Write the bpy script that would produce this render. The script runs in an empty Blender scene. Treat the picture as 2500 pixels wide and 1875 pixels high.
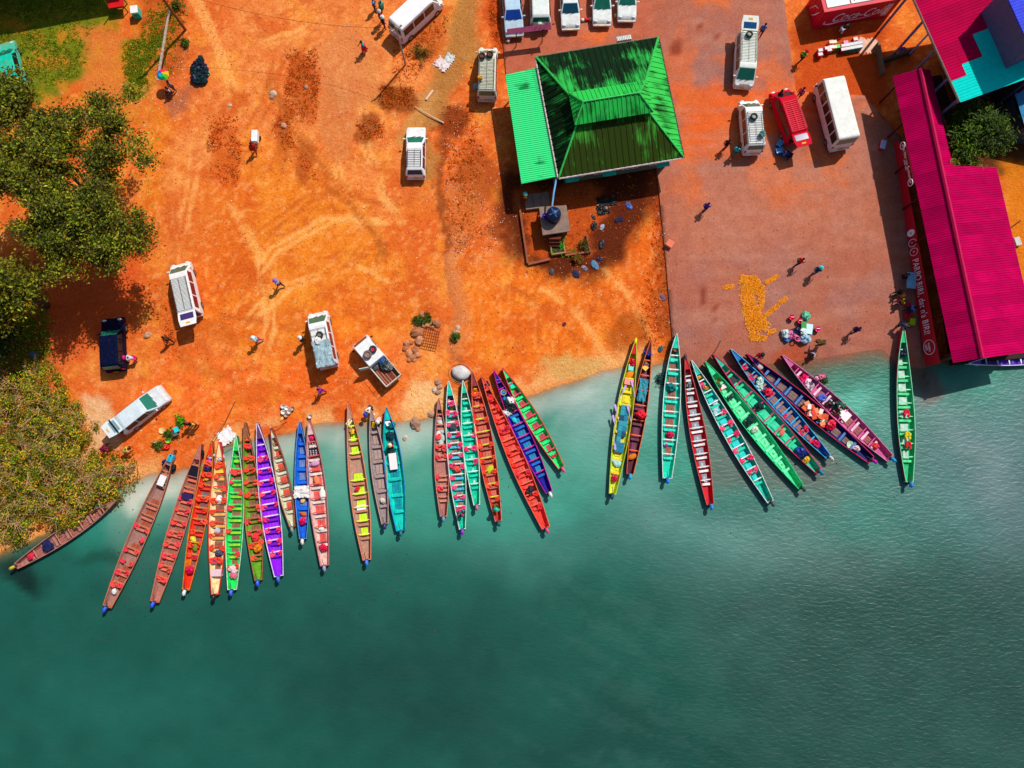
import bpy, bmesh, math, random
import numpy as np
from mathutils import Vector, Matrix
random.seed(7)
rng = np.random.default_rng(7)
scene = bpy.context.scene
col = scene.collection
R = math.radians

# ------------------------------------------------------------------ camera, sky, sun, exposure
CAM_H = 64.0
FPX = 1853.0                      # focal length in pixels of the 2500 px wide photograph
TILT = math.atan(243.0 / FPX)     # the camera looks almost straight down, a little to the north
cd = bpy.data.cameras.new('camera')
cd.sensor_width = 36.0
cd.lens = 36.0 * FPX / 2500.0
cd.clip_start = 0.5
cd.clip_end = 3000.0
cam = bpy.data.objects.new('camera', cd)
col.objects.link(cam)
cam.location = (0, 0, CAM_H)
cam.rotation_euler = (TILT, 0, 0)
scene.camera = cam

SUN_EL = R(53.0)
SUN_AZ = math.atan2(0.62, 0.78)   # clockwise from north (+Y)
world = bpy.data.worlds.new('World')
scene.world = world
world.use_nodes = True
wn = world.node_tree
wn.nodes.clear()
wo = wn.nodes.new('ShaderNodeOutputWorld')
bg = wn.nodes.new('ShaderNodeBackground')
sky = wn.nodes.new('ShaderNodeTexSky')
sky.sky_type = 'NISHITA'
sky.sun_disc = False
sky.sun_elevation = SUN_EL
sky.sun_rotation = SUN_AZ
sky.air_density = 1.0
sky.dust_density = 1.5
bg.inputs['Strength'].default_value = 0.08
wn.links.new(sky.outputs[0], bg.inputs[0])
wn.links.new(bg.outputs[0], wo.inputs[0])
sd = bpy.data.lights.new('sun', 'SUN')
sd.energy = 4.05
sd.angle = R(0.5)
sd.color = (1.0, 0.95, 0.87)
sun = bpy.data.objects.new('sun', sd)
col.objects.link(sun)
sdir = Vector((-math.sin(SUN_AZ) * math.cos(SUN_EL), -math.cos(SUN_AZ) * math.cos(SUN_EL), -math.sin(SUN_EL)))
sun.rotation_euler = sdir.to_track_quat('-Z', 'Y').to_euler()
sun.location = (20, 25, 60)
vs = scene.view_settings
vs.view_transform = 'Standard'
vs.look = 'None'
vs.exposure = 0.0
vs.gamma = 1.0

# ------------------------------------------------------------------ measuring: photograph pixel -> place
CT, ST = math.cos(TILT), math.sin(TILT)
WL = -0.5                          # water level; the dirt lot behind the bank is about 0
def P(px, py, z=0.0):
    dx, dy = (px - 1250.0) / FPX, -(py - 937.5) / FPX
    y, zz = dy * CT + ST, dy * ST - CT
    t = (z - CAM_H) / zz
    return Vector((dx * t, y * t, z))
def PX(x, y, z=0.0):               # numpy: place -> photograph pixel
    dz = z - CAM_H
    cy = y * CT + dz * ST
    cz = -y * ST + dz * CT
    return 1250.0 + FPX * x / -cz, 937.5 - FPX * cy / -cz
SHORE = [(-900, 1600), (-200, 1420), (0, 1345), (110, 1300), (200, 1250), (290, 1178), (380, 1165), (480, 1137), (560, 1090), (680, 1060),
         (790, 1037), (905, 1030), (985, 1030), (1075, 1008), (1180, 985), (1290, 960), (1410, 925), (1515, 903), (1600, 878),
         (1660, 872), (1900, 862), (2000, 850), (2150, 826), (2200, 870), (2300, 880), (2500, 865), (2800, 850), (3600, 800)]
_sp = [P(a, b, WL) for a, b in SHORE]
SX = np.array([p.x for p in _sp]); SY = np.array([p.y for p in _sp])
def vnoise(x, y, s, seed=0):
    x = np.asarray(x, float) / s; y = np.asarray(y, float) / s
    xi, yi = np.floor(x).astype(np.int64), np.floor(y).astype(np.int64)
    fx, fy = x - xi, y - yi
    fx = fx * fx * (3 - 2 * fx); fy = fy * fy * (3 - 2 * fy)
    def h(a, b):
        n = (a * 374761393 + b * 668265263 + seed * 1442695041) & 0x7fffffff
        n = ((n ^ (n >> 13)) * 1274126177) & 0x7fffffff
        n = n ^ (n >> 16)
        return (n & 0xffff) / 65535.0
    return (h(xi, yi) * (1 - fx) + h(xi + 1, yi) * fx) * (1 - fy) + (h(xi, yi + 1) * (1 - fx) + h(xi + 1, yi + 1) * fx) * fy
def fbm(x, y, s, seed=0, o=4):
    t, a, n = 0, 1.0, 0
    for k in range(o):
        t = t + a * vnoise(x, y, s / 2 ** k, seed + k * 17); n += a; a *= 0.55
    return t / n
def gzn(x, y):
    d = (y - np.interp(x, SX, SY)) * 0.93 + (fbm(x, y, 3.0, 5, 3) - 0.5) * 1.6
    up = 0.5 * (1 - np.exp(-np.maximum(d, 0) / 4.0)) + (fbm(x, y, 4.0, 9, 3) - 0.5) * 0.10 * np.clip(d / 3, 0, 1)
    dn = np.maximum(np.minimum(d, 0) * 0.16, -3.0)
    return WL + up + dn
def gz(x, y):
    return float(gzn(np.array([x]), np.array([y]))[0])
PAVE = [(1212, -60), (1905, -60), (1942, 225), (2110, 235), (2200, 340), (2275, 960), (1662, 960), (1645, 850), (1607, 455), (1600, 400), (1290, 445), (1236, 190)]
PAVEW = [(P(a, b).x, P(a, b).y) for a, b in PAVE]
def inpave(x, y):
    c = False; n = len(PAVEW)
    for i in range(n):
        x0, y0 = PAVEW[i]; x1, y1 = PAVEW[i - 1]
        if (y0 > y) != (y1 > y) and x < (x1 - x0) * (y - y0) / (y1 - y0) + x0: c = not c
    return c
def surf(x, y):
    z = gz(x, y)
    return z + 0.13 if inpave(x, y) else z
def G(px, py, dz=0.0):             # pixel -> point on the ground
    z = 0.0
    for _ in range(4):
        p = P(px, py, z + dz); z = max(surf(p.x, p.y), WL)
    return Vector((p.x, p.y, z))

# ------------------------------------------------------------------ materials
def lin(c):
    return tuple(((v / 255.0) / 12.92 if v / 255.0 <= 0.04045 else ((v / 255.0 + 0.055) / 1.055) ** 2.4) for v in c)
_mc = {}
def mat(c, rough=0.65, metal=0.0, var=0.18, scale=2.5, bump=0.0, coat=0.0, key=''):
    k = (tuple(c), rough, metal, var, scale, bump, coat, key)
    if k in _mc: return _mc[k]
    m = bpy.data.materials.new('paint_%d' % len(_mc)); m.use_nodes = True
    nt = m.node_tree; b = nt.nodes['Principled BSDF']
    l = lin(c)
    b.inputs['Roughness'].default_value = rough
    b.inputs['Metallic'].default_value = metal
    b.inputs['Specular IOR Level'].default_value = 0.5 if key == 'glass' else (0.02 if key.startswith('sheet') else 0.25)
    if coat: b.inputs['Coat Weight'].default_value = coat; b.inputs['Coat Roughness'].default_value = 0.25
    if var > 0:
        geo = nt.nodes.new('ShaderNodeNewGeometry')
        tx = nt.nodes.new('ShaderNodeTexNoise'); tx.inputs['Scale'].default_value = scale; tx.inputs['Detail'].default_value = 6; tx.inputs['Roughness'].default_value = 0.65
        mr = nt.nodes.new('ShaderNodeMapRange'); mr.inputs[1].default_value = 0.3; mr.inputs[2].default_value = 0.7
        mr.inputs[3].default_value = 1 - var; mr.inputs[4].default_value = 1 + var * 0.5
        mx = nt.nodes.new('ShaderNodeVectorMath'); mx.operation = 'SCALE'; mx.inputs[0].default_value = l
        nt.links.new(geo.outputs['Position'], tx.inputs['Vector'])
        nt.links.new(tx.outputs['Fac'], mr.inputs[0]); nt.links.new(mr.outputs[0], mx.inputs['Scale'])
        nt.links.new(mx.outputs[0], b.inputs['Base Color'])
        if bump:
            bp = nt.nodes.new('ShaderNodeBump'); bp.inputs['Strength'].default_value = bump; bp.inputs['Distance'].default_value = 0.05
            nt.links.new(tx.outputs['Fac'], bp.inputs['Height']); nt.links.new(bp.outputs[0], b.inputs['Normal'])
    else:
        b.inputs['Base Color'].default_value = (*l, 1)
    _mc[k] = m
    return m
def wood(c): return mat(tuple(min(255, int(v * 1.13)) for v in c), 0.75, var=0.34, scale=5.0, bump=0.2)
def paint(c): return mat(c, 0.55, var=0.42, scale=3.2)
def cloth(c): return mat(c, 0.9, var=0.25, scale=9.0)
def plastic(c): return mat(c, 0.35, var=0.08, scale=6.0)
def carpaint(c):
    k = ('car', tuple(c))
    if k in _mc: return _mc[k]
    m = mat(c, 0.5, var=0.12, scale=1.5, key='sheetcar'); nt = m.node_tree; b = nt.nodes['Principled BSDF']
    src = b.inputs['Base Color'].links[0].from_socket; geo = nt.nodes['Geometry']
    tx = nt.nodes.new('ShaderNodeTexNoise'); tx.inputs['Scale'].default_value = 3.5; tx.inputs['Detail'].default_value = 7; nt.links.new(geo.outputs['Position'], tx.inputs['Vector'])
    sp = nt.nodes.new('ShaderNodeSeparateXYZ'); nt.links.new(geo.outputs['Position'], sp.inputs[0])
    hz = nt.nodes.new('ShaderNodeMapRange'); hz.inputs[1].default_value = 1.3; hz.inputs[2].default_value = 0.3; hz.inputs[3].default_value = 0.0; hz.inputs[4].default_value = 0.35; nt.links.new(sp.outputs[2], hz.inputs[0])
    ad = nt.nodes.new('ShaderNodeMath'); ad.operation = 'ADD'; nt.links.new(tx.outputs['Fac'], ad.inputs[0]); nt.links.new(hz.outputs[0], ad.inputs[1])
    mr = nt.nodes.new('ShaderNodeMapRange'); mr.inputs[1].default_value = 0.5; mr.inputs[2].default_value = 1.1; mr.inputs[3].default_value = 0.0; mr.inputs[4].default_value = 0.5 if sum(c) > 350 else 0.06; nt.links.new(ad.outputs[0], mr.inputs[0])
    mx = nt.nodes.new('ShaderNodeMix'); mx.data_type = 'RGBA'; mx.inputs[7].default_value = (*lin((196, 110, 60)), 1)   # road dust
    nt.links.new(mr.outputs[0], mx.inputs[0]); nt.links.new(src, mx.inputs[6]); nt.links.new(mx.outputs[2], b.inputs['Base Color'])
    _mc[k] = m
    return m
GLASS = mat((26, 112, 92), 0.08, var=0.3, scale=1.2, key='glass')
DGLASS = mat((22, 24, 30), 0.1, var=0.3, scale=1.2, key='glass')
RUBBER = mat((32, 30, 30), 0.8)
STEEL = mat((150, 150, 150), 0.4, metal=0.6)
DARK = mat((18, 15, 14), 0.8)

# ------------------------------------------------------------------ mesh helpers
class MB:
    def __init__(s): s.v = []; s.f = []
    def add(s, vs, fs, M=None):
        n = len(s.v)
        s.v += [tuple(M @ Vector(p)) for p in vs] if M is not None else [tuple(p) for p in vs]
        s.f += [tuple(i + n for i in f) for f in fs]
        return s
    def box(s, c, d, rz=0.0, M=None, ry=0.0, rx=0.0):
        a, b, h = d[0] / 2, d[1] / 2, d[2] / 2
        T = Matrix.Translation(c) @ Matrix.Rotation(rz, 4, 'Z') @ Matrix.Rotation(ry, 4, 'Y') @ Matrix.Rotation(rx, 4, 'X')
        if M is not None: T = M @ T
        return s.add([(-a, -b, -h), (a, -b, -h), (a, b, -h), (-a, b, -h), (-a, -b, h), (a, -b, h), (a, b, h), (-a, b, h)],
                     [(0, 3, 2, 1), (4, 5, 6, 7), (0, 1, 5, 4), (1, 2, 6, 5), (2, 3, 7, 6), (3, 0, 4, 7)], T)
    def prism(s, poly, z0, z1):
        n = len(poly)
        return s.add([(x, y, z0) for x, y in poly] + [(x, y, z1) for x, y in poly],
                     [tuple(range(n - 1, -1, -1)), tuple(range(n, 2 * n))] + [(i, (i + 1) % n, n + (i + 1) % n, n + i) for i in range(n)])
    def slab(s, pts, t):           # polygon (counter-clockwise from its outer side) thickened inwards
        p = [Vector(q) for q in pts]; n = Vector((0, 0, 0))
        for i in range(len(p)): n += (p[i] - p[0]).cross(p[(i + 1) % len(p)] - p[0])
        n.normalize(); k = len(p)
        return s.add([*p, *[q - n * t for q in p]], [tuple(range(k)), tuple(range(2 * k - 1, k - 1, -1))] + [(i, k + i, k + (i + 1) % k, (i + 1) % k) for i in range(k)])
    def tube(s, pts, r, n=6, cap=True):
        pts = [Vector(p) for p in pts]; k = len(pts)
        rr = r if isinstance(r, (list, tuple)) else [r] * k
        vs = []; fs = []
        for i, p in enumerate(pts):
            d = (pts[min(i + 1, k - 1)] - pts[max(i - 1, 0)])
            d = d.normalized() if d.length > 1e-6 else Vector((0, 0, 1))
            a = d.orthogonal().normalized() if i == 0 else (a - d * a.dot(d)).normalized()
            b = d.cross(a)
            for j in range(n):
                t = 2 * math.pi * j / n
                vs.append(p + (a * math.cos(t) + b * math.sin(t)) * rr[i])
        for i in range(k - 1):
            for j in range(n): fs.append((i * n + j, i * n + (j + 1) % n, (i + 1) * n + (j + 1) % n, (i + 1) * n + j))
        if cap: fs += [tuple(range(n - 1, -1, -1)), tuple((k - 1) * n + j for j in range(n))]
        return s.add(vs, fs)
    def lathe(s, prof, c=(0, 0, 0), n=14, M=None):
        vs = []; fs = []; k = len(prof)
        for r, z in prof:
            for j in range(n):
                t = 2 * math.pi * j / n; vs.append((c[0] + r * math.cos(t), c[1] + r * math.sin(t), c[2] + z))
        for i in range(k - 1):
            for j in range(n): fs.append((i * n + j, i * n + (j + 1) % n, (i + 1) * n + (j + 1) % n, (i + 1) * n + j))
        fs += [tuple(range(n - 1, -1, -1)), tuple((k - 1) * n + j for j in range(n))]
        return s.add(vs, fs, M)
    def ell(s, c, r, nu=10, nv=7, noise=0.0, seed=0, M=None):
        rd = random.Random(seed); vs = [(c[0], c[1], c[2] - r[2])]; fs = []
        for i in range(1, nv):
            a = math.pi * i / nv - math.pi / 2
            for j in range(nu):
                t = 2 * math.pi * j / nu; q = 1 + noise * (rd.random() * 2 - 1)
                vs.append((c[0] + r[0] * q * math.cos(a) * math.cos(t), c[1] + r[1] * q * math.cos(a) * math.sin(t), c[2] + r[2] * q * math.sin(a)))
        vs.append((c[0], c[1], c[2] + r[2])); m = len(vs) - 1
        for j in range(nu): fs.append((0, 1 + (j + 1) % nu, 1 + j))
        for i in range(nv - 2):
            for j in range(nu): fs.append((1 + i * nu + j, 1 + i * nu + (j + 1) % nu, 1 + (i + 1) * nu + (j + 1) % nu, 1 + (i + 1) * nu + j))
        for j in range(nu): fs.append((m, m - nu + j, m - nu + (j + 1) % nu))
        return s.add(vs, fs, M)
    def mesh(s, name, m=None, smooth=False, bevel=0.0):
        me = bpy.data.meshes.new(name); me.from_pydata(s.v, [], s.f)
        if bevel:
            bm = bmesh.new(); bm.from_mesh(me)
            es = [e for e in bm.edges if len(e.link_faces) == 2 and e.calc_face_angle(0) > 0.5]
            bmesh.ops.bevel(bm, geom=es, offset=bevel, segments=2, profile=0.6, affect='EDGES')
            bm.to_mesh(me); bm.free()
        if m: me.materials.append(m)
        if smooth: me.polygons.foreach_set('use_smooth', [True] * len(me.polygons))
        me.update()
        return me
def link(name, me, parent=None, loc=None, rot=None, scale=None, m=None):
    o = bpy.data.objects.new(name, me); col.objects.link(o)
    if parent is not None: o.parent = parent
    if loc is not None: o.location = loc
    if rot is not None: o.rotation_euler = rot
    if scale is not None: o.scale = scale if not isinstance(scale, (int, float)) else (scale,) * 3
    if m is not None and me is not None:
        o.material_slots[0].link = 'OBJECT'; o.material_slots[0].material = m
    return o
def obj(name, mb, m, parent=None, loc=None, rot=None, smooth=False, bevel=0.0):
    return link(name, mb.mesh(name, m, smooth, bevel), parent, loc, rot)
def tag(o, label, cat, group=None):
    o['label'] = label; o['category'] = cat
    if group: o['group'] = group
    return o
def thing(name, label, cat, loc=(0, 0, 0), rz=0.0, group=None, rot=None):
    o = bpy.data.objects.new(name, None); col.objects.link(o)
    o.empty_display_size = 0.2
    o.location = loc; o.rotation_euler = rot if rot is not None else (0, 0, rz)
    return tag(o, label, cat, group)
def struct(name, me, kind='structure'):
    o = link(name, me); o['kind'] = kind
    return o
def heading(px, py, v, z=0.0):
    a, b = P(px, py, z), P(px + v[0], py + v[1], z)
    return math.atan2(b.y - a.y, b.x - a.x)
_fc = {}
def textmesh(s, size, shear=0.0, depth=0.006):
    k = (s, size, shear)
    if k in _fc: return _fc[k]
    c = bpy.data.curves.new('lettering', 'FONT'); c.body = s; c.size = size; c.shear = shear; c.extrude = depth
    c.align_x = 'CENTER'; c.align_y = 'CENTER'; c.resolution_u = 3
    o = bpy.data.objects.new('tmp', c); col.objects.link(o)
    dg = bpy.context.evaluated_depsgraph_get()
    me = bpy.data.meshes.new_from_object(o.evaluated_get(dg))
    bpy.data.objects.remove(o); me.name = 'lettering'
    me.materials.clear(); me.materials.append(mat((240, 240, 240), 0.6))
    _fc[k] = me
    return me

# ------------------------------------------------------------------ ground, pavement and water
def smooth01(t):
    t = np.clip(t, 0, 1); return t * t * (3 - 2 * t)
def polymask(x, y, poly, soft):
    n = len(poly); d = np.full(x.shape, 1e9); ins = np.zeros(x.shape, bool)
    for i in range(n):
        ax, ay = poly[i]; bx, by = poly[(i + 1) % n]
        ex, ey = bx - ax, by - ay
        t = np.clip(((x - ax) * ex + (y - ay) * ey) / (ex * ex + ey * ey + 1e-9), 0, 1)
        d = np.minimum(d, np.hypot(x - ax - t * ex, y - ay - t * ey))
        c = (ay > y) != (by > y)
        with np.errstate(divide='ignore', invalid='ignore'):
            ins ^= c & (x < ex * (y - ay) / (ey if abs(ey) > 1e-9 else 1e-9) + ax)
    s = np.where(ins, d, -d)
    return smooth01(s / (2 * soft) + 0.5)
def linemask(x, y, line, w, soft):
    d = np.full(x.shape, 1e9)
    for (ax, ay), (bx, by) in zip(line[:-1], line[1:]):
        ex, ey = bx - ax, by - ay
        t = np.clip(((x - ax) * ex + (y - ay) * ey) / (ex * ex + ey * ey + 1e-9), 0, 1)
        d = np.minimum(d, np.hypot(x - ax - t * ex, y - ay - t * ey))
    return smooth01((w - d) / (2 * soft) + 0.5)
def ellmask(x, y, cx, cy, rx, ry, soft=0.4):
    return smooth01((1 - np.hypot((x - cx) / rx, (y - cy) / ry)) / soft)
def gridmesh(name, xs, ys, zf):
    X, Y = np.meshgrid(xs, ys); nx, ny = len(xs), len(ys)
    Z = zf(X.ravel(), Y.ravel())
    co = np.stack([X.ravel(), Y.ravel(), Z], 1)
    i = (np.arange(ny - 1)[:, None] * nx + np.arange(nx - 1)[None, :]).ravel()
    q = np.stack([i, i + 1, i + nx + 1, i + nx], 1)
    me = bpy.data.meshes.new(name)
    me.vertices.add(len(co)); me.vertices.foreach_set('co', co.ravel().astype(np.float32))
    me.loops.add(q.size); me.loops.foreach_set('vertex_index', q.ravel().astype(np.int32))
    me.polygons.add(len(q)); me.polygons.foreach_set('loop_start', np.arange(0, q.size, 4, dtype=np.int32))
    me.polygons.foreach_set('loop_total', np.full(len(q), 4, np.int32))
    me.polygons.foreach_set('use_smooth', np.ones(len(q), bool))
    me.update(); me.validate()
    return me, co
def setcol(me, rgb, name='tone', alpha=None):
    a = me.color_attributes.new(name, 'FLOAT_COLOR', 'POINT')
    al = np.ones((len(rgb), 1)) if alpha is None else alpha.reshape(-1, 1)
    a.data.foreach_set('color', np.concatenate([rgb, al], 1).astype(np.float32).ravel())
def far(lo, hi, st, outer):
    return np.concatenate([-np.array(outer[::-1]) + lo * 0 , np.arange(lo, hi + 1e-6, st), np.array(outer)])
gx = far(-56, 56, 0.25, [70, 110, 250, 900]); gy = np.concatenate([[-900, -250, -110, -60, -35], np.arange(-22, 60.01, 0.25), [75, 110, 250, 900]])
gme, gco = gridmesh('ground', gx, gy, gzn)
gpx, gpy = PX(gco[:, 0], gco[:, 1], 0.0)
gpx = np.clip(gpx, -3000, 6000); gpy = np.clip(gpy, -3000, 6000)
wx = gpx + (fbm(gpx, gpy, 70, 31) - 0.5) * 70 + (fbm(gpx, gpy, 16, 77) - 0.5) * 22
wy = gpy + (fbm(gpx, gpy, 70, 57) - 0.5) * 70 + (fbm(gpx, gpy, 16, 91) - 0.5) * 22
rgb = np.tile(np.array(lin((218, 106, 50))), (len(gco), 1))
def over(m, c, f=1.0):
    global rgb
    m = (m * f).reshape(-1, 1); rgb = rgb * (1 - m) + np.array(lin(c)) * m
big = fbm(gpx, gpy, 240, 3)
over(smooth01((big - 0.42) / 0.2), (226, 132, 78), 0.8)
over(polymask(wx, wy, [(380, 290), (520, 300), (560, 520), (520, 700), (420, 650), (370, 450)], 50), (228, 142, 88), 0.7)
over(polymask(wx, wy, [(600, 330), (720, 380), (960, 560), (1000, 780), (900, 850), (620, 900), (470, 760), (500, 520)], 60), (226, 126, 40), 0.9)
over(polymask(wx, wy, [(360, 250), (420, 250), (400, 560), (350, 600)], 25), (222, 122, 30), 0.8)
over(polymask(wx, wy, [(1080, 620), (1230, 640), (1400, 680), (1560, 480), (1640, 860), (1400, 900), (1100, 900)], 40), (230, 116, 34), 0.9)
over(polymask(wx, wy, [(440, 860), (1000, 900), (980, 1010), (700, 1045), (430, 1130), (300, 1160), (300, 980)], 40), (234, 104, 38), 0.8)
over(polymask(wx, wy, [(460, -80), (1180, -80), (1020, 260), (860, 330), (700, 330), (500, 300)], 60), (226, 136, 84), 0.6)
# trodden yellow streaks and darker dirt
st = fbm(gpx * 0.5 + gpy * 0.9, gpx * 1.2 - gpy * 0.4, 60, 12)
over(smooth01((st - 0.55) / 0.14), (234, 152, 62), 0.45)
st2 = fbm(gpx * 0.9 - gpy * 0.5, gpx * 0.3 + gpy * 1.4, 40, 44)
over(smooth01((st2 - 0.58) / 0.12), (196, 82, 30), 0.5)
st3 = fbm(gpx * 0.8 - gpy * 0.3, gpx * 0.2 + gpy * 1.0, 130, 203)
over(smooth01((st3 - 0.5) / 0.16), (212, 92, 34), 0.6)
speck = fbm(gpx, gpy, 9, 88, 2)
over(smooth01((speck - 0.62) / 0.12), (236, 160, 108), 0.5)
over(smooth01((0.36 - speck) / 0.12), (178, 78, 32), 0.35)
# wheel tracks, footpaths and run-off lines worn into the lot
tx_ = gpx + (fbm(gpx, gpy, 90, 131) - 0.5) * 30; ty_ = gpy + (fbm(gpx, gpy, 90, 157) - 0.5) * 30
for k, ln in enumerate([[(470, -20), (520, 100), (560, 200), (575, 270)], [(520, 720), (640, 560), (760, 480), (900, 470)], [(560, 760), (680, 600), (800, 530), (940, 540)], [(700, 330), (780, 420), (860, 480), (960, 500), (1060, 470)],
        [(880, 260), (900, 360), (930, 470), (1000, 560)], [(480, 650), (470, 800), (520, 900)], [(830, 150), (840, 280), (800, 350), (830, 440)], [(1250, 700), (1330, 740), (1420, 850)], [(1330, 700), (1400, 760), (1480, 870)], [(1420, 690), (1490, 750), (1550, 860)],
        [(1470, 650), (1540, 720), (1590, 820)], [(1000, 650), (1050, 750), (1080, 850)], [(500, 300), (470, 420), (450, 560)], [(420, 480), (440, 640), (420, 760)], [(640, 110), (760, 60), (900, 70)], [(610, 20), (680, 150), (650, 250), (600, 330)],
        [(600, 800), (700, 700), (860, 640), (960, 690)], [(430, 700), (560, 780), (700, 800), (860, 760)], [(560, 500), (640, 620), (660, 800), (620, 940)], [(760, 100), (720, 180), (690, 330), (760, 460)]]):
    for o_ in (-9, 9):
        m_ = linemask(tx_ + o_, ty_ + o_ * 0.5, ln, 5.0, 3.4) * smooth01((fbm(gpx, gpy, 60, 300 + k) - 0.3) / 0.25)
        over(m_, [(240, 172, 112), (190, 84, 30)][k % 2], 0.7 if k % 2 == 0 else 0.55)
for k in range(46):                # fine rills fanning down to the bank
    x0 = 1130 + k * 11; a_ = -0.25 + 0.9 * (k / 46)
    ln = [(x0, 660 + 30 * math.sin(k)), (x0 + 60 * a_ + 8 * math.sin(k * 2.1), 760), (x0 + 130 * a_, 850 + 20 * math.sin(k * 1.7))]
    over(linemask(tx_, ty_, ln, 1.6, 2.2) * smooth01((fbm(gpx, gpy, 40, 400 + k) - 0.35) / 0.2), [(196, 84, 24), (240, 160, 90)][k % 2], 0.5)
for k in range(5):
    ln = [(600 + k * 6, 175 + 8 * k), (690 + k * 7, 290), (765 + k * 8, 385), (860 + 5 * k, 500), (925 + 3 * k, 570), (945 - 6 * k, 680)]
    over(linemask(tx_, ty_, ln, 2.2, 2.4) * smooth01((fbm(gpx, gpy, 30, 500 + k) - 0.32) / 0.2), (176, 84, 30) if k % 2 else (236, 150, 80), 0.6)
# weedy rust patches, gravel, stains
for cx, cy, rx, ry, c, f in [(735, 215, 46, 105, (176, 78, 28), 0.75), (545, 365, 48, 105, (196, 88, 32), 0.7), (582, 243, 38, 28, (196, 82, 26), 0.8),
        (965, 235, 60, 48, (130, 62, 20), 0.85), (900, 315, 40, 40, (140, 60, 22), 0.8), (1040, 70, 75, 95, (178, 84, 34), 0.7), (1095, 300, 45, 40, (130, 52, 18), 0.9),
        (1160, 430, 60, 90, (160, 72, 30), 0.75), (1120, 520, 60, 110, (196, 106, 58), 0.7), (850, 170, 110, 130, (206, 128, 92), 0.6), (820, 290, 60, 120, (196, 120, 84), 0.5),
        (690, 330, 26, 80, (170, 72, 26), 0.7), (745, 400, 26, 70, (168, 76, 32), 0.7), (600, 660, 40, 60, (196, 84, 30), 0.5), (520, 800, 60, 30, (190, 88, 34), 0.5), (1540, 800, 70, 60, (150, 70, 22), 0.6),
        (620, 960, 70, 40, (208, 92, 30), 0.6)]:
    over(ellmask(wx, wy, cx, cy, rx, ry), c, f)
over(linemask(wx, wy, [(1150, -50), (1135, 120), (1060, 230), (1010, 330), (1040, 400)], 34, 14), (166, 118, 72), 0.85)
over(linemask(wx, wy, [(1040, 240), (1000, 300), (980, 330)], 22, 10), (196, 140, 92), 0.8)
over(linemask(wx, wy, [(1210, -60), (1225, 80), (1235, 130)], 22, 8), (186, 72, 26), 0.9)
over(linemask(wx, wy, [(1085, 300), (1078, 420), (1080, 560), (1095, 680), (1110, 800), (1120, 890)], 9, 6), (130, 56, 22), 0.75)
over(linemask(wx, wy, [(1110, 560), (1105, 640), (1112, 760), (1125, 850)], 22, 12), (206, 122, 84), 0.8)
over(linemask(wx, wy, [(655, 190), (690, 290), (740, 360), (790, 430), (840, 500), (905, 560), (940, 640)], 6, 5), (168, 84, 34), 0.7)
over(linemask(wx, wy, [(415, 640), (400, 720), (395, 780), (440, 880), (520, 920)], 14, 10), (190, 92, 38), 0.5)
# litter ground round the water tank, darker and redder ground, paths
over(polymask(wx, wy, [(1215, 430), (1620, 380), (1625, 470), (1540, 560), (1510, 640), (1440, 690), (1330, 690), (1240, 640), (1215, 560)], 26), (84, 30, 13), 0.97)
over(polymask(wx, wy, [(1270, 470), (1470, 440), (1480, 520), (1420, 560), (1440, 620), (1270, 640)], 14), (196, 86, 34), 0.8)
over(linemask(wx, wy, [(1615, 460), (1628, 600), (1645, 760), (1652, 860)], 32, 16), (150, 62, 26), 0.75)
over(polymask(wx, wy, [(60, 600), (330, 560), (340, 760), (200, 880), (40, 900)], 40), (206, 80, 40), 0.8)
# green and olive ground
for poly, c, f in [([(-200, -200), (300, -200), (290, 60), (225, 80), (205, 190), (100, 260), (-200, 260)], (98, 118, 18), 0.95),
                   ([(300, 110), (400, 60), (395, 130), (340, 240), (300, 250)], (92, 128, 22), 0.9),
                   ([(340, -20), (430, -20), (460, 120), (420, 200), (380, 210)], (172, 74, 26), 0.8),
                   ([(200, 70), (300, 60), (310, 270), (230, 300), (190, 200)], (206, 118, 60), 0.8),
                   ([(395, 215), (470, 215), (460, 265), (400, 270)], (162, 92, 78), 0.8),
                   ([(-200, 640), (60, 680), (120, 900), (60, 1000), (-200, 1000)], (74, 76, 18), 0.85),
                   ([(-200, 980), (170, 950), (280, 1150), (240, 1240), (60, 1330), (-200, 1400)], (206, 118, 44), 0.9),
                   ([(188, 960), (272, 965), (278, 1090), (215, 1120)], (220, 172, 150), 0.95),
                   ([(1905, 80), (2160, 60), (2170, 250), (1945, 240)], (186, 70, 24), 0.9),
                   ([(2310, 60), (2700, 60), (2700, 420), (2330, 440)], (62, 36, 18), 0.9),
                   ([(2440, 400), (2700, 400), (2700, 900), (2470, 900)], (210, 120, 26), 0.9)]:
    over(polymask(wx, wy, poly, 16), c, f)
grassn = fbm(gpx, gpy, 30, 71)
over(polymask(wx, wy, [(-200, 60), (430, 20), (420, 290), (200, 330), (-200, 300)], 30) * smooth01((grassn - 0.52) / 0.1), (206, 128, 44), 0.6)
# shore line: paler washed sand, wet silt below the water
dsh = (gco[:, 1] - np.interp(gco[:, 0], SX, SY))
over(np.exp(-((dsh - 0.7) / 0.9) ** 2) * (gpx < 1660) * smooth01((fbm(gpx, gpy, 60, 8) - 0.35) / 0.2), (232, 170, 124), 0.85)
over(ellmask(wx, wy, 1040, 975, 85, 55), (236, 184, 144), 0.9)
over(ellmask(wx, wy, 1400, 890, 110, 40), (206, 160, 110), 0.8)
over(smooth01(-dsh / 1.2 + 0.2), (178, 140, 104), 0.9)
rgb = rgb * np.array([1.16, 1.13, 0.78])
setcol(gme, rgb)

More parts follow.
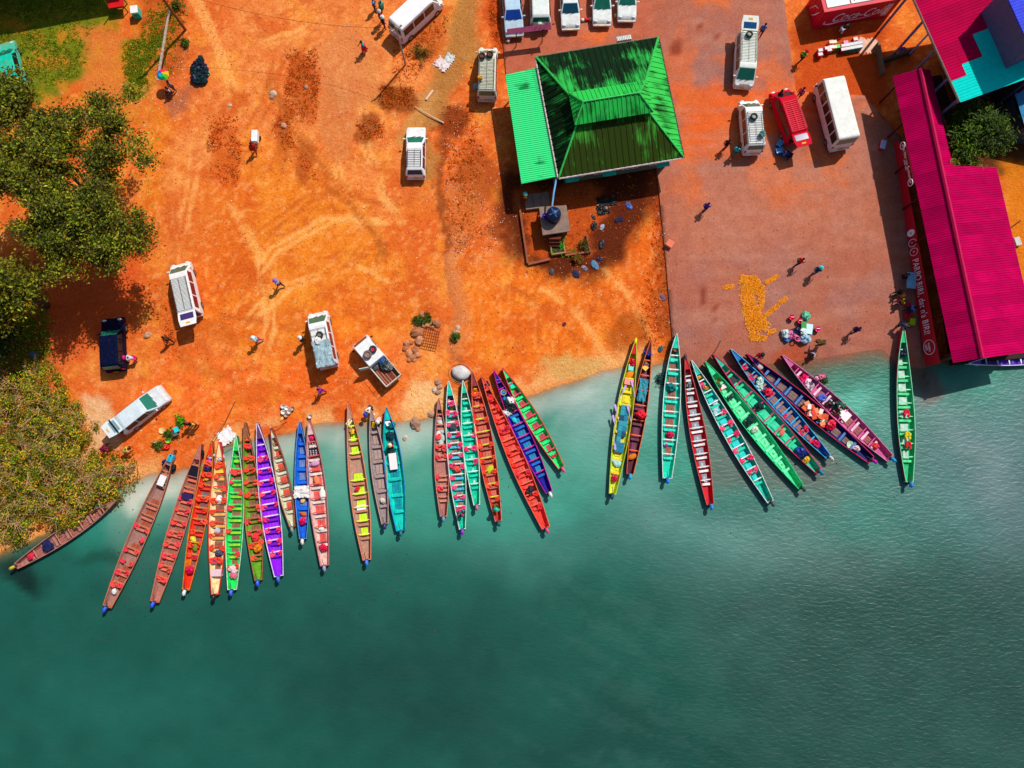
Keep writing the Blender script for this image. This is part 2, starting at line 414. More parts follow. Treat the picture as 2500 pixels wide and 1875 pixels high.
def soil_material(name, bump, fine, attr='tone', rough=0.95, damp=(0.87, 0.66, 0.34), dry=(1.15, 1.30, 1.5)):
    m = bpy.data.materials.new(name); m.use_nodes = True; nt = m.node_tree; b = nt.nodes['Principled BSDF']
    b.inputs['Roughness'].default_value = rough
    b.inputs['Specular IOR Level'].default_value = 0.15
    at = nt.nodes.new('ShaderNodeAttribute'); at.attribute_name = attr
    geo = nt.nodes.new('ShaderNodeNewGeometry')
    n1 = nt.nodes.new('ShaderNodeTexNoise'); n1.inputs['Scale'].default_value = fine; n1.inputs['Detail'].default_value = 8; n1.inputs['Roughness'].default_value = 0.75
    n2 = nt.nodes.new('ShaderNodeTexNoise'); n2.inputs['Scale'].default_value = 0.9; n2.inputs['Detail'].default_value = 10; n2.inputs['Roughness'].default_value = 0.7
    for n in (n1, n2): nt.links.new(geo.outputs['Position'], n.inputs['Vector'])
    ml = nt.nodes.new('ShaderNodeMath'); ml.operation = 'MULTIPLY_ADD'; ml.inputs[1].default_value = 1.6
    nt.links.new(n1.outputs['Fac'], ml.inputs[0]); nt.links.new(n2.outputs['Fac'], ml.inputs[2])
    mr = nt.nodes.new('ShaderNodeMapRange'); mr.inputs[1].default_value = 0.9; mr.inputs[2].default_value = 1.7; mr.inputs[3].default_value = 0.0; mr.inputs[4].default_value = 1.0
    nt.links.new(ml.outputs[0], mr.inputs[0])
    # damp, redder soil against dry, paler dust
    va = nt.nodes.new('ShaderNodeVectorMath'); va.operation = 'MULTIPLY'; va.inputs[1].default_value = damp
    vb = nt.nodes.new('ShaderNodeVectorMath'); vb.operation = 'MULTIPLY'; vb.inputs[1].default_value = dry
    for v_ in (va, vb): nt.links.new(at.outputs['Color'], v_.inputs[0])
    mx = nt.nodes.new('ShaderNodeMix'); mx.data_type = 'RGBA'
    nt.links.new(mr.outputs[0], mx.inputs[0]); nt.links.new(va.outputs[0], mx.inputs[6]); nt.links.new(vb.outputs[0], mx.inputs[7])
    nt.links.new(mx.outputs[2], b.inputs['Base Color'])
    bp = nt.nodes.new('ShaderNodeBump'); bp.inputs['Strength'].default_value = bump; bp.inputs['Distance'].default_value = 0.12
    nt.links.new(ml.outputs[0], bp.inputs['Height']); nt.links.new(bp.outputs[0], b.inputs['Normal'])
    return m
gme.materials.append(soil_material('soil', 0.9, 4.0))
struct('ground', gme)

# pavement: yard and boat ramp, a slab one step above the dirt, sinking into the water
pv = MB()
def clip_poly(poly, a, b, c):      # keep a*x+b*y>=c
    out = []
    for i in range(len(poly)):
        p, q = poly[i], poly[(i + 1) % len(poly)]
        dp, dq = a * p[0] + b * p[1] - c, a * q[0] + b * q[1] - c
        if dp >= 0: out.append(p)
        if (dp >= 0) != (dq >= 0):
            t = dp / (dp - dq); out.append((p[0] + t * (q[0] - p[0]), p[1] + t * (q[1] - p[1])))
    return out
pxs = [p[0] for p in PAVEW]; pys = [p[1] for p in PAVEW]
nxp = np.arange(math.floor(min(pxs)), max(pxs) + 0.5, 0.5); nyp = np.arange(math.floor(min(pys)), max(pys) + 0.5, 0.5)
pme, pco = gridmesh('pavement', nxp, nyp, lambda x, y: gzn(x, y) * 0 + (np.minimum(WL + 0.5 * (1 - np.exp(-np.maximum((y - np.interp(x, SX, SY)) * 0.93, 0) / 4.0)) + np.maximum(np.minimum((y - np.interp(x, SX, SY)) * 0.93, 0) * 0.16, -3), 9) + 0.13))
bm = bmesh.new(); bm.from_mesh(pme)
# cut the sheet to its outline: bisect along each edge line and drop what lies outside
n = len(PAVEW)
for i in range(n):
    (x0, y0), (x1, y1) = PAVEW[i], PAVEW[(i + 1) % n]
    no = Vector((y1 - y0, -(x1 - x0), 0)).normalized()
    lo, hi = Vector((x0, y0, 0)), Vector((x1, y1, 0)); d = hi - lo
    fs = [f for f in bm.faces if -0.9 <= (f.calc_center_median() - lo).dot(d) / d.length_squared * 1.0 <= 1.9 and abs((f.calc_center_median() - lo).dot(no)) < 0.8 and -0.8 < (f.calc_center_median() - lo).dot(d) / d.length < d.length + 0.8]
    g = set(fs)
    for f in fs: g.update(f.edges); g.update(f.verts)
    bmesh.ops.bisect_plane(bm, geom=list(g), plane_co=lo, plane_no=no, dist=1e-5)
bmesh.ops.delete(bm, geom=[f for f in bm.faces if not inpave(f.calc_center_median().x, f.calc_center_median().y)], context='FACES')
be = [e for e in bm.edges if len(e.link_faces) == 1]
ex = bmesh.ops.extrude_edge_only(bm, edges=be)
for v in ex['geom']:
    if isinstance(v, bmesh.types.BMVert): v.co.z -= 0.6
bmesh.ops.recalc_face_normals(bm, faces=bm.faces)
if sum(f.normal.z for f in bm.faces) < 0: bmesh.ops.reverse_faces(bm, faces=bm.faces)
pme.clear_geometry(); bm.to_mesh(pme); bm.free()
pco = np.array([v.co[:] for v in pme.vertices])
ppx, ppy = PX(pco[:, 0], pco[:, 1], 0.0)
wx = ppx + (fbm(ppx, ppy, 50, 31) - 0.5) * 60; wy = ppy + (fbm(ppx, ppy, 50, 57) - 0.5) * 60
rgb = np.tile(np.array(lin((160, 88, 66))), (len(pco), 1))
over(smooth01((fbm(ppx, ppy, 160, 3) - 0.4) / 0.25), (150, 92, 78), 0.8)
over(smooth01((fbm(ppx, ppy, 90, 660) - 0.48) / 0.2), (150, 98, 86), 0.6)
over(polymask(wx, wy, [(1640, 420), (2100, 340), (2150, 560), (1660, 640)], 60), (174, 100, 72), 0.7)
over(polymask(wx, wy, [(1200, -60), (1600, -60), (1600, 240), (1240, 300)], 40), (172, 84, 56), 0.8)
over(polymask(wx, wy, [(1640, 210), (1800, 215), (2000, 200), (2000, 300), (1900, 310), (1800, 380), (1660, 390)], 18), (206, 84, 28), 0.95)
over(polymask(wx, wy, [(1600, 60), (2150, 150), (2160, 480), (1640, 520)], 60) * smooth01((fbm(ppx, ppy, 60, 640) - 0.5) / 0.12), (196, 92, 44), 0.7)
over(smooth01((fbm(ppx * 0.25, ppy * 2.4, 26, 650) - 0.5) / 0.2), (176, 116, 92), 0.35)
over(polymask(wx, wy, [(1380, 90), (1480, 68), (1520, 75), (1460, 105)], 10), (206, 92, 36), 0.85)
over(polymask(wx, wy, [(1700, 0), (1790, 0), (1790, 20), (1720, 22)], 8), (206, 96, 40), 0.8)
over(ellmask(wx, wy, 1950, 870, 70, 40), (166, 60, 22), 0.7)
for cx, cy, rx, ry in [(1650, 120, 14, 26), (1705, 66, 10, 10), (1665, 180, 7, 9), (1714, 725, 7, 34), (1875, 22, 9, 8), (1745, 90, 8, 6), (1745, 755, 6, 6), (1747, 775, 6, 6)]:
    over(ellmask(ppx, ppy, cx, cy, rx, ry), (120, 40, 20), 0.8)
over(smooth01((ppy - 870) / 50), (112, 82, 56), 0.8)
rgb = rgb * np.array([1.17, 1.24, 1.30])
setcol(pme, rgb)
pme.materials.append(soil_material('pavers', 0.4, 6.0, rough=0.85, damp=(0.72, 0.66, 0.62), dry=(1.26, 1.34, 1.38)))
struct('pavement', pme)

# water
wxs = far(-56, 56, 0.4, [70, 110, 250, 900]); wys = np.concatenate([[-900, -250, -110, -60, -35], np.arange(-27, 14.01, 0.4)])
wme, wco = gridmesh('water', wxs, wys, lambda x, y: np.full(x.shape, WL))
ppx, ppy = PX(wco[:, 0], wco[:, 1], WL)
ppx = np.clip(ppx, -3000, 6000); ppy = np.clip(ppy, -3000, 6000)
wx = ppx + (fbm(ppx, ppy, 260, 31) - 0.5) * 220 + (fbm(ppx, ppy, 30, 21) - 0.5) * 26
wy = ppy + (fbm(ppx, ppy, 260, 57) - 0.5) * 220 + (fbm(ppx, ppy, 30, 23) - 0.5) * 26
rgb = np.tile(np.array(lin((30, 98, 84))), (len(wco), 1))
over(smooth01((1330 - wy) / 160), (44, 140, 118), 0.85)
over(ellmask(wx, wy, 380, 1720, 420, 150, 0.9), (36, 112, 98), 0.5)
over(ellmask(wx, wy, 1000, 1700, 560, 260, 0.9), (26, 74, 66), 0.7)  # dark cloud shadow and reflection painted into the water colour
over(ellmask(wx, wy, 1500, 1830, 700, 140, 0.9), (28, 76, 68), 0.6)  # second dark cloud patch, painted in likewise
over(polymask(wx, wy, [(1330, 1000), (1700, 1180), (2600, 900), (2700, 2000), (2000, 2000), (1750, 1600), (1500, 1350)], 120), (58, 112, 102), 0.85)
over(polymask(wx, wy, [(2180, 1050), (2700, 900), (2700, 1500), (2350, 1400)], 100), (80, 110, 112), 0.6)  # grey sky reflection on the right, painted into the water colour
over(ellmask(wx, wy, 2480, 1250, 160, 300, 0.9), (96, 108, 112), 0.3)  # purplish sky glare at the right edge, painted in
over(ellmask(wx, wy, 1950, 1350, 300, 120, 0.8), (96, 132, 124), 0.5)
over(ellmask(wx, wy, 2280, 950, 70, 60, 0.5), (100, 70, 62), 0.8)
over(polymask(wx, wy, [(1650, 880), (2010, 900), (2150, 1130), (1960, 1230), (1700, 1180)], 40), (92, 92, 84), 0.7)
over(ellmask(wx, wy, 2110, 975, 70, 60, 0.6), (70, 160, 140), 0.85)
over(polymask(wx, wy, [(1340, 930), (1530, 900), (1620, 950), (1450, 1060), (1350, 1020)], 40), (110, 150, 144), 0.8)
over(linemask(wx, wy, [(300, 1190), (480, 1150), (600, 1120)], 28, 26), (214, 206, 188), 0.9)  # cloud reflected by the left boats, painted in as pale water with silt
over(linemask(wx, wy, [(690, 1090), (800, 1075), (900, 1060), (1020, 1050), (1060, 1060)], 46, 40), (150, 170, 160), 0.9)  # pale patches off the bank: silt and painted cloud reflections together
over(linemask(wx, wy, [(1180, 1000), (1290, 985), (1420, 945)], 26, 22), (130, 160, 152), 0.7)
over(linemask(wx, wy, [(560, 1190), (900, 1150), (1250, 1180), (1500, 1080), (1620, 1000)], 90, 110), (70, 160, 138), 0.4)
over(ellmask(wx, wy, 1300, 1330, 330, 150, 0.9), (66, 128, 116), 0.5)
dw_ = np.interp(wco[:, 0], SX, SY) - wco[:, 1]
over(np.exp(-np.maximum(dw_, 0) / 2.2) * smooth01((fbm(ppx, ppy, 130, 66) - 0.25) / 0.3) * (ppx < 1650) * smooth01((ppx - 240) / 60), (196, 204, 190), 0.85)  # milky shallows, with pale reflections along the bank painted in
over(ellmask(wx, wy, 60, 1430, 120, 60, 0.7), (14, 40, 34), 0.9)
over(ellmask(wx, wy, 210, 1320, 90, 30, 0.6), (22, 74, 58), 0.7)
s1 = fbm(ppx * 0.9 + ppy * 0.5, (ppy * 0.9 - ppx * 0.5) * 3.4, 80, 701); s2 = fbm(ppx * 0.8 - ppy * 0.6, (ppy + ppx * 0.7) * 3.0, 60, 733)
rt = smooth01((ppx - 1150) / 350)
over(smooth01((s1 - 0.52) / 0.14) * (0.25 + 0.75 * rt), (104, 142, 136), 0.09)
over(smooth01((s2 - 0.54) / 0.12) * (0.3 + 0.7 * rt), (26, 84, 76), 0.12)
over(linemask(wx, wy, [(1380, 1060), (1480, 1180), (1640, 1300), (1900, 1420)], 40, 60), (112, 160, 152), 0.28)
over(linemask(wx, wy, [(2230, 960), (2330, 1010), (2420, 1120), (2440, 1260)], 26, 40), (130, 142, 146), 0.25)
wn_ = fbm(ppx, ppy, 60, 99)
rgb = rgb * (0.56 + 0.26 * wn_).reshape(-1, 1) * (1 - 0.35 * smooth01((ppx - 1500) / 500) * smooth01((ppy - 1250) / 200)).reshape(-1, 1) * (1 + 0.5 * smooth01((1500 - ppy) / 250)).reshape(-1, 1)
depth = np.maximum(WL - gzn(wco[:, 0], wco[:, 1]), 0.0)
# over the ramp the bed is the slab
rmp = polymask(wco[:, 0], wco[:, 1], PAVEW, 0.3)
depth = np.maximum(depth - 0.13 * rmp, 0)
turb = 1 - np.exp(-depth * np.where(rmp > 0.5, 3.6, 11.0))
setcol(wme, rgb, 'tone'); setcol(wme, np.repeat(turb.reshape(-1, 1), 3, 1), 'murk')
chop = smooth01((ppx - 1250) / 900)
setcol(wme, np.repeat(chop.reshape(-1, 1), 3, 1), 'chop')
wm = bpy.data.materials.new('river_water'); wm.use_nodes = True; nt = wm.node_tree; b = nt.nodes['Principled BSDF']
b.inputs['Roughness'].default_value = 0.4; b.inputs['IOR'].default_value = 1.33
at = nt.nodes.new('ShaderNodeAttribute'); at.attribute_name = 'tone'
mk = nt.nodes.new('ShaderNodeAttribute'); mk.attribute_name = 'murk'
ck = nt.nodes.new('ShaderNodeAttribute'); ck.attribute_name = 'chop'
geo = nt.nodes.new('ShaderNodeNewGeometry')
mp = nt.nodes.new('ShaderNodeMapping'); mp.inputs['Rotation'].default_value = (0, 0, R(35)); mp.inputs['Scale'].default_value = (0.8, 2.0, 1)
nt.links.new(geo.outputs['Position'], mp.inputs['Vector'])
w1 = nt.nodes.new('ShaderNodeTexNoise'); w1.inputs['Scale'].default_value = 2.0; w1.inputs['Detail'].default_value = 6; w1.inputs['Distortion'].default_value = 0.6
nt.links.new(mp.outputs[0], w1.inputs['Vector'])
sc = nt.nodes.new('ShaderNodeMath'); sc.operation = 'MULTIPLY_ADD'; sc.inputs[1].default_value = 0.26; sc.inputs[2].default_value = 0.12
nt.links.new(ck.outputs['Fac'], sc.inputs[0])
bp = nt.nodes.new('ShaderNodeBump'); bp.inputs['Distance'].default_value = 0.22
nt.links.new(sc.outputs[0], bp.inputs['Strength']); nt.links.new(w1.outputs['Fac'], bp.inputs['Height']); nt.links.new(bp.outputs[0], b.inputs['Normal'])
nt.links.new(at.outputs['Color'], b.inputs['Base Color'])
tr = nt.nodes.new('ShaderNodeBsdfTransparent'); tr.inputs[0].default_value = (0.82, 0.9, 0.86, 1)
mxs = nt.nodes.new('ShaderNodeMixShader'); nt.links.new(mk.outputs['Fac'], mxs.inputs[0]); nt.links.new(tr.outputs[0], mxs.inputs[1]); nt.links.new(b.outputs[0], mxs.inputs[2])
nt.links.new(mxs.outputs[0], nt.nodes['Material Output'].inputs[0])
wme.materials.append(wm)
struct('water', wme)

# ------------------------------------------------------------------ buildings
def clip2(poly, k, lo, hi):
    for s, c in ((1, lo), (-1, -hi)):
        out = []
        for i in range(len(poly)):
            p, q = poly[i], poly[(i + 1) % len(poly)]
            dp, dq = s * p[k] - c, s * q[k] - c
            if dp >= 0: out.append(p)
            if (dp >= 0) != (dq >= 0):
                t = dp / (dp - dq); out.append((p[0] + t * (q[0] - p[0]), p[1] + t * (q[1] - p[1])))
        poly = out
        if len(poly) < 3: return []
    return poly
def sheets(parent, pts, du, matf, ribs=1, ribh=0.05, ribw=0.07, lift=0.02, name='roof_sheet', vcut=None):
    """corrugated sheets side by side up a slope; pts: convex, counter-clockwise from above, first edge the eave"""
    p = [Vector(q) for q in pts]
    u = (p[1] - p[0]).normalized(); n = (p[1] - p[0]).cross(p[2] - p[0]).normalized()
    if n.z < 0: n = -n
    v = n.cross(u)
    q2 = [((q - p[0]).dot(u), (q - p[0]).dot(v)) for q in p]
    a, b = min(q[0] for q in q2), max(q[0] for q in q2)
    va, vb = min(q[1] for q in q2), max(q[1] for q in q2)
    ns = max(1, round((b - a) / du)); w = (b - a) / ns
    cuts = vcut or [(va, vb)]
    k = 0
    for i in range(ns):
        for (c0, c1) in cuts:
            g = 0.006
            pl = clip2(q2, 0, a + i * w + g, a + (i + 1) * w - g)
            if pl: pl = clip2(pl, 1, c0, c1)
            if not pl: continue
            m = MB(); lf = lift + random.uniform(-0.006, 0.006)
            T = lambda x, y, h: p[0] + u * x + v * y + n * (h + lf)
            m.slab([T(x, y, 0.014) for x, y in pl], 0.012)
            for r in range(ribs):
                x0 = a + (i + (r + 0.04) / ribs) * w; x1 = x0 + ribw
                st = clip2(pl, 0, x0, x1)
                if len(st) >= 3: m.slab([T(x, y, 0.014 + ribh) for x, y in st], ribh)
            obj(name, m, matf(i, c0), parent); k += 1
    return k
def localrect(pts, z):
    q = [P(a, b, z) for a, b in pts]      # TL TR BR BL
    c = sum(q, Vector()) / 4
    ux = ((q[1] - q[0]) + (q[2] - q[3])).normalized()
    rz = math.atan2(ux.y, ux.x); uy = Vector((-ux.y, ux.x, 0))
    hx = sum(abs((p - c).dot(ux)) for p in q) / 4; hy = sum(abs((p - c).dot(uy)) for p in q) / 4
    return c, rz, hx, hy
def stained(axis, c, dark, scale=1.0, lo=0.47, hi=0.58, grad=None):
    m = bpy.data.materials.new('stained_sheet'); m.use_nodes = True; nt = m.node_tree; b = nt.nodes['Principled BSDF']
    b.inputs['Roughness'].default_value = 0.7; b.inputs['Specular IOR Level'].default_value = 0.04
    tc = nt.nodes.new('ShaderNodeTexCoord'); mp = nt.nodes.new('ShaderNodeMapping')
    mp.inputs['Scale'].default_value = (0.35 * scale, 3.2 * scale, 0.3) if axis == 'x' else (3.2 * scale, 0.35 * scale, 0.3)
    nt.links.new(tc.outputs['Object'], mp.inputs['Vector'])
    tx = nt.nodes.new('ShaderNodeTexNoise'); tx.inputs['Scale'].default_value = 1.2; tx.inputs['Detail'].default_value = 7; tx.inputs['Roughness'].default_value = 0.7
    nt.links.new(mp.outputs[0], tx.inputs['Vector'])
    n2 = nt.nodes.new('ShaderNodeTexNoise'); n2.inputs['Scale'].default_value = 0.45; n2.inputs['Detail'].default_value = 4
    nt.links.new(tc.outputs['Object'], n2.inputs['Vector'])
    ad = nt.nodes.new('ShaderNodeMath'); ad.operation = 'MULTIPLY_ADD'; ad.inputs[1].default_value = 0.9; nt.links.new(n2.outputs['Fac'], ad.inputs[0]); nt.links.new(tx.outputs['Fac'], ad.inputs[2])
    last = ad.outputs[0]
    if grad:                       # moss gathers towards the eave of its own slope, away from hips and ridge
        k, s0, amt = grad
        sx = nt.nodes.new('ShaderNodeSeparateXYZ'); nt.links.new(tc.outputs['Object'], sx.inputs[0])
        ab = nt.nodes.new('ShaderNodeMath'); ab.operation = 'ABSOLUTE'; nt.links.new(sx.outputs[k], ab.inputs[0])
        ot = nt.nodes.new('ShaderNodeMath'); ot.operation = 'ABSOLUTE'; nt.links.new(sx.outputs[1 - k], ot.inputs[0])
        g = nt.nodes.new('ShaderNodeMath'); g.operation = 'MULTIPLY_ADD'; g.inputs[1].default_value = amt; g.inputs[2].default_value = -amt * s0; nt.links.new(ab.outputs[0], g.inputs[0])
        g2 = nt.nodes.new('ShaderNodeMath'); g2.operation = 'MULTIPLY_ADD'; g2.inputs[1].default_value = -0.028; nt.links.new(ot.outputs[0], g2.inputs[0]); nt.links.new(g.outputs[0], g2.inputs[2])
        a2 = nt.nodes.new('ShaderNodeMath'); a2.operation = 'ADD'; nt.links.new(last, a2.inputs[0]); nt.links.new(g2.outputs[0], a2.inputs[1]); last = a2.outputs[0]
    mr = nt.nodes.new('ShaderNodeMapRange'); mr.inputs[1].default_value = lo + 0.45; mr.inputs[2].default_value = hi + 0.45; nt.links.new(last, mr.inputs[0])
    mx = nt.nodes.new('ShaderNodeMix'); mx.data_type = 'RGBA'; mx.inputs[6].default_value = (*lin(c), 1); mx.inputs[7].default_value = (*lin(dark), 1)
    nt.links.new(mr.outputs[0], mx.inputs[0]); nt.links.new(mx.outputs[2], b.inputs['Base Color'])
    return m

# ---- station house with the green hip roof in two tiers
c0, rz0, hx, hy = localrect([(1312, 141), (1610, 94), (1664, 386), (1360, 437)], 3.1)
hb = thing('station_house', 'square house with mossy bright green hipped metal roof in two tiers', 'house', (c0.x, c0.y, surf(c0.x, c0.y) - 0.02), rz0)
wallm = mat((96, 110, 84), 0.85, var=0.2)
ze = 3.1
wl = MB()
for s in (-1, 1):
    wl.box((0, s * (hy - 0.75), 1.5), (2 * hx - 1.6, 0.16, 3.0)); wl.box((s * (hx - 0.8), 0, 1.5), (0.16, 2 * hy - 1.66, 3.0))
wo_ = obj('wall', wl, wallm, hb)
for x in (-3.6, -1.3, 1.2, 3.6):
    w = obj('window', MB().box((x, -hy + 0.66, 1.6), (1.2, 0.04, 1.1)), DGLASS, hb)
    obj('window_frame', MB().box((x, -hy + 0.64, 2.19), (1.35, 0.07, 0.08)).box((x, -hy + 0.64, 1.01), (1.35, 0.07, 0.08)).box((x - 0.64, -hy + 0.64, 1.6), (0.07, 0.07, 1.1)).box((x + 0.64, -hy + 0.64, 1.6), (0.07, 0.07, 1.1)), paint((225, 225, 220)), w)
obj('door', MB().box((0, hy - 0.66, 1.05), (1.0, 0.05, 2.1)), paint((40, 120, 100)), hb)
teal = paint((20, 200, 170))
for x in (-hx + 1.2, -0.9, hx - 1.6):
    obj('awning', MB().slab([(x - 0.55, -hy + 0.68, 2.6), (x + 0.55, -hy + 0.68, 2.6), (x + 0.55, -hy - 0.22, 2.3), (x - 0.55, -hy - 0.22, 2.3)][::-1], 0.04), teal, hb)
# roof tiers, offset of the upper ring measured from the photograph
def loc(px, py, z):
    p = P(px, py, z + 0.0) - Vector((c0.x, c0.y, 0)); cs, sn = math.cos(-rz0), math.sin(-rz0)
    return (p.x * cs - p.y * sn, p.x * sn + p.y * cs)
ring = [loc(1396, 239, 5.0), loc(1574, 207, 5.0), loc(1582, 272, 5.0), loc(1410, 302, 5.0)]
rx0 = (ring[0][0] + ring[3][0]) / 2; rx1 = (ring[1][0] + ring[2][0]) / 2; ry1 = (ring[0][1] + ring[1][1]) / 2; ry0 = (ring[2][1] + ring[3][1]) / 2
E = [(-hx, -hy, ze), (hx, -hy, ze), (hx, hy, ze), (-hx, hy, ze)]
zr = 4.75
I = [(rx0, ry0, zr), (rx1, ry0, zr), (rx1, ry1, zr), (rx0, ry1, zr)]
base = MB(); base.add(E + I, [(0, 1, 5, 4), (1, 2, 6, 5), (2, 3, 7, 6), (3, 0, 4, 7), (4, 5, 6, 7), (3, 2, 1, 0)])
GREEN = (40, 214, 84)
rf = obj('roof', base, paint((50, 160, 80)), hb)
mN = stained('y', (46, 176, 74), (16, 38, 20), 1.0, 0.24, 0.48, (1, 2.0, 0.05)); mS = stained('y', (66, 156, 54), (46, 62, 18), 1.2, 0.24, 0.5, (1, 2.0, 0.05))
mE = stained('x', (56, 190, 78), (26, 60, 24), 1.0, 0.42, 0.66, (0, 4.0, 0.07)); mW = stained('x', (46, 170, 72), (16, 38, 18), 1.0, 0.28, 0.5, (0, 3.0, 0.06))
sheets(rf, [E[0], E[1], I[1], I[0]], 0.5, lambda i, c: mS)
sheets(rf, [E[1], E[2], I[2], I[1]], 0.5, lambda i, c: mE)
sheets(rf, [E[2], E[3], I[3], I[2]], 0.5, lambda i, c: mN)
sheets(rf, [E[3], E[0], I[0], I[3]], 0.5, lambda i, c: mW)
# raised upper tier
o2 = 0.25; zu = zr + 0.42
U = [(rx0 - o2, ry0 - o2, zu), (rx1 + o2, ry0 - o2, zu), (rx1 + o2, ry1 + o2, zu), (rx0 - o2, ry1 + o2, zu)]
ra, rb = loc(1424, 253, 6.0), loc(1560, 233, 6.0); rym = (ry0 + ry1) / 2
RG = [(ra[0], rym, zu + 0.85), (rb[0], rym, zu + 0.85)]
ub = MB(); ub.add(U + RG, [(0, 1, 5, 4), (1, 2, 5), (2, 3, 4, 5), (3, 0, 4), (3, 2, 1, 0)])
ur = obj('upper_roof', ub, paint((46, 190, 80)), hb)
obj('clerestory', MB().box(((rx0 + rx1) / 2, rym, zr + 0.2), (rx1 - rx0 - 0.2, ry1 - ry0 - 0.2, 0.5)), mat((60, 90, 50)), hb)
mU = stained('y', (44, 186, 78), (22, 56, 22), 1.3, 0.46, 0.74, (1, 0.9, 0.09))
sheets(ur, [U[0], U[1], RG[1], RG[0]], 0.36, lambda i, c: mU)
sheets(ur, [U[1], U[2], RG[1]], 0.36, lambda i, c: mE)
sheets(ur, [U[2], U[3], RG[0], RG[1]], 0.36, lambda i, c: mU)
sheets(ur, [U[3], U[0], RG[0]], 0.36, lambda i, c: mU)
cap = paint((54, 190, 84))
for k, (a, b) in enumerate([(E[0], I[0]), (E[1], I[1]), (E[2], I[2]), (E[3], I[3])]):
    a, b = Vector(a) + Vector((0, 0, 0.09)), Vector(b) + Vector((0, 0, 0.09))
    obj('hip_cap', MB().tube([a, b], 0.09, 5), cap, rf)
for a, b in [(U[0], RG[0]), (U[3], RG[0]), (U[1], RG[1]), (U[2], RG[1]), (RG[0], RG[1])]:
    a, b = Vector(a) + Vector((0, 0, 0.08)), Vector(b) + Vector((0, 0, 0.08))
    obj('ridge_cap', MB().tube([a, b], 0.08, 5), cap, ur)
gut = paint((214, 190, 190)); dk = paint((60, 46, 40))
for (a, b), m in zip([(0, 1), (1, 2), (2, 3), (3, 0)], [gut, dk, paint((120, 110, 90)), gut]):
    A, B = Vector(E[a]), Vector(E[b]); d = (B - A).normalized(); o = Vector((d.y, -d.x, 0)) * 0.06
    obj('gutter', MB().tube([A + o, B + o], 0.07, 6), m, rf)
# ---- lean-to on its west side
an = [P(1234, 185, 2.7), P(1318, 166, 2.95), P(1376, 430, 2.95), P(1273, 450, 2.7)]
ac = sum(an, Vector()) / 4
lt = thing('lean_to', 'pale green corrugated lean-to roof beside the hipped green house', 'lean-to', (ac.x, ac.y, surf(ac.x, ac.y) - 0.02))
al = [q - Vector((ac.x, ac.y, 0)) for q in an]
ar = obj('roof', MB().slab([al[3], al[2], al[1], al[0]], 0.05), paint((60, 190, 120)), lt)
mA = stained('x', (64, 226, 138), (30, 140, 70), 0.9, 0.62, 0.72)
sheets(ar, [al[0], al[3], al[2], al[1]], 0.9, lambda i, c: mA, ribs=5, ribh=0.045, ribw=0.06)
for k in range(5):
    for s in (0, 1):
        q = al[0].lerp(al[3], 0.04 + 0.23 * k) if s == 0 else al[1].lerp(al[2], 0.04 + 0.23 * k)
        q = q.lerp(Vector((0, 0, q.z)), 0.12)
        obj('post', MB().box((q.x, q.y, q.z / 2 - 0.05), (0.1, 0.1, q.z - 0.1), rz0), paint((30, 170, 140)), lt)
obj('back_wall', MB().slab([(al[1].x - 0.5, al[1].y, 0.0), (al[1].x - 0.5, al[1].y, 2.6), (al[2].x - 0.5, al[2].y, 2.6), (al[2].x - 0.5, al[2].y, 0.0)], 0.1), wallm, lt)

# ---- long magenta bar building by the water
def addp(q, c): return q - Vector((c.x, c.y, 0))
MAG = (206, 6, 76)
zw, zrg, zee = 3.3, 4.3, 3.4
w0, w1 = P(2182, 184, zw), P(2329, 885, zw)
r0, r1 = P(2248, 166, zrg), P(2400, 874, zrg)
e0, e1 = P(2272, 168, 3.75), P(2330, 412, 3.75)
x0, x1 = P(2435, 407, zee), P(2540, 855, zee)
bc = (w0 + w1 + r0 + r1) / 4; bc = Vector((bc.x, bc.y, 0))
br = thing('bar_building', 'long magenta metal roofed bar with a red lettered front on the ramp', 'building', (bc.x, bc.y, surf(bc.x, bc.y) - 0.1))
L = lambda q: q - bc
def lerp2(a, b, t): return a + (b - a) * t
rmid = lerp2(r0, r1, 0.345)
magm = [mat((186 + k * 7, 2, 80 + 3 * k), 0.7, var=0.3, scale=0.5 + .2 * k, key='sheet%d' % k) for k in range(-1, 2)]
rb_ = obj('roof', MB().slab([L(w1), L(r1), L(r0), L(w0)], 0.06).slab([L(r0), L(rmid), L(e1), L(e0)], 0.06).slab([L(rmid), L(r1), L(x1), L(x0)], 0.06), mat((150, 4, 56)), br)
sheets(rb_, [L(w0), L(w1), L(r1), L(r0)], 1.0, lambda i, c: magm[i % 3], ribs=5, ribh=0.03, ribw=0.04)
sheets(rb_, [L(e1), L(e0), L(r0), L(rmid)], 1.0, lambda i, c: magm[(i + 1) % 3], ribs=5, ribh=0.03, ribw=0.04)
sheets(rb_, [L(x1), L(x0), L(rmid), L(r1)], 1.0, lambda i, c: magm[(i + 2) % 3], ribs=5, ribh=0.03, ribw=0.04)
obj('ridge_cap', MB().tube([L(r0) + Vector((0, 0, .07)), L(r1) + Vector((0, 0, .07))], 0.16, 6), mat((190, 8, 74), 0.4), rb_)
wq = MB()
for a, b, h in [(P(2268, 180, 3.2), P(2352, 410, 3.2), 3.2), (P(2330, 420, 3.1), P(2428, 414, 3.1), 3.1), (P(2425, 420, 3.1), P(2525, 840, 3.1), 3.1), (P(2338, 868, 3.1), P(2525, 840, 3.1), 3.1)]:
    A, B = L(a), L(b); wq.slab([(A.x, A.y, -0.6), (B.x, B.y, -0.6), (B.x, B.y, h - 0.15), (A.x, A.y, h - 0.15)], 0.14)
obj('wall', wq, mat((120, 60, 50), 0.85), br)
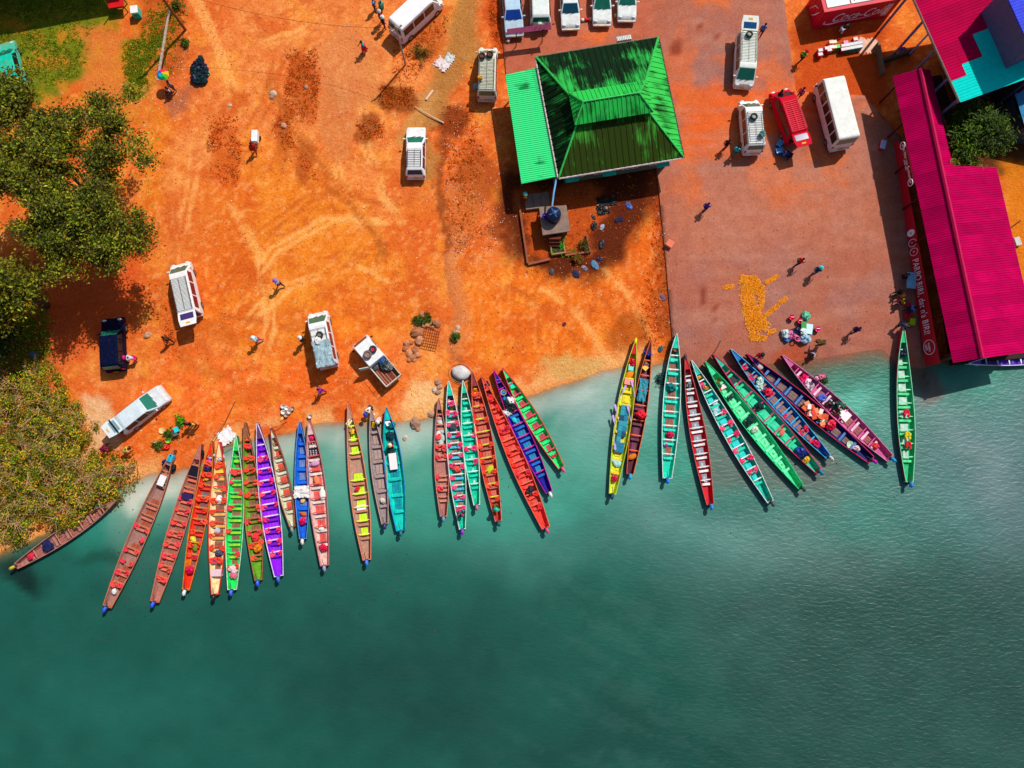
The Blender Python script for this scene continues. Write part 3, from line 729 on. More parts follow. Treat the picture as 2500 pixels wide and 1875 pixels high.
fl = [P(2200, 200, 0.25), P(2300, 180, 0.25), P(2530, 870, 0.25), P(2330, 890, 0.25)]
obj('floor', MB().slab([L(q) for q in fl][::-1], 0.5), mat((52, 30, 26), 0.8), br)
dw = lerp2(r0, r1, 0.5)
A, B = L(P(2262, 200, 3.0)), L(P(2392, 860, 3.0))
obj('counter_wall', MB().slab([(A.x, A.y, 0.25), (A.x, A.y, 3.2), (B.x, B.y, 3.2), (B.x, B.y, 0.25)], 0.1), mat((60, 16, 22), 0.8), br)
for k in range(8):
    q = L(w0.lerp(w1, 0.03 + k * 0.134)); q = Vector((q.x + 0.25, q.y, 0))
    obj('post', MB().box((q.x, q.y, 1.45), (0.12, 0.12, 3.4)), paint((90, 14, 30)), br)
# red front boards with lettering
def board(pts, label, m):
    p = [Vector(q) for q in pts]
    return obj(label, MB().slab([L(q) for q in p], 0.06), m, br)
s_bot0, s_bot1 = P(2184, 345, 0.35), P(2262, 893, 0.35)
s_top1, s_top0 = P(2298, 886, 1.9), P(2200, 345, 0.95)
def bil(t, f): return s_bot0.lerp(s_bot1, t).lerp(s_top0.lerp(s_top1, t), f)
bm_ = MB(); NB = 40; vsb = []
for k in range(NB + 1):
    a, c = L(bil(k / NB, 0)), L(bil(k / NB, 1)); vsb += [a, c, a + Vector((.05, 0, -.05)), c + Vector((.05, 0, -.05))]
fsb = []
for k in range(NB):
    q = k * 4; fsb += [(q, q + 4, q + 5, q + 1), (q + 2, q + 3, q + 7, q + 6), (q, q + 2, q + 6, q + 4), (q + 1, q + 5, q + 7, q + 3)]
fsb += [(0, 1, 3, 2), (NB * 4, NB * 4 + 2, NB * 4 + 3, NB * 4 + 1)]
sb = obj('sign_board', bm_.add(vsb, fsb), mat((196, 6, 34), 0.6, var=0.1), br)
WHT = mat((248, 232, 240), 0.6, var=0.0)
def lay(parent, s, size, q00, q01, q11, q10, t, f, shear=0.0, sx=1.0, m=WHT, flip=False):
    """lettering on the board: t along it (north to south), f from its lower to its upper edge"""
    a = lerp2(lerp2(q00, q01, t), lerp2(q10, q11, t), f); a2 = lerp2(lerp2(q00, q01, t + .01), lerp2(q10, q11, t + .01), f)
    up = (lerp2(q10, q11, t) - lerp2(q00, q01, t)).normalized(); u = (a2 - a).normalized(); n = u.cross(up).normalized()
    if n.z < 0: n = -n
    up = n.cross(u)
    M = Matrix(((u.x, up.x, n.x, 0), (u.y, up.y, n.y, 0), (u.z, up.z, n.z, 0), (0, 0, 0, 1)))
    o = link('lettering', textmesh(s, size, shear), parent, m=m)
    o.matrix_local = Matrix.Translation(L(a) + n * 0.09) @ M @ Matrix.Diagonal((sx, 1, 1, 1))
    return o, M, L(a) + n * 0.08
adv = {'I': .5, 'i': .4, ',': .4, ' ': .45, "'": .3, '!': .4, 't': .6, 'd': .8, 'a': .75, 'n': .8}
txt = "PARBO BIRI, dat n'a BIRI!"; tot = sum(adv.get(ch, 1.0) for ch in txt); tt = 0.0
for ch in txt:
    w_ = adv.get(ch, 1.0); tq = 0.535 + 0.335 * (tt + w_ / 2) / tot; tt += w_
    if ch != ' ': lay(sb, ch, 0.95, s_bot0, s_bot1, s_top1, s_top0, tq, 0.5, sx=0.62)
def emblem(t, f, w, h, texts, ring=True):
    o, M, a = lay(sb, texts[0], 0.3, s_bot0, s_bot1, s_top1, s_top0, t, f, sx=0.8, m=mat((190, 10, 40), 0.6) if ring else WHT)
    MM = Matrix.Translation(a) @ M
    pl = [(math.cos(k * math.pi / 10) * w, math.sin(k * math.pi / 10) * h) for k in range(20)]
    e = MB(); e.prism(pl, -0.012, 0.0); e.v = [tuple(MM @ Vector(v)) for v in e.v]
    if ring: obj('emblem', e, WHT, sb)
    else:
        e = MB()
        for k in range(20):
            p, q = pl[k], pl[(k + 1) % 20]; e.tube([MM @ Vector((*p, 0)), MM @ Vector((*q, 0))], 0.025, 4)
        obj('emblem', e, WHT, sb)
emblem(0.42, 0.5, 0.3, 0.42, ['18'], True); emblem(0.465, 0.5, 0.32, 0.42, ['x'], False); emblem(0.505, 0.5, 0.32, 0.42, ['K'], False)
emblem(0.925, 0.5, 0.62, 0.6, ['PARBO'], False)
lay(sb, 'BIER', 0.3, s_bot0, s_bot1, s_top1, s_top0, 0.925, 0.3, sx=0.9)
# upper fascia with small lettering, hung from the eave
t0, t1 = 0.235, 0.385
f_t0, f_t1 = w0.lerp(w1, t0), w0.lerp(w1, t1)
fb0, fb1 = f_t0 + Vector((-0.12, 0, -0.75)), f_t1 + Vector((-0.12, 0, -0.75))
fb = board([fb0, fb1, f_t1 + Vector((-.06, 0, -.02)), f_t0 + Vector((-.06, 0, -.02))], 'fascia_board', mat((150, 6, 34), 0.5))
q = (fb0, fb1, f_t1 + Vector((-.06, 0, -.02)), f_t0 + Vector((-.06, 0, -.02)))
lay(fb, 'het bier van Suriname', 0.42, *q, 0.5, 0.62, sx=0.85); lay(fb, 'sinds 1955', 0.24, *q, 0.5, 0.25, sx=0.9)
for t in (0.06, 0.94):
    o, M, a = lay(fb, 'P', 0.4, *q, t, 0.5); MM = Matrix.Translation(a) @ M; e = MB()
    for k in range(14): e.tube([MM @ Vector((math.cos(j * math.pi / 7) * .3, math.sin(j * math.pi / 7) * .32, 0)) for j in (k, k + 1)], 0.03, 4)
    obj('emblem', e, WHT, fb)

# ---- big shed in the corner: magenta sheets, grey and turquoise ones let in
zs = 5.6
c0s, c1s = P(2215, -40, zs), P(2345, 250, zs)
c2s = P(2560, 173, zs + 0.9); c3s = P(2470, -110, zs + 0.9)
sc_ = Vector(((c0s.x + c2s.x) / 2, (c0s.y + c2s.y) / 2, 0))
shd = thing('market_shed', 'large shed with crimson roof sheets, turquoise ones along its lower edge', 'shed', (sc_.x, sc_.y, surf(sc_.x, sc_.y)))
S = lambda q: q - sc_
sr = obj('roof', MB().slab([S(c1s), S(c2s), S(c3s), S(c0s)], 0.06), mat((120, 10, 50)), shd)
CY = mat((10, 218, 206), 0.7, var=0.1, key='sheet'); GRY = mat((120, 112, 96), 0.6); MG2 = [mat((176 + 8 * k, 2, 66 + 2 * k), 0.7, var=0.15, scale=0.7, key='sheet%d' % k) for k in range(3)]
ln_ = (c1s - c0s).length; wd = (c2s - c1s).length
cuts = [(0, wd * .18), (wd * .18, wd * .42), (wd * .42, wd * .68), (wd * .68, wd)]
def shedmat(i, c):
    k = [x[0] for x in cuts].index(c); N = round(ln_ / 1.0)
    j = N - 1 - i
    if j < 1: return CY
    if j == 1: return CY if k != 1 else CY
    if j in (2,): return CY if k >= 1 else MG2[i % 3]
    if j in (3, 4): return CY if k == 2 else (GRY if k == 3 else MG2[i % 3])
    if j in (8, 9): return GRY if k == 3 else MG2[i % 3]
    return MG2[i % 3]
sheets(sr, [S(c0s), S(c1s), S(c2s), S(c3s)], 1.0, shedmat, ribs=4, ribh=0.03, ribw=0.04, vcut=cuts)
for t in (0.05, 0.3, 0.55, 0.8, 0.985):
    for a, b in ((c0s, c1s), (c3s, c2s)):
        q = S(a.lerp(b, t)); q = q.lerp(Vector((0, 0, q.z)), 0.04)
        obj('post', MB().box((q.x, q.y, q.z / 2), (0.16, 0.16, q.z - 0.1)), paint((110, 110, 150)), shd)
A, B = S(c0s), S(c1s)
obj('gutter', MB().tube([A + Vector((-.08, 0, 0)), B + Vector((-.08, 0, 0))], 0.09, 6), paint((120, 100, 90)), sr)
for t, e_ in ((0.42, P(2222, 131, .7)), (0.985, P(2306, 268, .1))):
    a = S(c0s.lerp(c1s, t)); obj('brace', MB().tube([a + Vector((0, 0, -.1)), S(e_)], 0.09, 6), paint((130, 150, 210)), shd)
obj('back_wall', MB().slab([S(c3s) * 1.0, S(c2s) * 1.0, Vector((S(c2s).x, S(c2s).y, 0)), Vector((S(c3s).x, S(c3s).y, 0))], 0.15), mat((70, 60, 64)), shd)
# ---- blue roof above it, mostly out of the picture, whose shadow crosses the shed
b0, b1, b2, b3 = P(2448, -30, 9.3), P(2515, 118, 9.3), P(2900, -40, 10.0), P(2800, -330, 10.0)
bcn = Vector(((b0.x + b2.x) / 2, (b0.y + b2.y) / 2, 0))
bl = thing('blue_building', 'tall building with violet blue roof at the right edge', 'building', (bcn.x, bcn.y, 0))
B_ = lambda q: q - bcn
br2 = obj('roof', MB().slab([B_(b1), B_(b2), B_(b3), B_(b0)], 0.1), mat((60, 60, 200)), bl)
sheets(br2, [B_(b0), B_(b1), B_(b2), B_(b3)], 1.0, lambda i, c: mat((70, 84, 226), 0.7, key='sheet'), ribs=4, ribh=0.03, ribw=0.04)
wq = MB()
ins = [B_(q).lerp(Vector((0, 0, B_(q).z)), 0.03) for q in (b0, b1, b2, b3)]
for i in range(4):
    a, b = ins[i], ins[(i + 1) % 4]; wq.slab([(a.x, a.y, 0), (b.x, b.y, 0), (b.x, b.y, b.z - 0.15), (a.x, a.y, a.z - 0.15)], 0.2)
obj('wall', wq, mat((90, 90, 130)), bl)
# turquoise small roof at right edge below the shed
t_ = [P(2478, 228, 3.0), P(2560, 200, 3.0), P(2590, 330, 2.7), P(2502, 310, 2.7)]
tcn = Vector((sum(q.x for q in t_) / 4, sum(q.y for q in t_) / 4, 0))
ts = thing('turquoise_kiosk', 'small turquoise sheet roofed kiosk cut by the right edge', 'kiosk', (tcn.x, tcn.y, surf(tcn.x, tcn.y)))
tl = [q - tcn for q in t_]
tr_ = obj('roof', MB().slab([tl[3], tl[2], tl[1], tl[0]], 0.05), mat((20, 120, 170)), ts)
sheets(tr_, [tl[3], tl[2], tl[1], tl[0]], 0.9, lambda i, c: mat((20, 150, 200), 0.5), ribs=4, ribh=0.03, ribw=0.04)
wq = MB()
for i in range(4):
    a, b = tl[i] * 0.88, tl[(i + 1) % 4] * 0.88; wq.slab([(a.x, a.y, 0), (b.x, b.y, 0), (b.x, b.y, 2.4), (a.x, a.y, 2.4)], 0.1)
obj('wall', wq, mat((60, 70, 90)), ts)

# ---- house at the top left: only its shadow and a strip of wall reach the picture
h0, h1 = P(-260, 36, 0), P(350, -74, 0)
hc = Vector(((h0.x + h1.x) / 2, (h0.y + h1.y) / 2 + 3.2, 0)); hr = math.atan2(h1.y - h0.y, h1.x - h0.x)
hl = (h1 - h0).length
ho = thing('roadside_house', 'dark blue walled house at the top left edge', 'house', (hc.x, hc.y, gz(hc.x, hc.y)), hr)
wq = MB()
for s in (-1, 1): wq.box((0, s * 3.0, 3.3), (hl, 0.2, 6.9)); wq.box((s * (hl / 2 - .1), 0, 3.3), (0.2, 5.8, 6.9))
obj('wall', wq, mat((40, 60, 120)), ho)
r_ = obj('roof', MB().slab([(-hl / 2 - .6, -3.7, 6.9), (hl / 2 + .6, -3.7, 6.9), (hl / 2 + .6, 0, 8.0), (-hl / 2 - .6, 0, 8.0)], 0.08).slab([(-hl / 2 - .6, 0, 8.0), (hl / 2 + .6, 0, 8.0), (hl / 2 + .6, 3.7, 6.9), (-hl / 2 - .6, 3.7, 6.9)], 0.08), mat((120, 70, 60)), ho)
for x in (-4, 0, 4):
    w = obj('window', MB().box((x, -3.12, 1.6), (1.2, 0.05, 1.2)), DGLASS, ho)
    obj('sill', MB().box((x, -3.16, 0.95), (1.4, 0.14, 0.08)), paint((200, 200, 200)), w)

# ---- red shipping container kiosk with white script
k0, k1 = P(2013, 30, 2.6), P(2204, -4, 2.6)
kc = Vector(((k0.x + k1.x) / 2, (k0.y + k1.y) / 2, 0)); kr = math.atan2(k1.y - k0.y, k1.x - k0.x); kl = (k1 - k0).length
kd = 2.5; kc = kc + Vector((-math.sin(kr), math.cos(kr), 0)) * (kd / 2)
ko = thing('container_kiosk', 'red container kiosk with white script lettering and pale roof panels', 'kiosk', (kc.x, kc.y, surf(kc.x, kc.y)), kr)
RED = mat((210, 8, 48), 0.5, var=0.12)
obj('body', MB().box((0, 0, 1.29), (kl, kd, 2.58)), RED, ko, bevel=0.03)
for s in range(18):
    x = -kl / 2 + 0.25 + s * (kl - 0.5) / 17
    if abs(x) > kl / 2 - 0.5: obj('rib', MB().box((x, -kd / 2 - 0.02, 1.3), (0.12, 0.04, 2.3)), RED, ko)
for s in range(5):
    obj('rib', MB().box((-kl / 2 - 0.02, -0.95 + 0.47 * s, 1.3), (0.04, 0.14, 2.3)), RED, ko)
for i in range(3):
    w = (kl - 0.6) / 3
    pnl = obj('roof_panel', MB().box((-kl / 2 + 0.3 + w * (i + 0.5), 0.12, 2.62), (w - 0.12, kd - 0.45, 0.05)), mat((226, 236, 232), 0.6, var=0.15), ko)
    hm = MB(); rd = random.Random(i)
    for k in range(12): hm.lathe([(0.05, 0), (0.05, 0.012)], (-kl / 2 + 0.3 + w * (i + 0.1 + 0.8 * rd.random()), -0.7 + 1.6 * rd.random(), 2.646), 8)
    obj('roof_hole', hm, DARK, pnl)  # dark discs standing in for holes in the roof panel
tm = link('lettering', textmesh('Coca-Cola', 1.5, 0.35), ko, (0.2, -kd / 2 - 0.045, 1.35), (math.pi / 2, 0, 0), (0.78, 1.05, 1), WHT)
sw = MB(); sw.tube([(-kl / 2 + 0.7, -kd / 2 - .03, 1.15), (-kl / 2 + 0.65, -kd / 2 - .03, .75), (-kl / 2 + 1.2, -kd / 2 - .03, .55), (-kl / 2 + 2.2, -kd / 2 - .03, .72), (0.3, -kd / 2 - .03, .62), (1.6, -kd / 2 - .03, .75)], [.02, .05, .06, .05, .03, .02], 5)
obj('flourish', sw, WHT, ko)
obj('poster', MB().box((kl / 2 - 0.75, -kd / 2 - 0.03, 1.3), (0.5, 0.03, 1.7)), mat((222, 214, 220)), ko)
obj('lettering', MB().tube([(-kl / 2 - .05, .5, .6), (-kl / 2 - .05, .1, 1.6), (-kl / 2 - .05, -.4, 1.9)], [.02, .05, .02], 4).tube([(-kl / 2 - .05, -.1, .5), (-kl / 2 - .05, -.5, 1.2), (-kl / 2 - .05, -.8, 2.0)], [.02, .06, .02], 4), WHT, ko)

# ------------------------------------------------------------------ people: one skinned body per pose, clothes over it
SK = {
 'stand': dict(pel=(0, 0, .93), ch=(0.01, 0, 1.28), nk=(0.0, 0, 1.46), hd=(.03, 0, 1.66),
    kn=[(0.03, .10, .5), (0.0, -.10, .5)], an=[(-.02, .11, .09), (-.04, -.11, .09)], el=[(.0, .27, 1.14), (0.03, -.27, 1.14)], wr=[(.14, .25, .92), (.16, -.24, .95)]),
 'walk': dict(pel=(0, 0, .92), ch=(.04, 0, 1.27), nk=(.05, 0, 1.45), hd=(.09, 0, 1.64),
    kn=[(.18, .10, .53), (-.06, -.10, .5)], an=[(.26, .10, .10), (-.34, -.10, .17)], el=[(-.12, .26, 1.15), (.16, -.25, 1.16)], wr=[(-.08, .25, .92), (.34, -.2, 1.02)]),
 'bend': dict(pel=(-.08, 0, .9), ch=(.25, 0, 1.08), nk=(.42, 0, 1.12), hd=(.6, 0, 1.1),
    kn=[(.02, .13, .5), (.0, -.13, .5)], an=[(-.03, .15, .09), (-.03, -.15, .09)], el=[(.42, .25, .8), (.44, -.25, .8)], wr=[(.55, .18, .55), (.55, -.18, .55)]),
 'sit': dict(pel=(0, 0, .5), ch=(.02, 0, .86), nk=(.03, 0, 1.04), hd=(.08, 0, 1.23),
    kn=[(.44, .12, .52), (.44, -.12, .52)], an=[(.46, .13, .1), (.46, -.13, .1)], el=[(.08, .27, .74), (.08, -.27, .74)], wr=[(.32, .16, .62), (.32, -.16, .62)]),
 'crouch': dict(pel=(-.12, 0, .32), ch=(.1, 0, .64), nk=(.2, 0, .8), hd=(.3, 0, .96),
    kn=[(.25, .16, .5), (.25, -.16, .5)], an=[(0, .15, .09), (0, -.15, .09)], el=[(.3, .26, .5), (.3, -.26, .5)], wr=[(.46, .12, .3), (.46, -.12, .3)]),
}
def skin_mesh(name, nodes, edges, root, sub=1):
    me = bpy.data.meshes.new(name); me.from_pydata([n[0] for n in nodes], edges, []); me.update()
    o = bpy.data.objects.new(name, me); col.objects.link(o)
    md = o.modifiers.new('s', 'SKIN'); md.use_smooth_shade = True
    for i, n in enumerate(nodes):
        sv = me.skin_vertices[0].data[i]; sv.radius = (n[1], n[1] if len(n) < 3 else n[2]); sv.use_root = (i == root)
    sb = o.modifiers.new('u', 'SUBSURF'); sb.levels = sub; sb.render_levels = sub
    dg = bpy.context.evaluated_depsgraph_get()
    r = bpy.data.meshes.new_from_object(o.evaluated_get(dg)); r.name = name
    bpy.data.objects.remove(o); bpy.data.meshes.remove(me)
    r.materials.clear(); r.materials.append(mat((80, 48, 34), 0.6))
    return r
_pm = {}
def pose_meshes(pose):
    if pose in _pm: return _pm[pose]
    s = SK[pose]; V = Vector
    pel, ch, nk, hd = V(s['pel']), V(s['ch']), V(s['nk']), V(s['hd'])
    up = (nk - ch).normalized(); N = []; Ed = []
    def nd(p, r, parent=None):
        N.append((tuple(p), r)); i = len(N) - 1
        if parent is not None: Ed.append((parent, i))
        return i
    a = nd(pel, .125); b = nd(pel.lerp(ch, .5), .115, a); c = nd(ch, .125, b); d = nd(nk, .05, c); e = nd(nk.lerp(hd, .55), .075, d); f = nd(hd, .092, e)
    fw = V((1, 0, 0)); g = nd(hd + up * .09, .07, f)
    nd(hd + fw * .1 - up * .02, .018, f)                               # nose
    nd(hd + V((-.01, .09, -.01)), .02, f); nd(hd + V((-.01, -.09, -.01)), .02, f)   # ears
    for k, sy in ((0, 1), (1, -1)):
        h = nd(pel + V((0, .095 * sy, -.05)), .09, a); kn, an = V(s['kn'][k]), V(s['an'][k])
        q = nd(kn, .058, h); w = nd(kn.lerp(an, .45), .052, q); t = nd(an, .038, w); nd(an + V((.15, .02 * sy, -.045)), .034, t)
        sh = nd(ch + up * .1 + V((0, .17 * sy, 0)), .06, c); el, wr = V(s['el'][k]), V(s['wr'][k])
        x = nd(el, .042, sh); y = nd(wr, .03, x); dr = (wr - el).normalized(); pa = nd(wr + dr * .07, .034, y)
        side = V((0, 1, 0)).cross(dr).normalized() if abs(dr.y) < .9 else V((1, 0, 0))
        for j in range(4):
            tip = wr + dr * (.15 + (.02 if j in (1, 2) else 0)) + side * (j - 1.5) * .024 + V((0, -sy * .02, 0))
            nd(tip, .010, nd(wr + dr * .11 + side * (j - 1.5) * .021, .011, pa))
        nd(wr + dr * .08 + side * .05 + V((0, -sy * .035, 0)), .011, y)
    body = skin_mesh('body', N, Ed, 0)
    # shirt
    N = []; Ed = []
    a = nd(pel + V((0, 0, -.02)), .15); b = nd(pel.lerp(ch, .5), .142, a); c = nd(ch, .15, b); d = nd(nk - up * .05, .075, c)
    for k, sy in ((0, 1), (1, -1)):
        sh = nd(ch + up * .1 + V((0, .17 * sy, 0)), .078, c); nd(V(s['el'][k]).lerp(ch + up * .1 + V((0, .17 * sy, 0)), .25), .064, sh)
    shirt = skin_mesh('shirt', N, Ed, 0)
    N = []; Ed = []
    a = nd(pel + V((0, 0, .0)), .148)
    for k, sy in ((0, 1), (1, -1)):
        h = nd(pel + V((0, .1 * sy, -.05)), .112, a); kn, an = V(s['kn'][k]), V(s['an'][k]); q = nd(kn, .08, h); nd(kn.lerp(an, .8), .064, q)
    pants = skin_mesh('trousers', N, Ed, 0)
    hm = MB(); hm.ell(hd + up * .045 + V((-.02, 0, 0)), (.107, .104, .088), 10, 7); hair = hm.mesh('hair', DARK, True)
    ht = MB(); ht.lathe([(.2, 0), (.2, .02), (.11, .03), (.10, .10), (.03, .13)], hd + up * .06, 12); hat = ht.mesh('hat', DARK, True)
    ey = MB()
    for sy in (1, -1): ey.ell(hd + V((.088, .034 * sy, .015)), (.014, .014, .01), 6, 4)
    eyes = ey.mesh('eyes', DARK)
    lp = MB(); lp.ell(hd + V((.086, 0, -.05)), (.012, .028, .008), 6, 4); lips = lp.mesh('mouth', mat((110, 50, 44)))
    sk = MB(); sk.lathe([(.17, .2), (.2, 0), (.27, -.45), (.25, -.45), (.1, 0.1)], pel, 12); skirt = sk.mesh('skirt', DARK, True)
    _pm[pose] = dict(body=body, shirt=shirt, trousers=pants, hair=hair, hat=hat, eyes=eyes, mouth=lips, skirt=skirt)
    return _pm[pose]
def person(px, py, label, shirt, pants, pose='stand', face=0.0, hat=None, skirt=None, z=None, dz=0.9, skin=(74, 44, 30), sc=1.0):
    """px, py: where the middle of the figure shows in the photograph; face: degrees, 0 = east, 90 = north"""
    if z is None:
        g = G(px, py, dz); zz = g.z
        if not inpave(g.x, g.y) and g.z <= WL + 0.01: zz = WL - 0.35
    else: g = P(px, py, z + dz); zz = z
    t = thing('person', label, 'person', (g.x, g.y, zz), R(face), 'people on the landing')
    t.scale = (sc,) * 3
    m = pose_meshes(pose)
    link('body', m['body'], t, m=mat(skin, 0.55)); link('shirt', m['shirt'], t, m=cloth(shirt))
    link('trousers', m['trousers'], t, m=cloth(pants)); link('eyes', m['eyes'], t); link('mouth', m['mouth'], t)
    if skirt: link('skirt', m['skirt'], t, m=cloth(skirt))
    link('hat', m['hat'], t, m=cloth(hat)) if hat else link('hair', m['hair'], t, m=mat((18, 13, 12), 0.9))
    return t

# ------------------------------------------------------------------ goods
def jacket_mesh():
    m = MB()
    m.tube([(-.26, .10, .04), (-.08, .17, .09), (.12, .14, .11), (.2, .02, .12), (.12, -.10, .1), (-.04, -.13, .08)], [.06, .1, .095, .07, .08, .09], 6)
    m.ell((-.2, -.14, .05), (.14, .1, .07), 8, 5, .2, 3); m.box((-.12, .15, .13), (.2, .12, .06), .3); m.ell((.02, .02, .07), (.14, .12, .06), 7, 5, .25, 5)
    return m.mesh('life_jacket', cloth((240, 60, 70)), False)
JM = jacket_mesh()
def crumple(seed, noise=.26):
    m = MB(); m.ell((0, 0, .24), (.36, .3, .26), 14, 9, noise, seed); m.ell((.2, .12, .2), (.2, .16, .2), 9, 6, .3, seed + 7); m.ell((-.2, -.1, .2), (.2, .2, .2), 9, 6, .3, seed + 9); m.ell((.08, .02, .5), (.07, .06, .12), 6, 5, .2, seed + 1)
    return m.mesh('bag', DARK, False)
BAGS = [crumple(k) for k in range(5)]
def sackm(seed):
    m = MB(); rd = random.Random(seed); m.ell((0, 0, .14), (.42, .26, .15), 12, 6, .07, seed); m.box((.42, 0, .15), (.1, .24, .06), 0)
    return m.mesh('sack', DARK, True)
SACKS = [sackm(k) for k in range(3)]
def bag(px, py, z, c, label, group=None, s=1.0, name='plastic_bag', cat='bag'):
    p = P(px, py, z + .25 * s) if z is not None else G(px, py, .25)
    o = link(name, random.choice(BAGS), None, (p.x, p.y, z if z is not None else p.z - .02), (0, 0, random.uniform(0, 6.3)), s, cloth(c) if random.random() < .4 else mat(c, .4, var=.3, scale=7))
    return tag(o, label, cat, group)
def sack(px, py, z, c, label, group=None, s=1.0, rz=None):
    p = P(px, py, z + .1) if z is not None else G(px, py, .1)
    o = link('sack', random.choice(SACKS), None, (p.x, p.y, z if z is not None else p.z - .01), (0, 0, random.uniform(0, 6.3) if rz is None else rz), s, cloth(c))
    return tag(o, label, 'sack', group)
def cooler(px, py, z, rz, d, c, lid, label, group=None, name='cooler_box', cat='cooler'):
    p = P(px, py, z + d[2]) if z is not None else G(px, py, d[2])
    t = thing(name, label, cat, (p.x, p.y, z if z is not None else p.z), rz, group)
    obj('body', MB().box((0, 0, d[2] * .42), (d[0], d[1], d[2] * .84)), plastic(c), t, bevel=.02)
    obj('lid', MB().box((0, 0, d[2] * .92), (d[0] + .03, d[1] + .03, d[2] * .15)), plastic(lid), t, bevel=.02)
    for s in (1, -1): obj('handle', MB().box((0, s * (d[1] / 2 + .02), d[2] * .6), (d[0] * .4, .03, .04)), plastic((60, 60, 64)), t)
    return t
def jerry(px, py, z, c, label, group=None, s=1.0, rz=0.0):
    p = P(px, py, z + .3) if z is not None else G(px, py, .3)
    t = thing('jerrycan', label, 'jerrycan', (p.x, p.y, z if z is not None else p.z), rz, group); t.scale = (s,) * 3
    obj('body', MB().box((0, 0, .2), (.44, .28, .4)), plastic(c), t, bevel=.05)
    obj('handle', MB().tube([(-.1, 0, .4), (-.08, 0, .48), (.08, 0, .48), (.1, 0, .4)], .025, 5), plastic(c), t)
    obj('cap', MB().lathe([(.04, 0), (.04, .06), (.02, .07)], (.16, 0, .4), 8), plastic((30, 30, 30)), t)
    return t
def bucket(px, py, z, c, label, group=None, r=.2, h=.28, name='bucket', cat='bucket'):
    p = P(px, py, z + h) if z is not None else G(px, py, h)
    t = thing(name, label, cat, (p.x, p.y, z if z is not None else p.z), 0, group)
    obj('body', MB().lathe([(r * .75, 0), (r, h), (r * 1.06, h), (r * 1.06, h - .03), (r * .9, h - .03), (r * .68, .03)], (0, 0, 0), 14), plastic(c), t, smooth=True)
    obj('handle', MB().tube([(-r, 0, h), (-r * .6, .02, h + .1), (r * .6, .02, h + .1), (r, 0, h)], .012, 4), STEEL, t)
    return t
def tyre_on(loc, label, rot=(0, 0, 0), r=.32, c=(52, 48, 46), rim=(190, 170, 160), group=None):
    t = thing('spare_tyre', label, 'tyre', loc, rot=rot, group=group)
    obj('tyre', MB().lathe([(r * .55, 0), (r * .85, -.0), (r, .05), (r, .16), (r * .85, .21), (r * .55, .21), (r * .5, .1)], (0, 0, 0), 18), mat(c, .85), t, smooth=True)
    obj('rim', MB().lathe([(r * .5, .05), (r * .5, .15), (r * .3, .12), (r * .12, .15), (r * .1, .17)], (0, 0, 0), 14), mat(rim, .5), t)
    return t
def crumpled_sheet(parent_name, cpx, cpy, z, w, l, rz, c, label, cat='tarpaulin', h=.12, seed=0, rag=.12, drape=0.0):
    nx, ny = 15, 19; rd = np.random.default_rng(seed)
    X, Y = np.meshgrid(np.linspace(-.5, .5, nx), np.linspace(-.5, .5, ny))
    Zz = fbm(X * 10 + seed * 9, Y * 10, 2.2, seed, 4) * h * 2 - drape * np.clip(np.maximum(np.abs(X), np.abs(Y)) - .36, 0, 1) * 6
    ed = (np.abs(X) > .49) | (np.abs(Y) > .49)
    X = X * w * (1 + ed * rd.uniform(-rag, rag, X.shape)); Y = Y * l * (1 + ed * rd.uniform(-rag, rag, X.shape))
    m = MB(); vs = [(x, y, max(zz, .01)) if drape == 0 else (x, y, zz) for x, y, zz in zip(X.ravel(), Y.ravel(), Zz.ravel())]
    fs = [(j * nx + i, j * nx + i + 1, (j + 1) * nx + i + 1, (j + 1) * nx + i) for j in range(ny - 1) for i in range(nx - 1)]
    m.add(vs, fs)
    p = P(cpx, cpy, z + h) if z is not None else G(cpx, cpy, h)
    o = link(parent_name, m.mesh(parent_name, mat(c, .38, var=.15, scale=5, bump=.3), False), None, (p.x, p.y, z if z is not None else p.z), (0, 0, rz))
    sd_ = o.modifiers.new('thickness', 'SOLIDIFY'); sd_.thickness = .015
    return tag(o, label, cat)

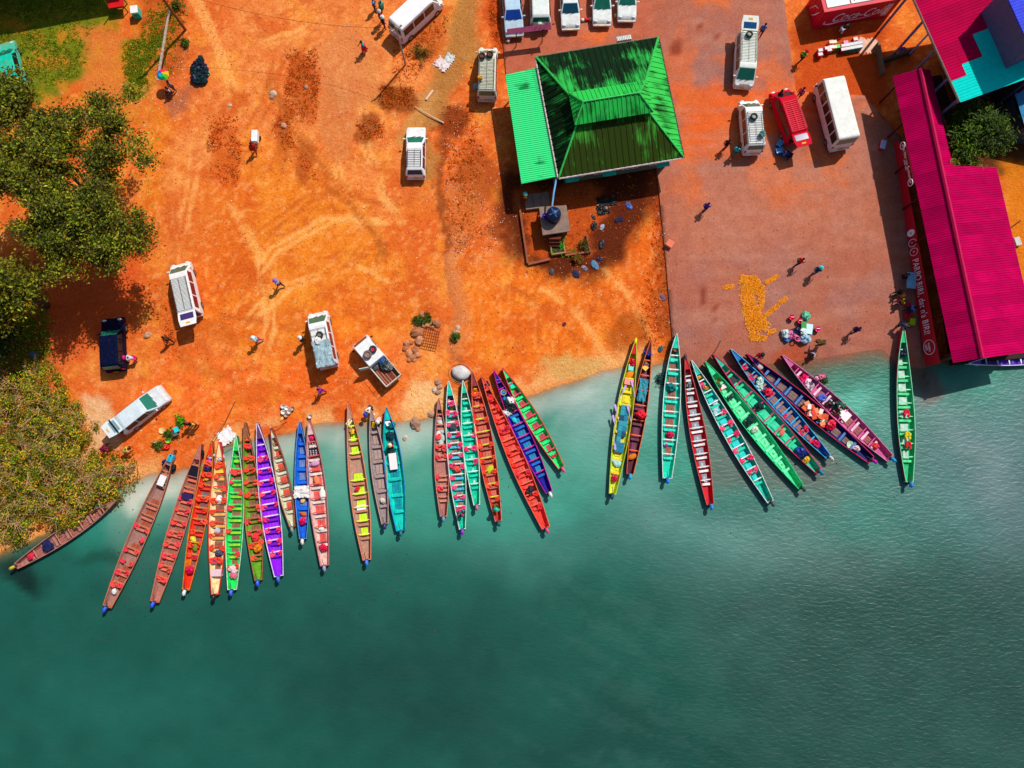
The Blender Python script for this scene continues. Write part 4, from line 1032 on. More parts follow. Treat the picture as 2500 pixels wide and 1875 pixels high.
# ------------------------------------------------------------------ river boats
HW = [.44, 2.05, .45]
def hullw(t, tip=.05):
    s0, ex_, mid_ = HW
    if t < mid_: f = s0 + (1 - s0) * math.sin(math.pi / 2 * t / mid_)
    else: f = 1 - ((t - mid_) / (1 - mid_)) ** ex_ * (1 - tip)
    return f
BOATS = []
def boat(name, bow, stern, wpx, label, hull, inside, gun, bench, floor, n=8, jac=None, jn=0, jrange=(0, 1), motor=(60, 100, 225), rib=None, digits=None, woody=False, deck=None, planks=3, ribfull=True, motor_rz=0.0, bowtip=None):
    HW[0] = random.uniform(.36, .52); HW[1] = random.uniform(1.8, 2.35); HW[2] = random.uniform(.4, .5)
    z0 = WL
    b0 = P(*bow, z0 + .8); gb = surf(b0.x, b0.y)
    rise = max(0.0, gb - .12 - z0)
    B = P(*bow, z0 + .85 + rise); S_ = P(*stern, z0 + .5)
    d = B - S_; Lh = math.hypot(d.x, d.y); rz = math.atan2(d.y, d.x)
    pitch = math.atan2(rise, Lh)
    W = wpx / 27.2
    t = thing(name, label, 'boat', (S_.x, S_.y, z0), rot=(0, -pitch, rz), group='river boats drawn up along the bank')
    K = 26; mk = wood if woody else paint
    hgt = lambda u: .50 + .12 * max(0, .25 - u) + .40 * max(0, (u - .6) / .4) ** 2
    flz = lambda u: .05 + .38 * max(0, (u - .8) / .2) ** 2
    hm = MB(); vs = []
    for i in range(K + 1):
        u = i / K; w = W / 2 * hullw(u); h = hgt(u); x = u * Lh; f = flz(u); th = min(.035, w * .4); fw = max(.02, (w - th) * .62)
        vs += [(x, w, h), (x, w * .94, h * .45), (x, w * .5, f - .22), (x, -w * .5, f - .22), (x, -w * .94, h * .45), (x, -w, h),
               (x, -(w - th), h), (x, -max(fw, (w - th) * .9), h * .5), (x, -fw, f), (x, fw, f), (x, max(fw, (w - th) * .9), h * .5), (x, w - th, h)]
    fs = []
    for i in range(K):
        for j in range(12):
            a, b_ = i * 12 + j, i * 12 + (j + 1) % 12; fs.append((a, b_, b_ + 12, a + 12))
    fs += [tuple(range(0, 12)), tuple(K * 12 + j for j in range(11, -1, -1))]
    hm.add(vs, fs)
    me = hm.mesh('hull', mk(hull)); me.materials.append(mk(inside))
    me.polygons.foreach_set('material_index', [(1 if 6 <= (k % 12) <= 10 and k < K * 12 else 0) for k in range(len(me.polygons))]); me.update()
    link('hull', me, t)
    for s in (1, -1):                                   # gunwale rails
        obj('gunwale', MB().tube([(i / K * Lh, s * (W / 2 * hullw(i / K) - .012), hgt(i / K) + .012) for i in range(K + 1)], .034, 5), mk(gun), t)
    obj('transom', MB().box((0.03, 0, .34), (.05, W * .40, .5)), mk(gun), t)
    # foredeck
    u0 = .90
    dk_ = [(u * Lh, W / 2 * hullw(u) - .02, hgt(u) - .03) for u in (u0, .94, .97, .995)]
    obj('foredeck', MB().slab([(x, -y, z) for x, y, z in dk_] + [(x, y, z) for x, y, z in reversed(dk_)], .03), mk(deck or inside), t)
    if bowtip: obj('bow_cap', MB().ell((Lh * .985, 0, hgt(.985) - .02), (.3, .12, .1), 8, 6), mk(bowtip), t)
    ua, ub = .10, .88
    st = (ub - ua) / n; seats = []
    for k in range(n):
        u = ua + st * (k + .5); w = W / 2 * hullw(u) - .05; h = hgt(u)
        if woody and random.random() < .08: seats.append((u, w, h)); continue
        br_ = obj('thwart', MB().box((u * Lh - .12, 0, h - .2 + random.uniform(-.01, .01)), (.2, w * 1.5, .035), random.uniform(-.03, .03)), mk(bench), t)
        ur_ = u + .14 / Lh
        if ribfull:
            wr = W / 2 * hullw(ur_) - .03; zz = hgt(ur_) - .05
            rm = MB(); xx = ur_ * Lh + .1
            rm.add([(xx - .05, -wr * .6, zz), (xx + .05, -wr * .6, zz), (xx + .05, wr * .6, zz), (xx - .05, wr * .6, zz), (xx, -wr, zz), (xx, wr, zz),
                    (xx - .05, -wr * .6, zz - .05), (xx + .05, -wr * .6, zz - .05), (xx + .05, wr * .6, zz - .05), (xx - .05, wr * .6, zz - .05), (xx, -wr, zz - .05), (xx, wr, zz - .05)],
                   [(0, 1, 2, 3), (0, 4, 1), (3, 2, 5), (9, 8, 7, 6), (1, 7, 8, 2), (0, 3, 9, 6), (1, 4, 10, 7), (4, 0, 6, 10), (2, 8, 11, 5), (5, 11, 9, 3), (7, 10, 6), (8, 9, 11)])
            obj('crossbeam', rm, mk(rib or gun), t)
        seats.append((u, w, h))
        l_ = st * Lh - .5
        fw = w * .62 * .92; pw = fw * 2 / planks * .86
        for q in range(planks):
            y = (q - (planks - 1) / 2) * fw * 2 / planks * .95
            obj('floor_plank', MB().box((u * Lh + .12 + l_ / 2, y, flz(u) + .05), (l_, pw, .03), random.uniform(-.012, .012)), mk(floor), t)
        if digits and k < len(digits):
            link('numeral', textmesh(digits[n - 1 - k] if n - 1 - k < len(digits) else '1', .34, 0), t, (u * Lh + .15 + l_ / 2, 0, flz(u) + .074), (0, 0, math.pi / 2), m=mat((235, 240, 240) if sum(floor) < 500 else (60, 120, 110)))
    # outboard motor
    om = MB(); om.box((-.12, 0, .3), (.12, .14, .9)); om.box((-.02, 0, .62), (.2, .26, .18)); om.tube([(-.05, 0, .72), (.35, .06, .78), (.6, .1, .8)], [.03, .025, .03], 5); om.box((-.2, 0, -.18), (.4, .05, .12))
    mo = obj('outboard_motor', om, mat((60, 60, 66), .5), t)
    mo.rotation_euler = (0, 0, motor_rz)
    cw = MB(); cw.ell((-.2, 0, .82), (.27, .145, .15), 12, 8); cw.box((-.2, 0, .7), (.4, .23, .1)); cw.box((-.2, 0, .95), (.3, .08, .05))
    obj('cowling', cw, mat(motor, .3, var=.1, coat=.4), mo, smooth=True)
    # life jackets hung on the ends of the thwarts
    if jac:
        cand = [(k, s) for k in range(n) for s in (1, -1) if jrange[0] <= seats[k][0] <= jrange[1]]
        random.shuffle(cand)
        for k, s in cand[:jn]:
            u, w, h = seats[k]
            lp = Vector((u * Lh + random.uniform(-.05, .2), s * (w - random.uniform(.1, .25)), h - .14))
            M = Matrix.Translation((S_.x, S_.y, z0)) @ Matrix.Rotation(rz, 4, 'Z') @ Matrix.Rotation(-pitch, 4, 'Y')
            p = M @ lp; c = jac[random.randrange(len(jac))]
            o = link('life_jacket', JM, None, p, (random.uniform(-.2, .2), random.uniform(-.2, .2), rz + math.pi / 2 * s + random.uniform(-.9, .9)), random.uniform(.75, 1.05), cloth(c))
            ORD = ['first', 'second', 'third', 'fourth', 'fifth', 'sixth', 'seventh', 'eighth', 'ninth', 'tenth', 'eleventh', 'twelfth']
            east = (math.cos(rz + math.pi / 2 * s) > 0)
            tag(o, 'life jacket, %s side, %s thwart from stern, %s' % ('right' if east else 'left', ORD[k], SHORT[name_i(label)]), 'life jacket', 'life jackets in the ' + SHORT[name_i(label)])
    def at(u, y=0.0, z=None):
        M = Matrix.Translation((S_.x, S_.y, z0)) @ Matrix.Rotation(rz, 4, 'Z') @ Matrix.Rotation(-pitch, 4, 'Y')
        return M @ Vector((u * Lh, y * W / 2, flz(u) + .07 if z is None else z))
    BOATS.append(dict(at=at, rz=rz, L=Lh, W=W, t=t))
    return BOATS[-1]
SHORT = {}
def name_i(label): return label
def put(bt, u, y, fn, *a, **k):
    """place a thing built by fn (which takes px, py, z first) inside a boat"""
    p = bt['at'](u, y, k.pop('zz', None)); qx, qy = PX(np.array([p.x]), np.array([p.y]), p.z)
    o = fn(float(qx[0]), float(qy[0]), p.z, *a, **k)
    o.location = p
    return o
PINK = [(240, 44, 104), (244, 70, 120)]; ORR = [(240, 66, 40), (246, 84, 56)]; RDP = [(240, 60, 76), (236, 76, 66)]
bd = [
 # bow, stern, width, short, label, hull, inside, gun, bench, floor, kw
 ((284, 1221), (40, 1382), 34, 'grey boat under the bushes', 'weathered grey wooden boat half hidden under the shore bushes', (120, 76, 66), (150, 104, 94), (170, 110, 96), (156, 106, 94), (150, 92, 82), dict(n=7, woody=True, motor=(200, 170, 40))),
 ((424, 1098), (262, 1481), 40, 'long brown boat', 'long brown wooden boat farthest left in the row, teal jerrycan at its bow', (120, 70, 56), (146, 106, 96), (186, 104, 74), (186, 106, 84), (150, 74, 52), dict(n=11, woody=True, jac=RDP, jn=11, jrange=(0, .52), motor=(50, 90, 225))),
 ((490, 1084), (378, 1469), 39, 'red-brown boat', 'red brown wooden boat with a dark bundle near its bow', (130, 64, 52), (158, 104, 92), (190, 106, 80), (206, 100, 76), (150, 92, 72), dict(n=11, woody=True, jac=RDP, jn=17, jrange=(0, .7), motor=(50, 90, 235))),
 ((516, 1077), (454, 1440), 36, 'orange-red boat with white motor', 'orange red boat crowded with goods, white outboard motor', (200, 60, 30), (240, 52, 26), (206, 140, 50), (230, 60, 40), (140, 96, 90), dict(n=10, jac=ORR + [(214, 40, 80)], jn=16, motor=(225, 225, 220))),
 ((535, 1079), (525, 1452), 41, 'cream boat with red sides', 'cream painted boat with crimson sides and orange thwarts', (190, 16, 44), (246, 222, 168), (232, 66, 48), (250, 176, 84), (146, 92, 78), dict(n=10, jac=ORR, jn=13, motor=(30, 28, 30))),
 ((576, 1063), (567, 1440), 40, 'bright green boat', 'bright green boat with pale rim and lime thwarts', (40, 150, 80), (26, 226, 96), (196, 236, 206), (150, 220, 50), (156, 104, 80), dict(n=10, jac=RDP, jn=9, motor=(60, 100, 220), rib=(90, 220, 110))),
 ((597, 1031), (631, 1417), 40, 'olive green boat', 'olive green boat with brown rims, bow high on the orange bank', (110, 80, 50), (106, 166, 40), (176, 112, 74), (134, 130, 40), (150, 96, 72), dict(n=10, jac=RDP + ORR, jn=18, motor=(50, 90, 220), deck=(150, 90, 74))),
 ((628, 1034), (681, 1407), 43, 'purple boat', 'vivid purple boat with white rim', (120, 60, 160), (148, 22, 238), (232, 220, 238), (128, 18, 206), (164, 48, 236), dict(n=10, jac=PINK, jn=17, motor=(60, 100, 216), deck=(110, 60, 110))),
 ((661, 1045), (714, 1287), 31, 'small cream boat', 'small cream boat with red floor boards between purple and blue boats', (150, 60, 50), (214, 212, 178), (160, 86, 70), (222, 216, 190), (226, 84, 66), dict(n=6, motor=(130, 140, 130))),
 ((731, 1030), (740, 1316), 33, 'royal blue boat', 'royal blue boat with a crumpled white cover amidships', (30, 80, 160), (20, 104, 220), (100, 146, 200), (16, 112, 236), (110, 136, 190), dict(n=7, motor=(225, 220, 200), ribfull=False)),
 ((754, 1026), (793, 1381), 41, 'pale pink boat with black crates', 'pale pink boat with red floor boards and two black crates', (180, 56, 76), (228, 186, 178), (196, 120, 120), (236, 208, 196), (228, 92, 84), dict(n=8, motor=(150, 140, 184), rib=(220, 90, 90))),
 ((850, 985), (896, 1367), 41, 'brown boat with lime floor', 'brown wooden boat with lime yellow floor boards', (120, 56, 50), (162, 122, 104), (216, 122, 88), (176, 116, 86), (184, 232, 36), dict(n=9, woody=True, rib=(214, 220, 80), motor=(60, 120, 236))),
 ((906, 1000), (940, 1279), 34, 'narrow grey boat', 'narrow bare grey wooden boat beside the turquoise boat', (120, 70, 64), (136, 122, 122), (186, 144, 124), (146, 126, 122), (158, 132, 124), dict(n=6, woody=True, motor=(60, 50, 110), ribfull=False, planks=2)),
 ((943, 995), (979, 1296), 42, 'turquoise boat with white box', 'turquoise boat carrying a long white box', (0, 110, 130), (0, 204, 188), (44, 144, 216), (0, 196, 186), (0, 150, 164), dict(n=6, motor=(30, 110, 130), ribfull=False)),
 ((1071, 971), (1083, 1261), 33, 'brown boat with white sacks', 'plain brown boat loaded with white sacks forward', (110, 60, 56), (158, 106, 98), (186, 116, 98), (190, 120, 102), (172, 118, 104), dict(n=9, woody=True, jac=RDP, jn=7, jrange=(.2, .7), motor=(110, 140, 170))),
 ((1095, 930), (1129, 1292), 38, 'teal boat with purple motor', 'teal boat with white rim, many pink jackets and purple motor', (0, 120, 110), (0, 206, 174), (224, 234, 226), (84, 190, 224), (170, 122, 108), dict(n=11, jac=PINK, jn=20, motor=(150, 50, 206))),
 ((1130, 929), (1164, 1233), 34, 'teal numbered boat', 'teal boat with white rim and white numerals on its floor', (0, 120, 110), (0, 208, 170), (220, 234, 222), (0, 214, 178), (0, 200, 168), dict(n=8, jac=PINK, jn=4, jrange=(.3, .62), motor=(190, 110, 150), digits='12345678', planks=1)),
 ((1153, 906), (1217, 1272), 39, 'red boat with lime beams', 'red boat with brown floor boards and yellow cross beams', (150, 40, 40), (216, 56, 44), (224, 120, 96), (186, 104, 84), (204, 108, 90), dict(n=9, jac=ORR, jn=14, rib=(206, 214, 50), motor=(50, 90, 90), deck=(150, 50, 60))),
 ((1175, 916), (1333, 1289), 38, 'all-red boat', 'all red boat with pink motor, longest of its cluster', (150, 16, 40), (242, 66, 54), (240, 110, 84), (240, 74, 60), (232, 92, 78), dict(n=11, jac=[(238, 50, 40), (228, 40, 60)], jn=13, motor=(224, 70, 124))),
 ((1205, 904), (1341, 1202), 36, 'navy boat with magenta rim', 'navy blue boat with magenta rim and white motor', (60, 10, 90), (26, 14, 160), (218, 22, 146), (12, 106, 192), (28, 140, 186), dict(n=8, motor=(226, 228, 226), rib=(214, 30, 150))),
 ((1226, 898), (1371, 1142), 33, 'green boat with red rim', 'green boat with red rim and crimson floor, smallest of its cluster', (190, 40, 60), (36, 228, 124), (240, 66, 76), (36, 238, 134), (196, 70, 90), dict(n=7, motor=(226, 76, 120), planks=2)),
 ((1553, 826), (1495, 1206), 38, 'lime yellow boat', 'lime yellow boat with red foredeck loaded with dark blue crates', (150, 60, 30), (214, 228, 56), (196, 214, 50), (240, 212, 24), (240, 214, 32), dict(n=9, motor=(60, 70, 110), deck=(222, 10, 50), bowtip=(238, 230, 20), ribfull=False, planks=1)),
 ((1590, 828), (1538, 1158), 33, 'maroon boat', 'dark maroon boat with orange rim', (80, 20, 30), (92, 26, 48), (238, 104, 48), (118, 54, 76), (112, 54, 82), dict(n=7, motor=(40, 170, 220), planks=1)),
 ((1652, 814), (1629, 1168), 40, 'teal boat beside the ramp', 'teal boat with brown floor hatches lying along the ramp edge', (0, 120, 120), (0, 210, 178), (228, 242, 234), (50, 226, 200), (156, 92, 74), dict(n=8, motor=(30, 130, 230))),
 ((1673, 865), (1734, 1232), 37, 'red numbered boat', 'red boat with white thwarts and grey numbered floor boards', (170, 16, 40), (208, 18, 40), (206, 90, 86), (236, 234, 234), (138, 154, 168), dict(n=9, motor=(50, 140, 220), digits='123456789', planks=1, rib=(232, 232, 232), bowtip=(60, 60, 66))),
 ((1688, 880), (1881, 1225), 37, 'teal boat with cyan floor', 'teal boat with white rim and cyan floor boards on the ramp', (10, 60, 120), (18, 190, 170), (236, 242, 232), (0, 210, 176), (22, 214, 216), dict(n=10, jac=PINK, jn=10, jrange=(.1, .62), motor=(90, 84, 96), planks=1)),
 ((1722, 883), (1955, 1189), 38, 'mint green boat', 'mint green boat all one colour with wide floor boards', (20, 150, 100), (66, 226, 156), (56, 212, 136), (124, 244, 184), (112, 240, 174), dict(n=9, motor=(30, 100, 80), digits='123456789', planks=1, ribfull=False)),
 ((1741, 865), (1998, 1150), 38, 'teal boat with crimson rim', 'teal boat with crimson rim among the boats on the ramp', (120, 16, 50), (22, 196, 160), (226, 40, 106), (30, 218, 146), (46, 218, 164), dict(n=8, motor=(30, 130, 170), planks=1)),
 ((1784, 852), (2022, 1115), 35, 'sky blue boat', 'blue boat with sky blue rim and brown floor boards', (60, 20, 70), (22, 106, 184), (78, 194, 238), (160, 120, 108), (152, 110, 102), dict(n=9, jac=[(226, 30, 70), (214, 20, 90)], jn=6, motor=(214, 206, 200), rib=(50, 184, 226))),
 ((1824, 864), (2127, 1123), 40, 'navy boat with heaped goods', 'navy boat with crimson rim heaped with orange goods amidships', (110, 16, 60), (22, 30, 104), (232, 34, 88), (76, 124, 184), (134, 102, 98), dict(n=9, motor=(216, 20, 170), ribfull=False)),
 ((1910, 867), (2173, 1119), 42, 'pink boat', 'pink boat with people and goods aboard, farthest right of the ramp row', (110, 30, 70), (206, 88, 150), (214, 146, 180), (240, 196, 212), (158, 92, 84), dict(n=9, motor=(40, 160, 226), rib=(220, 80, 150))),
 ((2206, 798), (2220, 1177), 40, 'green boat beside the bar', 'green boat afloat alone beside the bar building', (180, 34, 64), (28, 184, 118), (150, 234, 186), (84, 222, 146), (186, 214, 202), dict(n=9, motor=(60, 130, 220), planks=1)),
 ((2365, 887), (2690, 852), 36, 'violet boat', 'violet boat with white sides moored under the bar roof', (226, 226, 236), (116, 60, 214), (236, 236, 244), (90, 60, 186), (108, 62, 198), dict(n=9, motor=(60, 60, 66))),
]
BT = []
for (bow, stern, w, short, label, hull, ins_, gun, bench, floor, kw) in bd:
    SHORT[label] = short
    BT.append(boat('river_boat', bow, stern, w, label, hull, ins_, gun, bench, floor, **kw))
# cargo in the boats
b = BT
put(b[0], .30, 0, bag, (28, 34, 84), 'navy bundle in the grey boat under the bushes', s=1.3)
put(b[0], .13, .1, bag, (210, 40, 70), 'red bag near the stern of the grey boat under the bushes', s=.8)
put(b[1], .80, 0, cooler, b[1]['rz'], (.85, .55, .5), (40, 190, 175), (232, 230, 232), 'white lidded turquoise cooler in the long brown boat')
put(b[1], .945, 0, jerry, (30, 180, 210), 'turquoise jerrycan at the bow of the long brown boat', s=1.5, rz=b[1]['rz'])
put(b[1], .905, .5, bag, (26, 30, 80), 'navy bag at the bow of the long brown boat', s=.8)
put(b[1], .89, -.4, bag, (24, 24, 30), 'black bag at the bow of the long brown boat', s=.9)
put(b[1], .09, .1, bag, (226, 226, 226), 'white bag at the stern of the long brown boat', s=.6)
put(b[2], .83, 0, cooler, b[2]['rz'], (.95, .8, .45), (230, 210, 80), (24, 26, 40), 'dark covered crate with yellow side in the red brown boat')
put(b[2], .66, 0, cooler, b[2]['rz'], (.5, .85, .4), (40, 30, 76), (48, 36, 84), 'dark violet suitcase in the red brown boat', name='suitcase', cat='suitcase')
put(b[2], .93, .2, bag, (120, 220, 30), 'lime bag at the bow of the red brown boat', s=.7)
put(b[2], .945, -.2, bag, (24, 22, 40), 'black bag at the bow of the red brown boat', s=.8)
put(b[2], .905, 0, bag, (220, 40, 90), 'crimson bag at the bow of the red brown boat', s=.7)
put(b[3], .90, 0, bag, (228, 220, 214), 'white bag at the bow of the orange red boat', s=.8)
put(b[3], .86, 0, bag, (170, 50, 190), 'violet bag in the orange red boat', s=.8)
put(b[3], .81, .2, bag, (40, 36, 90), 'navy bag in the orange red boat', s=.9)
put(b[3], .75, 0, sack, (230, 190, 60), 'yellow sack in the orange red boat', s=.9)
put(b[3], .62, 0, bag, (30, 130, 160), 'blue bag in the orange red boat', s=.6)
put(b[3], .33, .4, bag, (226, 220, 60), 'yellow bag amidships in the orange red boat', s=.7)
put(b[3], .28, 0, sack, (120, 130, 30), 'olive sack in the orange red boat', s=.9)
put(b[3], .13, 0, bag, (206, 10, 70), 'crimson bag near the stern of the orange red boat', s=1.0)
put(b[3], .17, .4, bag, (214, 110, 20), 'ochre bag near the stern of the orange red boat', s=.9)
put(b[4], .90, 0, bag, (232, 222, 220), 'white bag at the bow of the cream boat', s=.9)
cr = put(b[4], .83, 0, cooler, b[4]['rz'], (.9, .8, .22), (240, 190, 60), (246, 200, 76), 'yellow slatted crate in the cream boat', name='crate', cat='crate')
put(b[4], .62, .0, bag, (236, 232, 232), 'white plastic bag amidships in the cream boat', s=.8)
put(b[4], .41, .1, bag, (196, 190, 206), 'pale grey bag in the cream boat', s=.7)
put(b[4], .27, -.2, bag, (80, 80, 110), 'grey bag in the cream boat', s=.8)
put(b[4], .22, .3, bag, (120, 60, 180), 'violet bag in the cream boat', s=.7)
put(b[4], .14, 0, cooler, b[4]['rz'], (.55, .95, .35), (206, 190, 196), (226, 190, 200), 'white box with red marks at the stern of the cream boat', name='box', cat='box')
put(b[5], .92, 0, bag, (196, 190, 60), 'yellow bag at the bow of the bright green boat', s=.8)
put(b[5], .76, .3, bag, (240, 76, 76), 'red bag in the bright green boat', s=.9)
put(b[5], .13, .1, bag, (230, 200, 200), 'pale pink bag near the stern of the bright green boat', s=1.0)
put(b[5], .09, 0, bag, (236, 110, 150), 'pink bag at the stern of the bright green boat', s=.8)
put(b[6], .90, .1, bag, (240, 110, 40), 'orange bag at the bow of the olive green boat', s=.9)
put(b[6], .20, -.2, bag, (226, 130, 20), 'amber bag near the stern of the olive green boat', s=1.0)
put(b[6], .27, 0, bag, (240, 60, 60), 'red bag near the stern of the olive green boat', s=.9)
put(b[9], .40, 0, lambda px, py, z, *a: crumpled_sheet('cover', px, py, z, 1.25, .95, b[9]['rz'] + 1.57, (226, 220, 216), 'crumpled white cover in the royal blue boat', h=.14, seed=4), zz=.5)
put(b[9], .33, 0, sack, (240, 190, 110), 'peach sack in the royal blue boat', s=.8)
put(b[9], .21, 0, sack, (204, 100, 30), 'orange sack in the royal blue boat', s=.7)
put(b[9], .15, .1, bag, (214, 10, 80), 'crimson bag in the royal blue boat', s=.9)
for u, nm in ((.775, 'rear'), (.825, 'front')):
    o = put(b[10], u, 0, cooler, b[10]['rz'], (.5, .72, .25), (30, 28, 34), (50, 50, 56), nm + ' black crate of bottles in the pale pink boat', name='bottle_crate', cat='crate')
    for i in range(3):
        for j in range(3): obj('bottle', MB().lathe([(.06, 0), (.06, .06), (.03, .1)], (-.16 + .16 * i, -.23 + .23 * j, .26), 7), plastic((206, 190, 196)), o)
put(b[10], .88, 0, bag, (236, 40, 110), 'pink bag at the bow of the pale pink boat', s=.7)
put(b[10], .70, 0, sack, (206, 150, 190), 'lilac sack in the pale pink boat', s=1.0)
put(b[10], .58, 0, sack, (244, 130, 90), 'orange sack in the pale pink boat', s=1.0)
put(b[10], .48, -.5, sack, (240, 236, 226), 'long white roll in the pale pink boat', s=1.2, rz=b[10]['rz'])
put(b[10], .25, 0, bag, (230, 226, 216), 'white bag in the pale pink boat', s=.7)
put(b[10], .12, 0, bag, (206, 20, 70), 'crimson bag near the stern of the pale pink boat', s=.9)
put(b[11], .88, .2, jerry, (236, 224, 170), 'cream jerrycan at the bow of the brown boat with lime floor', s=1.3, rz=1.0)
put(b[11], .82, 0, jerry, (236, 190, 20), 'yellow jerrycan in the brown boat with lime floor', rz=b[11]['rz'])
put(b[11], .33, 0, cooler, b[11]['rz'], (.4, .75, .25), (220, 220, 226), (232, 232, 236), 'white box in the brown boat with lime floor', name='box', cat='box')
put(b[11], .45, .2, bag, (226, 40, 60), 'red bag in the brown boat with lime floor', s=.6)
for u, nm in ((.86, 'rear'), (.90, 'front')): put(b[12], u, 0, jerry, (238, 190, 10), nm + ' yellow jerrycan in the narrow grey boat', rz=b[12]['rz'], s=.85)
put(b[12], .955, 0, sack, (230, 216, 180), 'cream sack at the bow of the narrow grey boat', s=.6)
put(b[12], .2, 0, bag, (216, 210, 200), 'white bag near the stern of the narrow grey boat', s=.6)
put(b[13], .56, 0, cooler, b[13]['rz'], (1.35, .62, .42), (120, 96, 96), (236, 226, 226), 'long white box in the turquoise boat', name='box', cat='box')
put(b[13], .88, .1, cooler, b[13]['rz'] + .4, (.5, .4, .35), (210, 226, 226), (236, 240, 240), 'small white box at the bow of the turquoise boat', name='box', cat='box')
put(b[13], .86, -.3, bag, (40, 130, 140), 'teal bag at the bow of the turquoise boat', s=.9)
put(b[13], .78, 0, bag, (20, 60, 70), 'dark bag in the turquoise boat', s=1.0)
put(b[13], .66, .1, bag, (30, 70, 60), 'dark green bag amidships in the turquoise boat', s=1.0)
for k, (u, y, c) in enumerate([(.80, 0, (206, 214, 212)), (.72, -.3, (190, 206, 200)), (.70, .3, (214, 220, 216)), (.66, -.2, (170, 196, 186)), (.65, .35, (206, 214, 206)), (.62, 0, (190, 204, 196))]):
    put(b[14], u, y, sack if k else sack, c, 'white sack heaped in the plain brown boat', 'white sacks in the plain brown boat', s=1.1 if k == 0 else .85)
put(b[15], .90, .0, bag, (40, 44, 60), 'dark bag at the bow of the teal boat with purple motor', s=.7)
put(b[15], .84, 0, bucket, (236, 180, 40), 'yellow basin in the teal boat with purple motor', r=.3, h=.14, name='basin', cat='basin')
put(b[15], .68, 0, bag, (60, 76, 90), 'grey bag in the teal boat with purple motor', s=.9)
put(b[15], .40, 0, bag, (240, 80, 70), 'red bag in the teal boat with purple motor', s=.8)
put(b[16], .89, 0, bag, (40, 90, 60), 'dark green bag at the bow of the teal numbered boat', s=.8)
put(b[16], .905, -.1, bag, (226, 190, 30), 'small yellow bag at the bow of the teal numbered boat', s=.5)
put(b[17], .88, 0, jerry, (226, 150, 20), 'amber jerrycan at the bow of the red boat with lime beams', s=.8)
put(b[17], .34, 0, sack, (190, 196, 30), 'lime sack in the red boat with yellow beams', s=1.1)
put(b[18], .935, 0, bag, (44, 20, 60), 'dark violet bag at the bow of the all red boat', s=1.0)
put(b[18], .87, 0, bag, (110, 60, 80), 'plum bag in the all red boat', s=.7)
put(b[18], .24, 0, bag, (46, 40, 50), 'black bundle near the stern of the all red boat', s=1.0)
for k, (u, y, c, s) in enumerate([(.92, 0, (200, 180, 160), .8), (.82, .0, (206, 196, 176), .9)]):
    put(b[19], u, y, bucket, c, ('front' if k == 0 else 'rear') + ' pale churn in the navy boat with magenta rim', r=.24, h=.45, name='churn', cat='churn')
for k, (u, y, c) in enumerate([(.735, .3, (24, 40, 40)), (.71, -.2, (20, 30, 34)), (.74, -.5, (230, 234, 232)), (.68, .3, (22, 44, 44)), (.685, -.1, (26, 36, 36)), (.67, .6, (226, 230, 230))]):
    put(b[19], u, y, bag, c, ('black' if sum(c) < 300 else 'white') + ' refuse bag in the navy boat with magenta rim', ('black' if sum(c) < 300 else 'white') + ' bags in the navy boat', s=1.05)
put(b[19], .60, .2, sack, (40, 200, 206), 'turquoise sack in the navy boat with magenta rim', s=.8)
put(b[20], .84, 0, cooler, b[20]['rz'], (.42, .4, .3), (20, 200, 196), (30, 214, 206), 'turquoise box in the green boat with red rim', name='box', cat='box')
put(b[20], .13, 0, bucket, (226, 30, 60), 'red bucket near the stern of the green boat with red rim', r=.24, h=.2)
# lime boat: rows of dark blue drink crates
cm = (14, 60, 84)
for i in range(9):
    for j in (-1, 1):
        if (i, j) == (2, -1): continue
        o = put(b[21], .28 + i * .034, j * .26 - .05, cooler, b[21]['rz'], (.40, .34, .3), cm, random.choice([(24, 120, 150), (16, 70, 100), (40, 150, 170)]), 'drinks crate, %s column, %s from the stern, in the lime yellow boat' % ('left' if j > 0 else 'right', ['first', 'second', 'third', 'fourth', 'fifth', 'sixth', 'seventh', 'eighth', 'ninth'][i]), 'drinks crates in the lime boat', name='drinks_crate', cat='crate')
put(b[21], .85, 0, bag, (214, 20, 50), 'red bag behind the foredeck of the lime yellow boat', s=1.0)
put(b[21], .81, 0, cooler, b[21]['rz'], (.42, .42, .34), (30, 180, 170), (120, 220, 210), 'turquoise box in the lime yellow boat', name='box', cat='box')
put(b[21], .77, 0, sack, (240, 140, 20), 'orange sack in the lime yellow boat', s=1.1)
put(b[21], .72, 0, cooler, b[21]['rz'] + 1.57, (.75, .5, .35), (226, 110, 90), (240, 150, 126), 'salmon box with white lid stripe in the lime yellow boat', name='box', cat='box')
for k in range(4): put(b[21], .195 + .012 * (k % 2), -.3 + .2 * k, sack, (166, 214, 206), 'pale mint sack near the stern of the lime yellow boat', 'mint sacks in the lime boat', s=.75)
put(b[21], .10, 0, bag, (206, 20, 80), 'crimson bag at the stern of the lime yellow boat', s=.8)
def paddle(px, py, z, rz, c, label, group):
    m = MB(); m.box((0, 0, 0.0), (.9, .05, .04)); m.add([(.4, -.06, .02), (.95, -.1, .02), (1.05, 0, .02), (.95, .1, .02), (.4, .06, .02), (.4, -.06, -.02), (.95, -.1, -.02), (1.05, 0, -.02), (.95, .1, -.02), (.4, .06, -.02)], [(0, 1, 2, 3, 4), (9, 8, 7, 6, 5), (0, 5, 6, 1), (1, 6, 7, 2), (2, 7, 8, 3), (3, 8, 9, 4), (4, 9, 5, 0)])
    p = P(px, py, z); o = obj('paddle', m, wood(c), None, p, (0, 0, rz)); return tag(o, label, 'paddle', group)
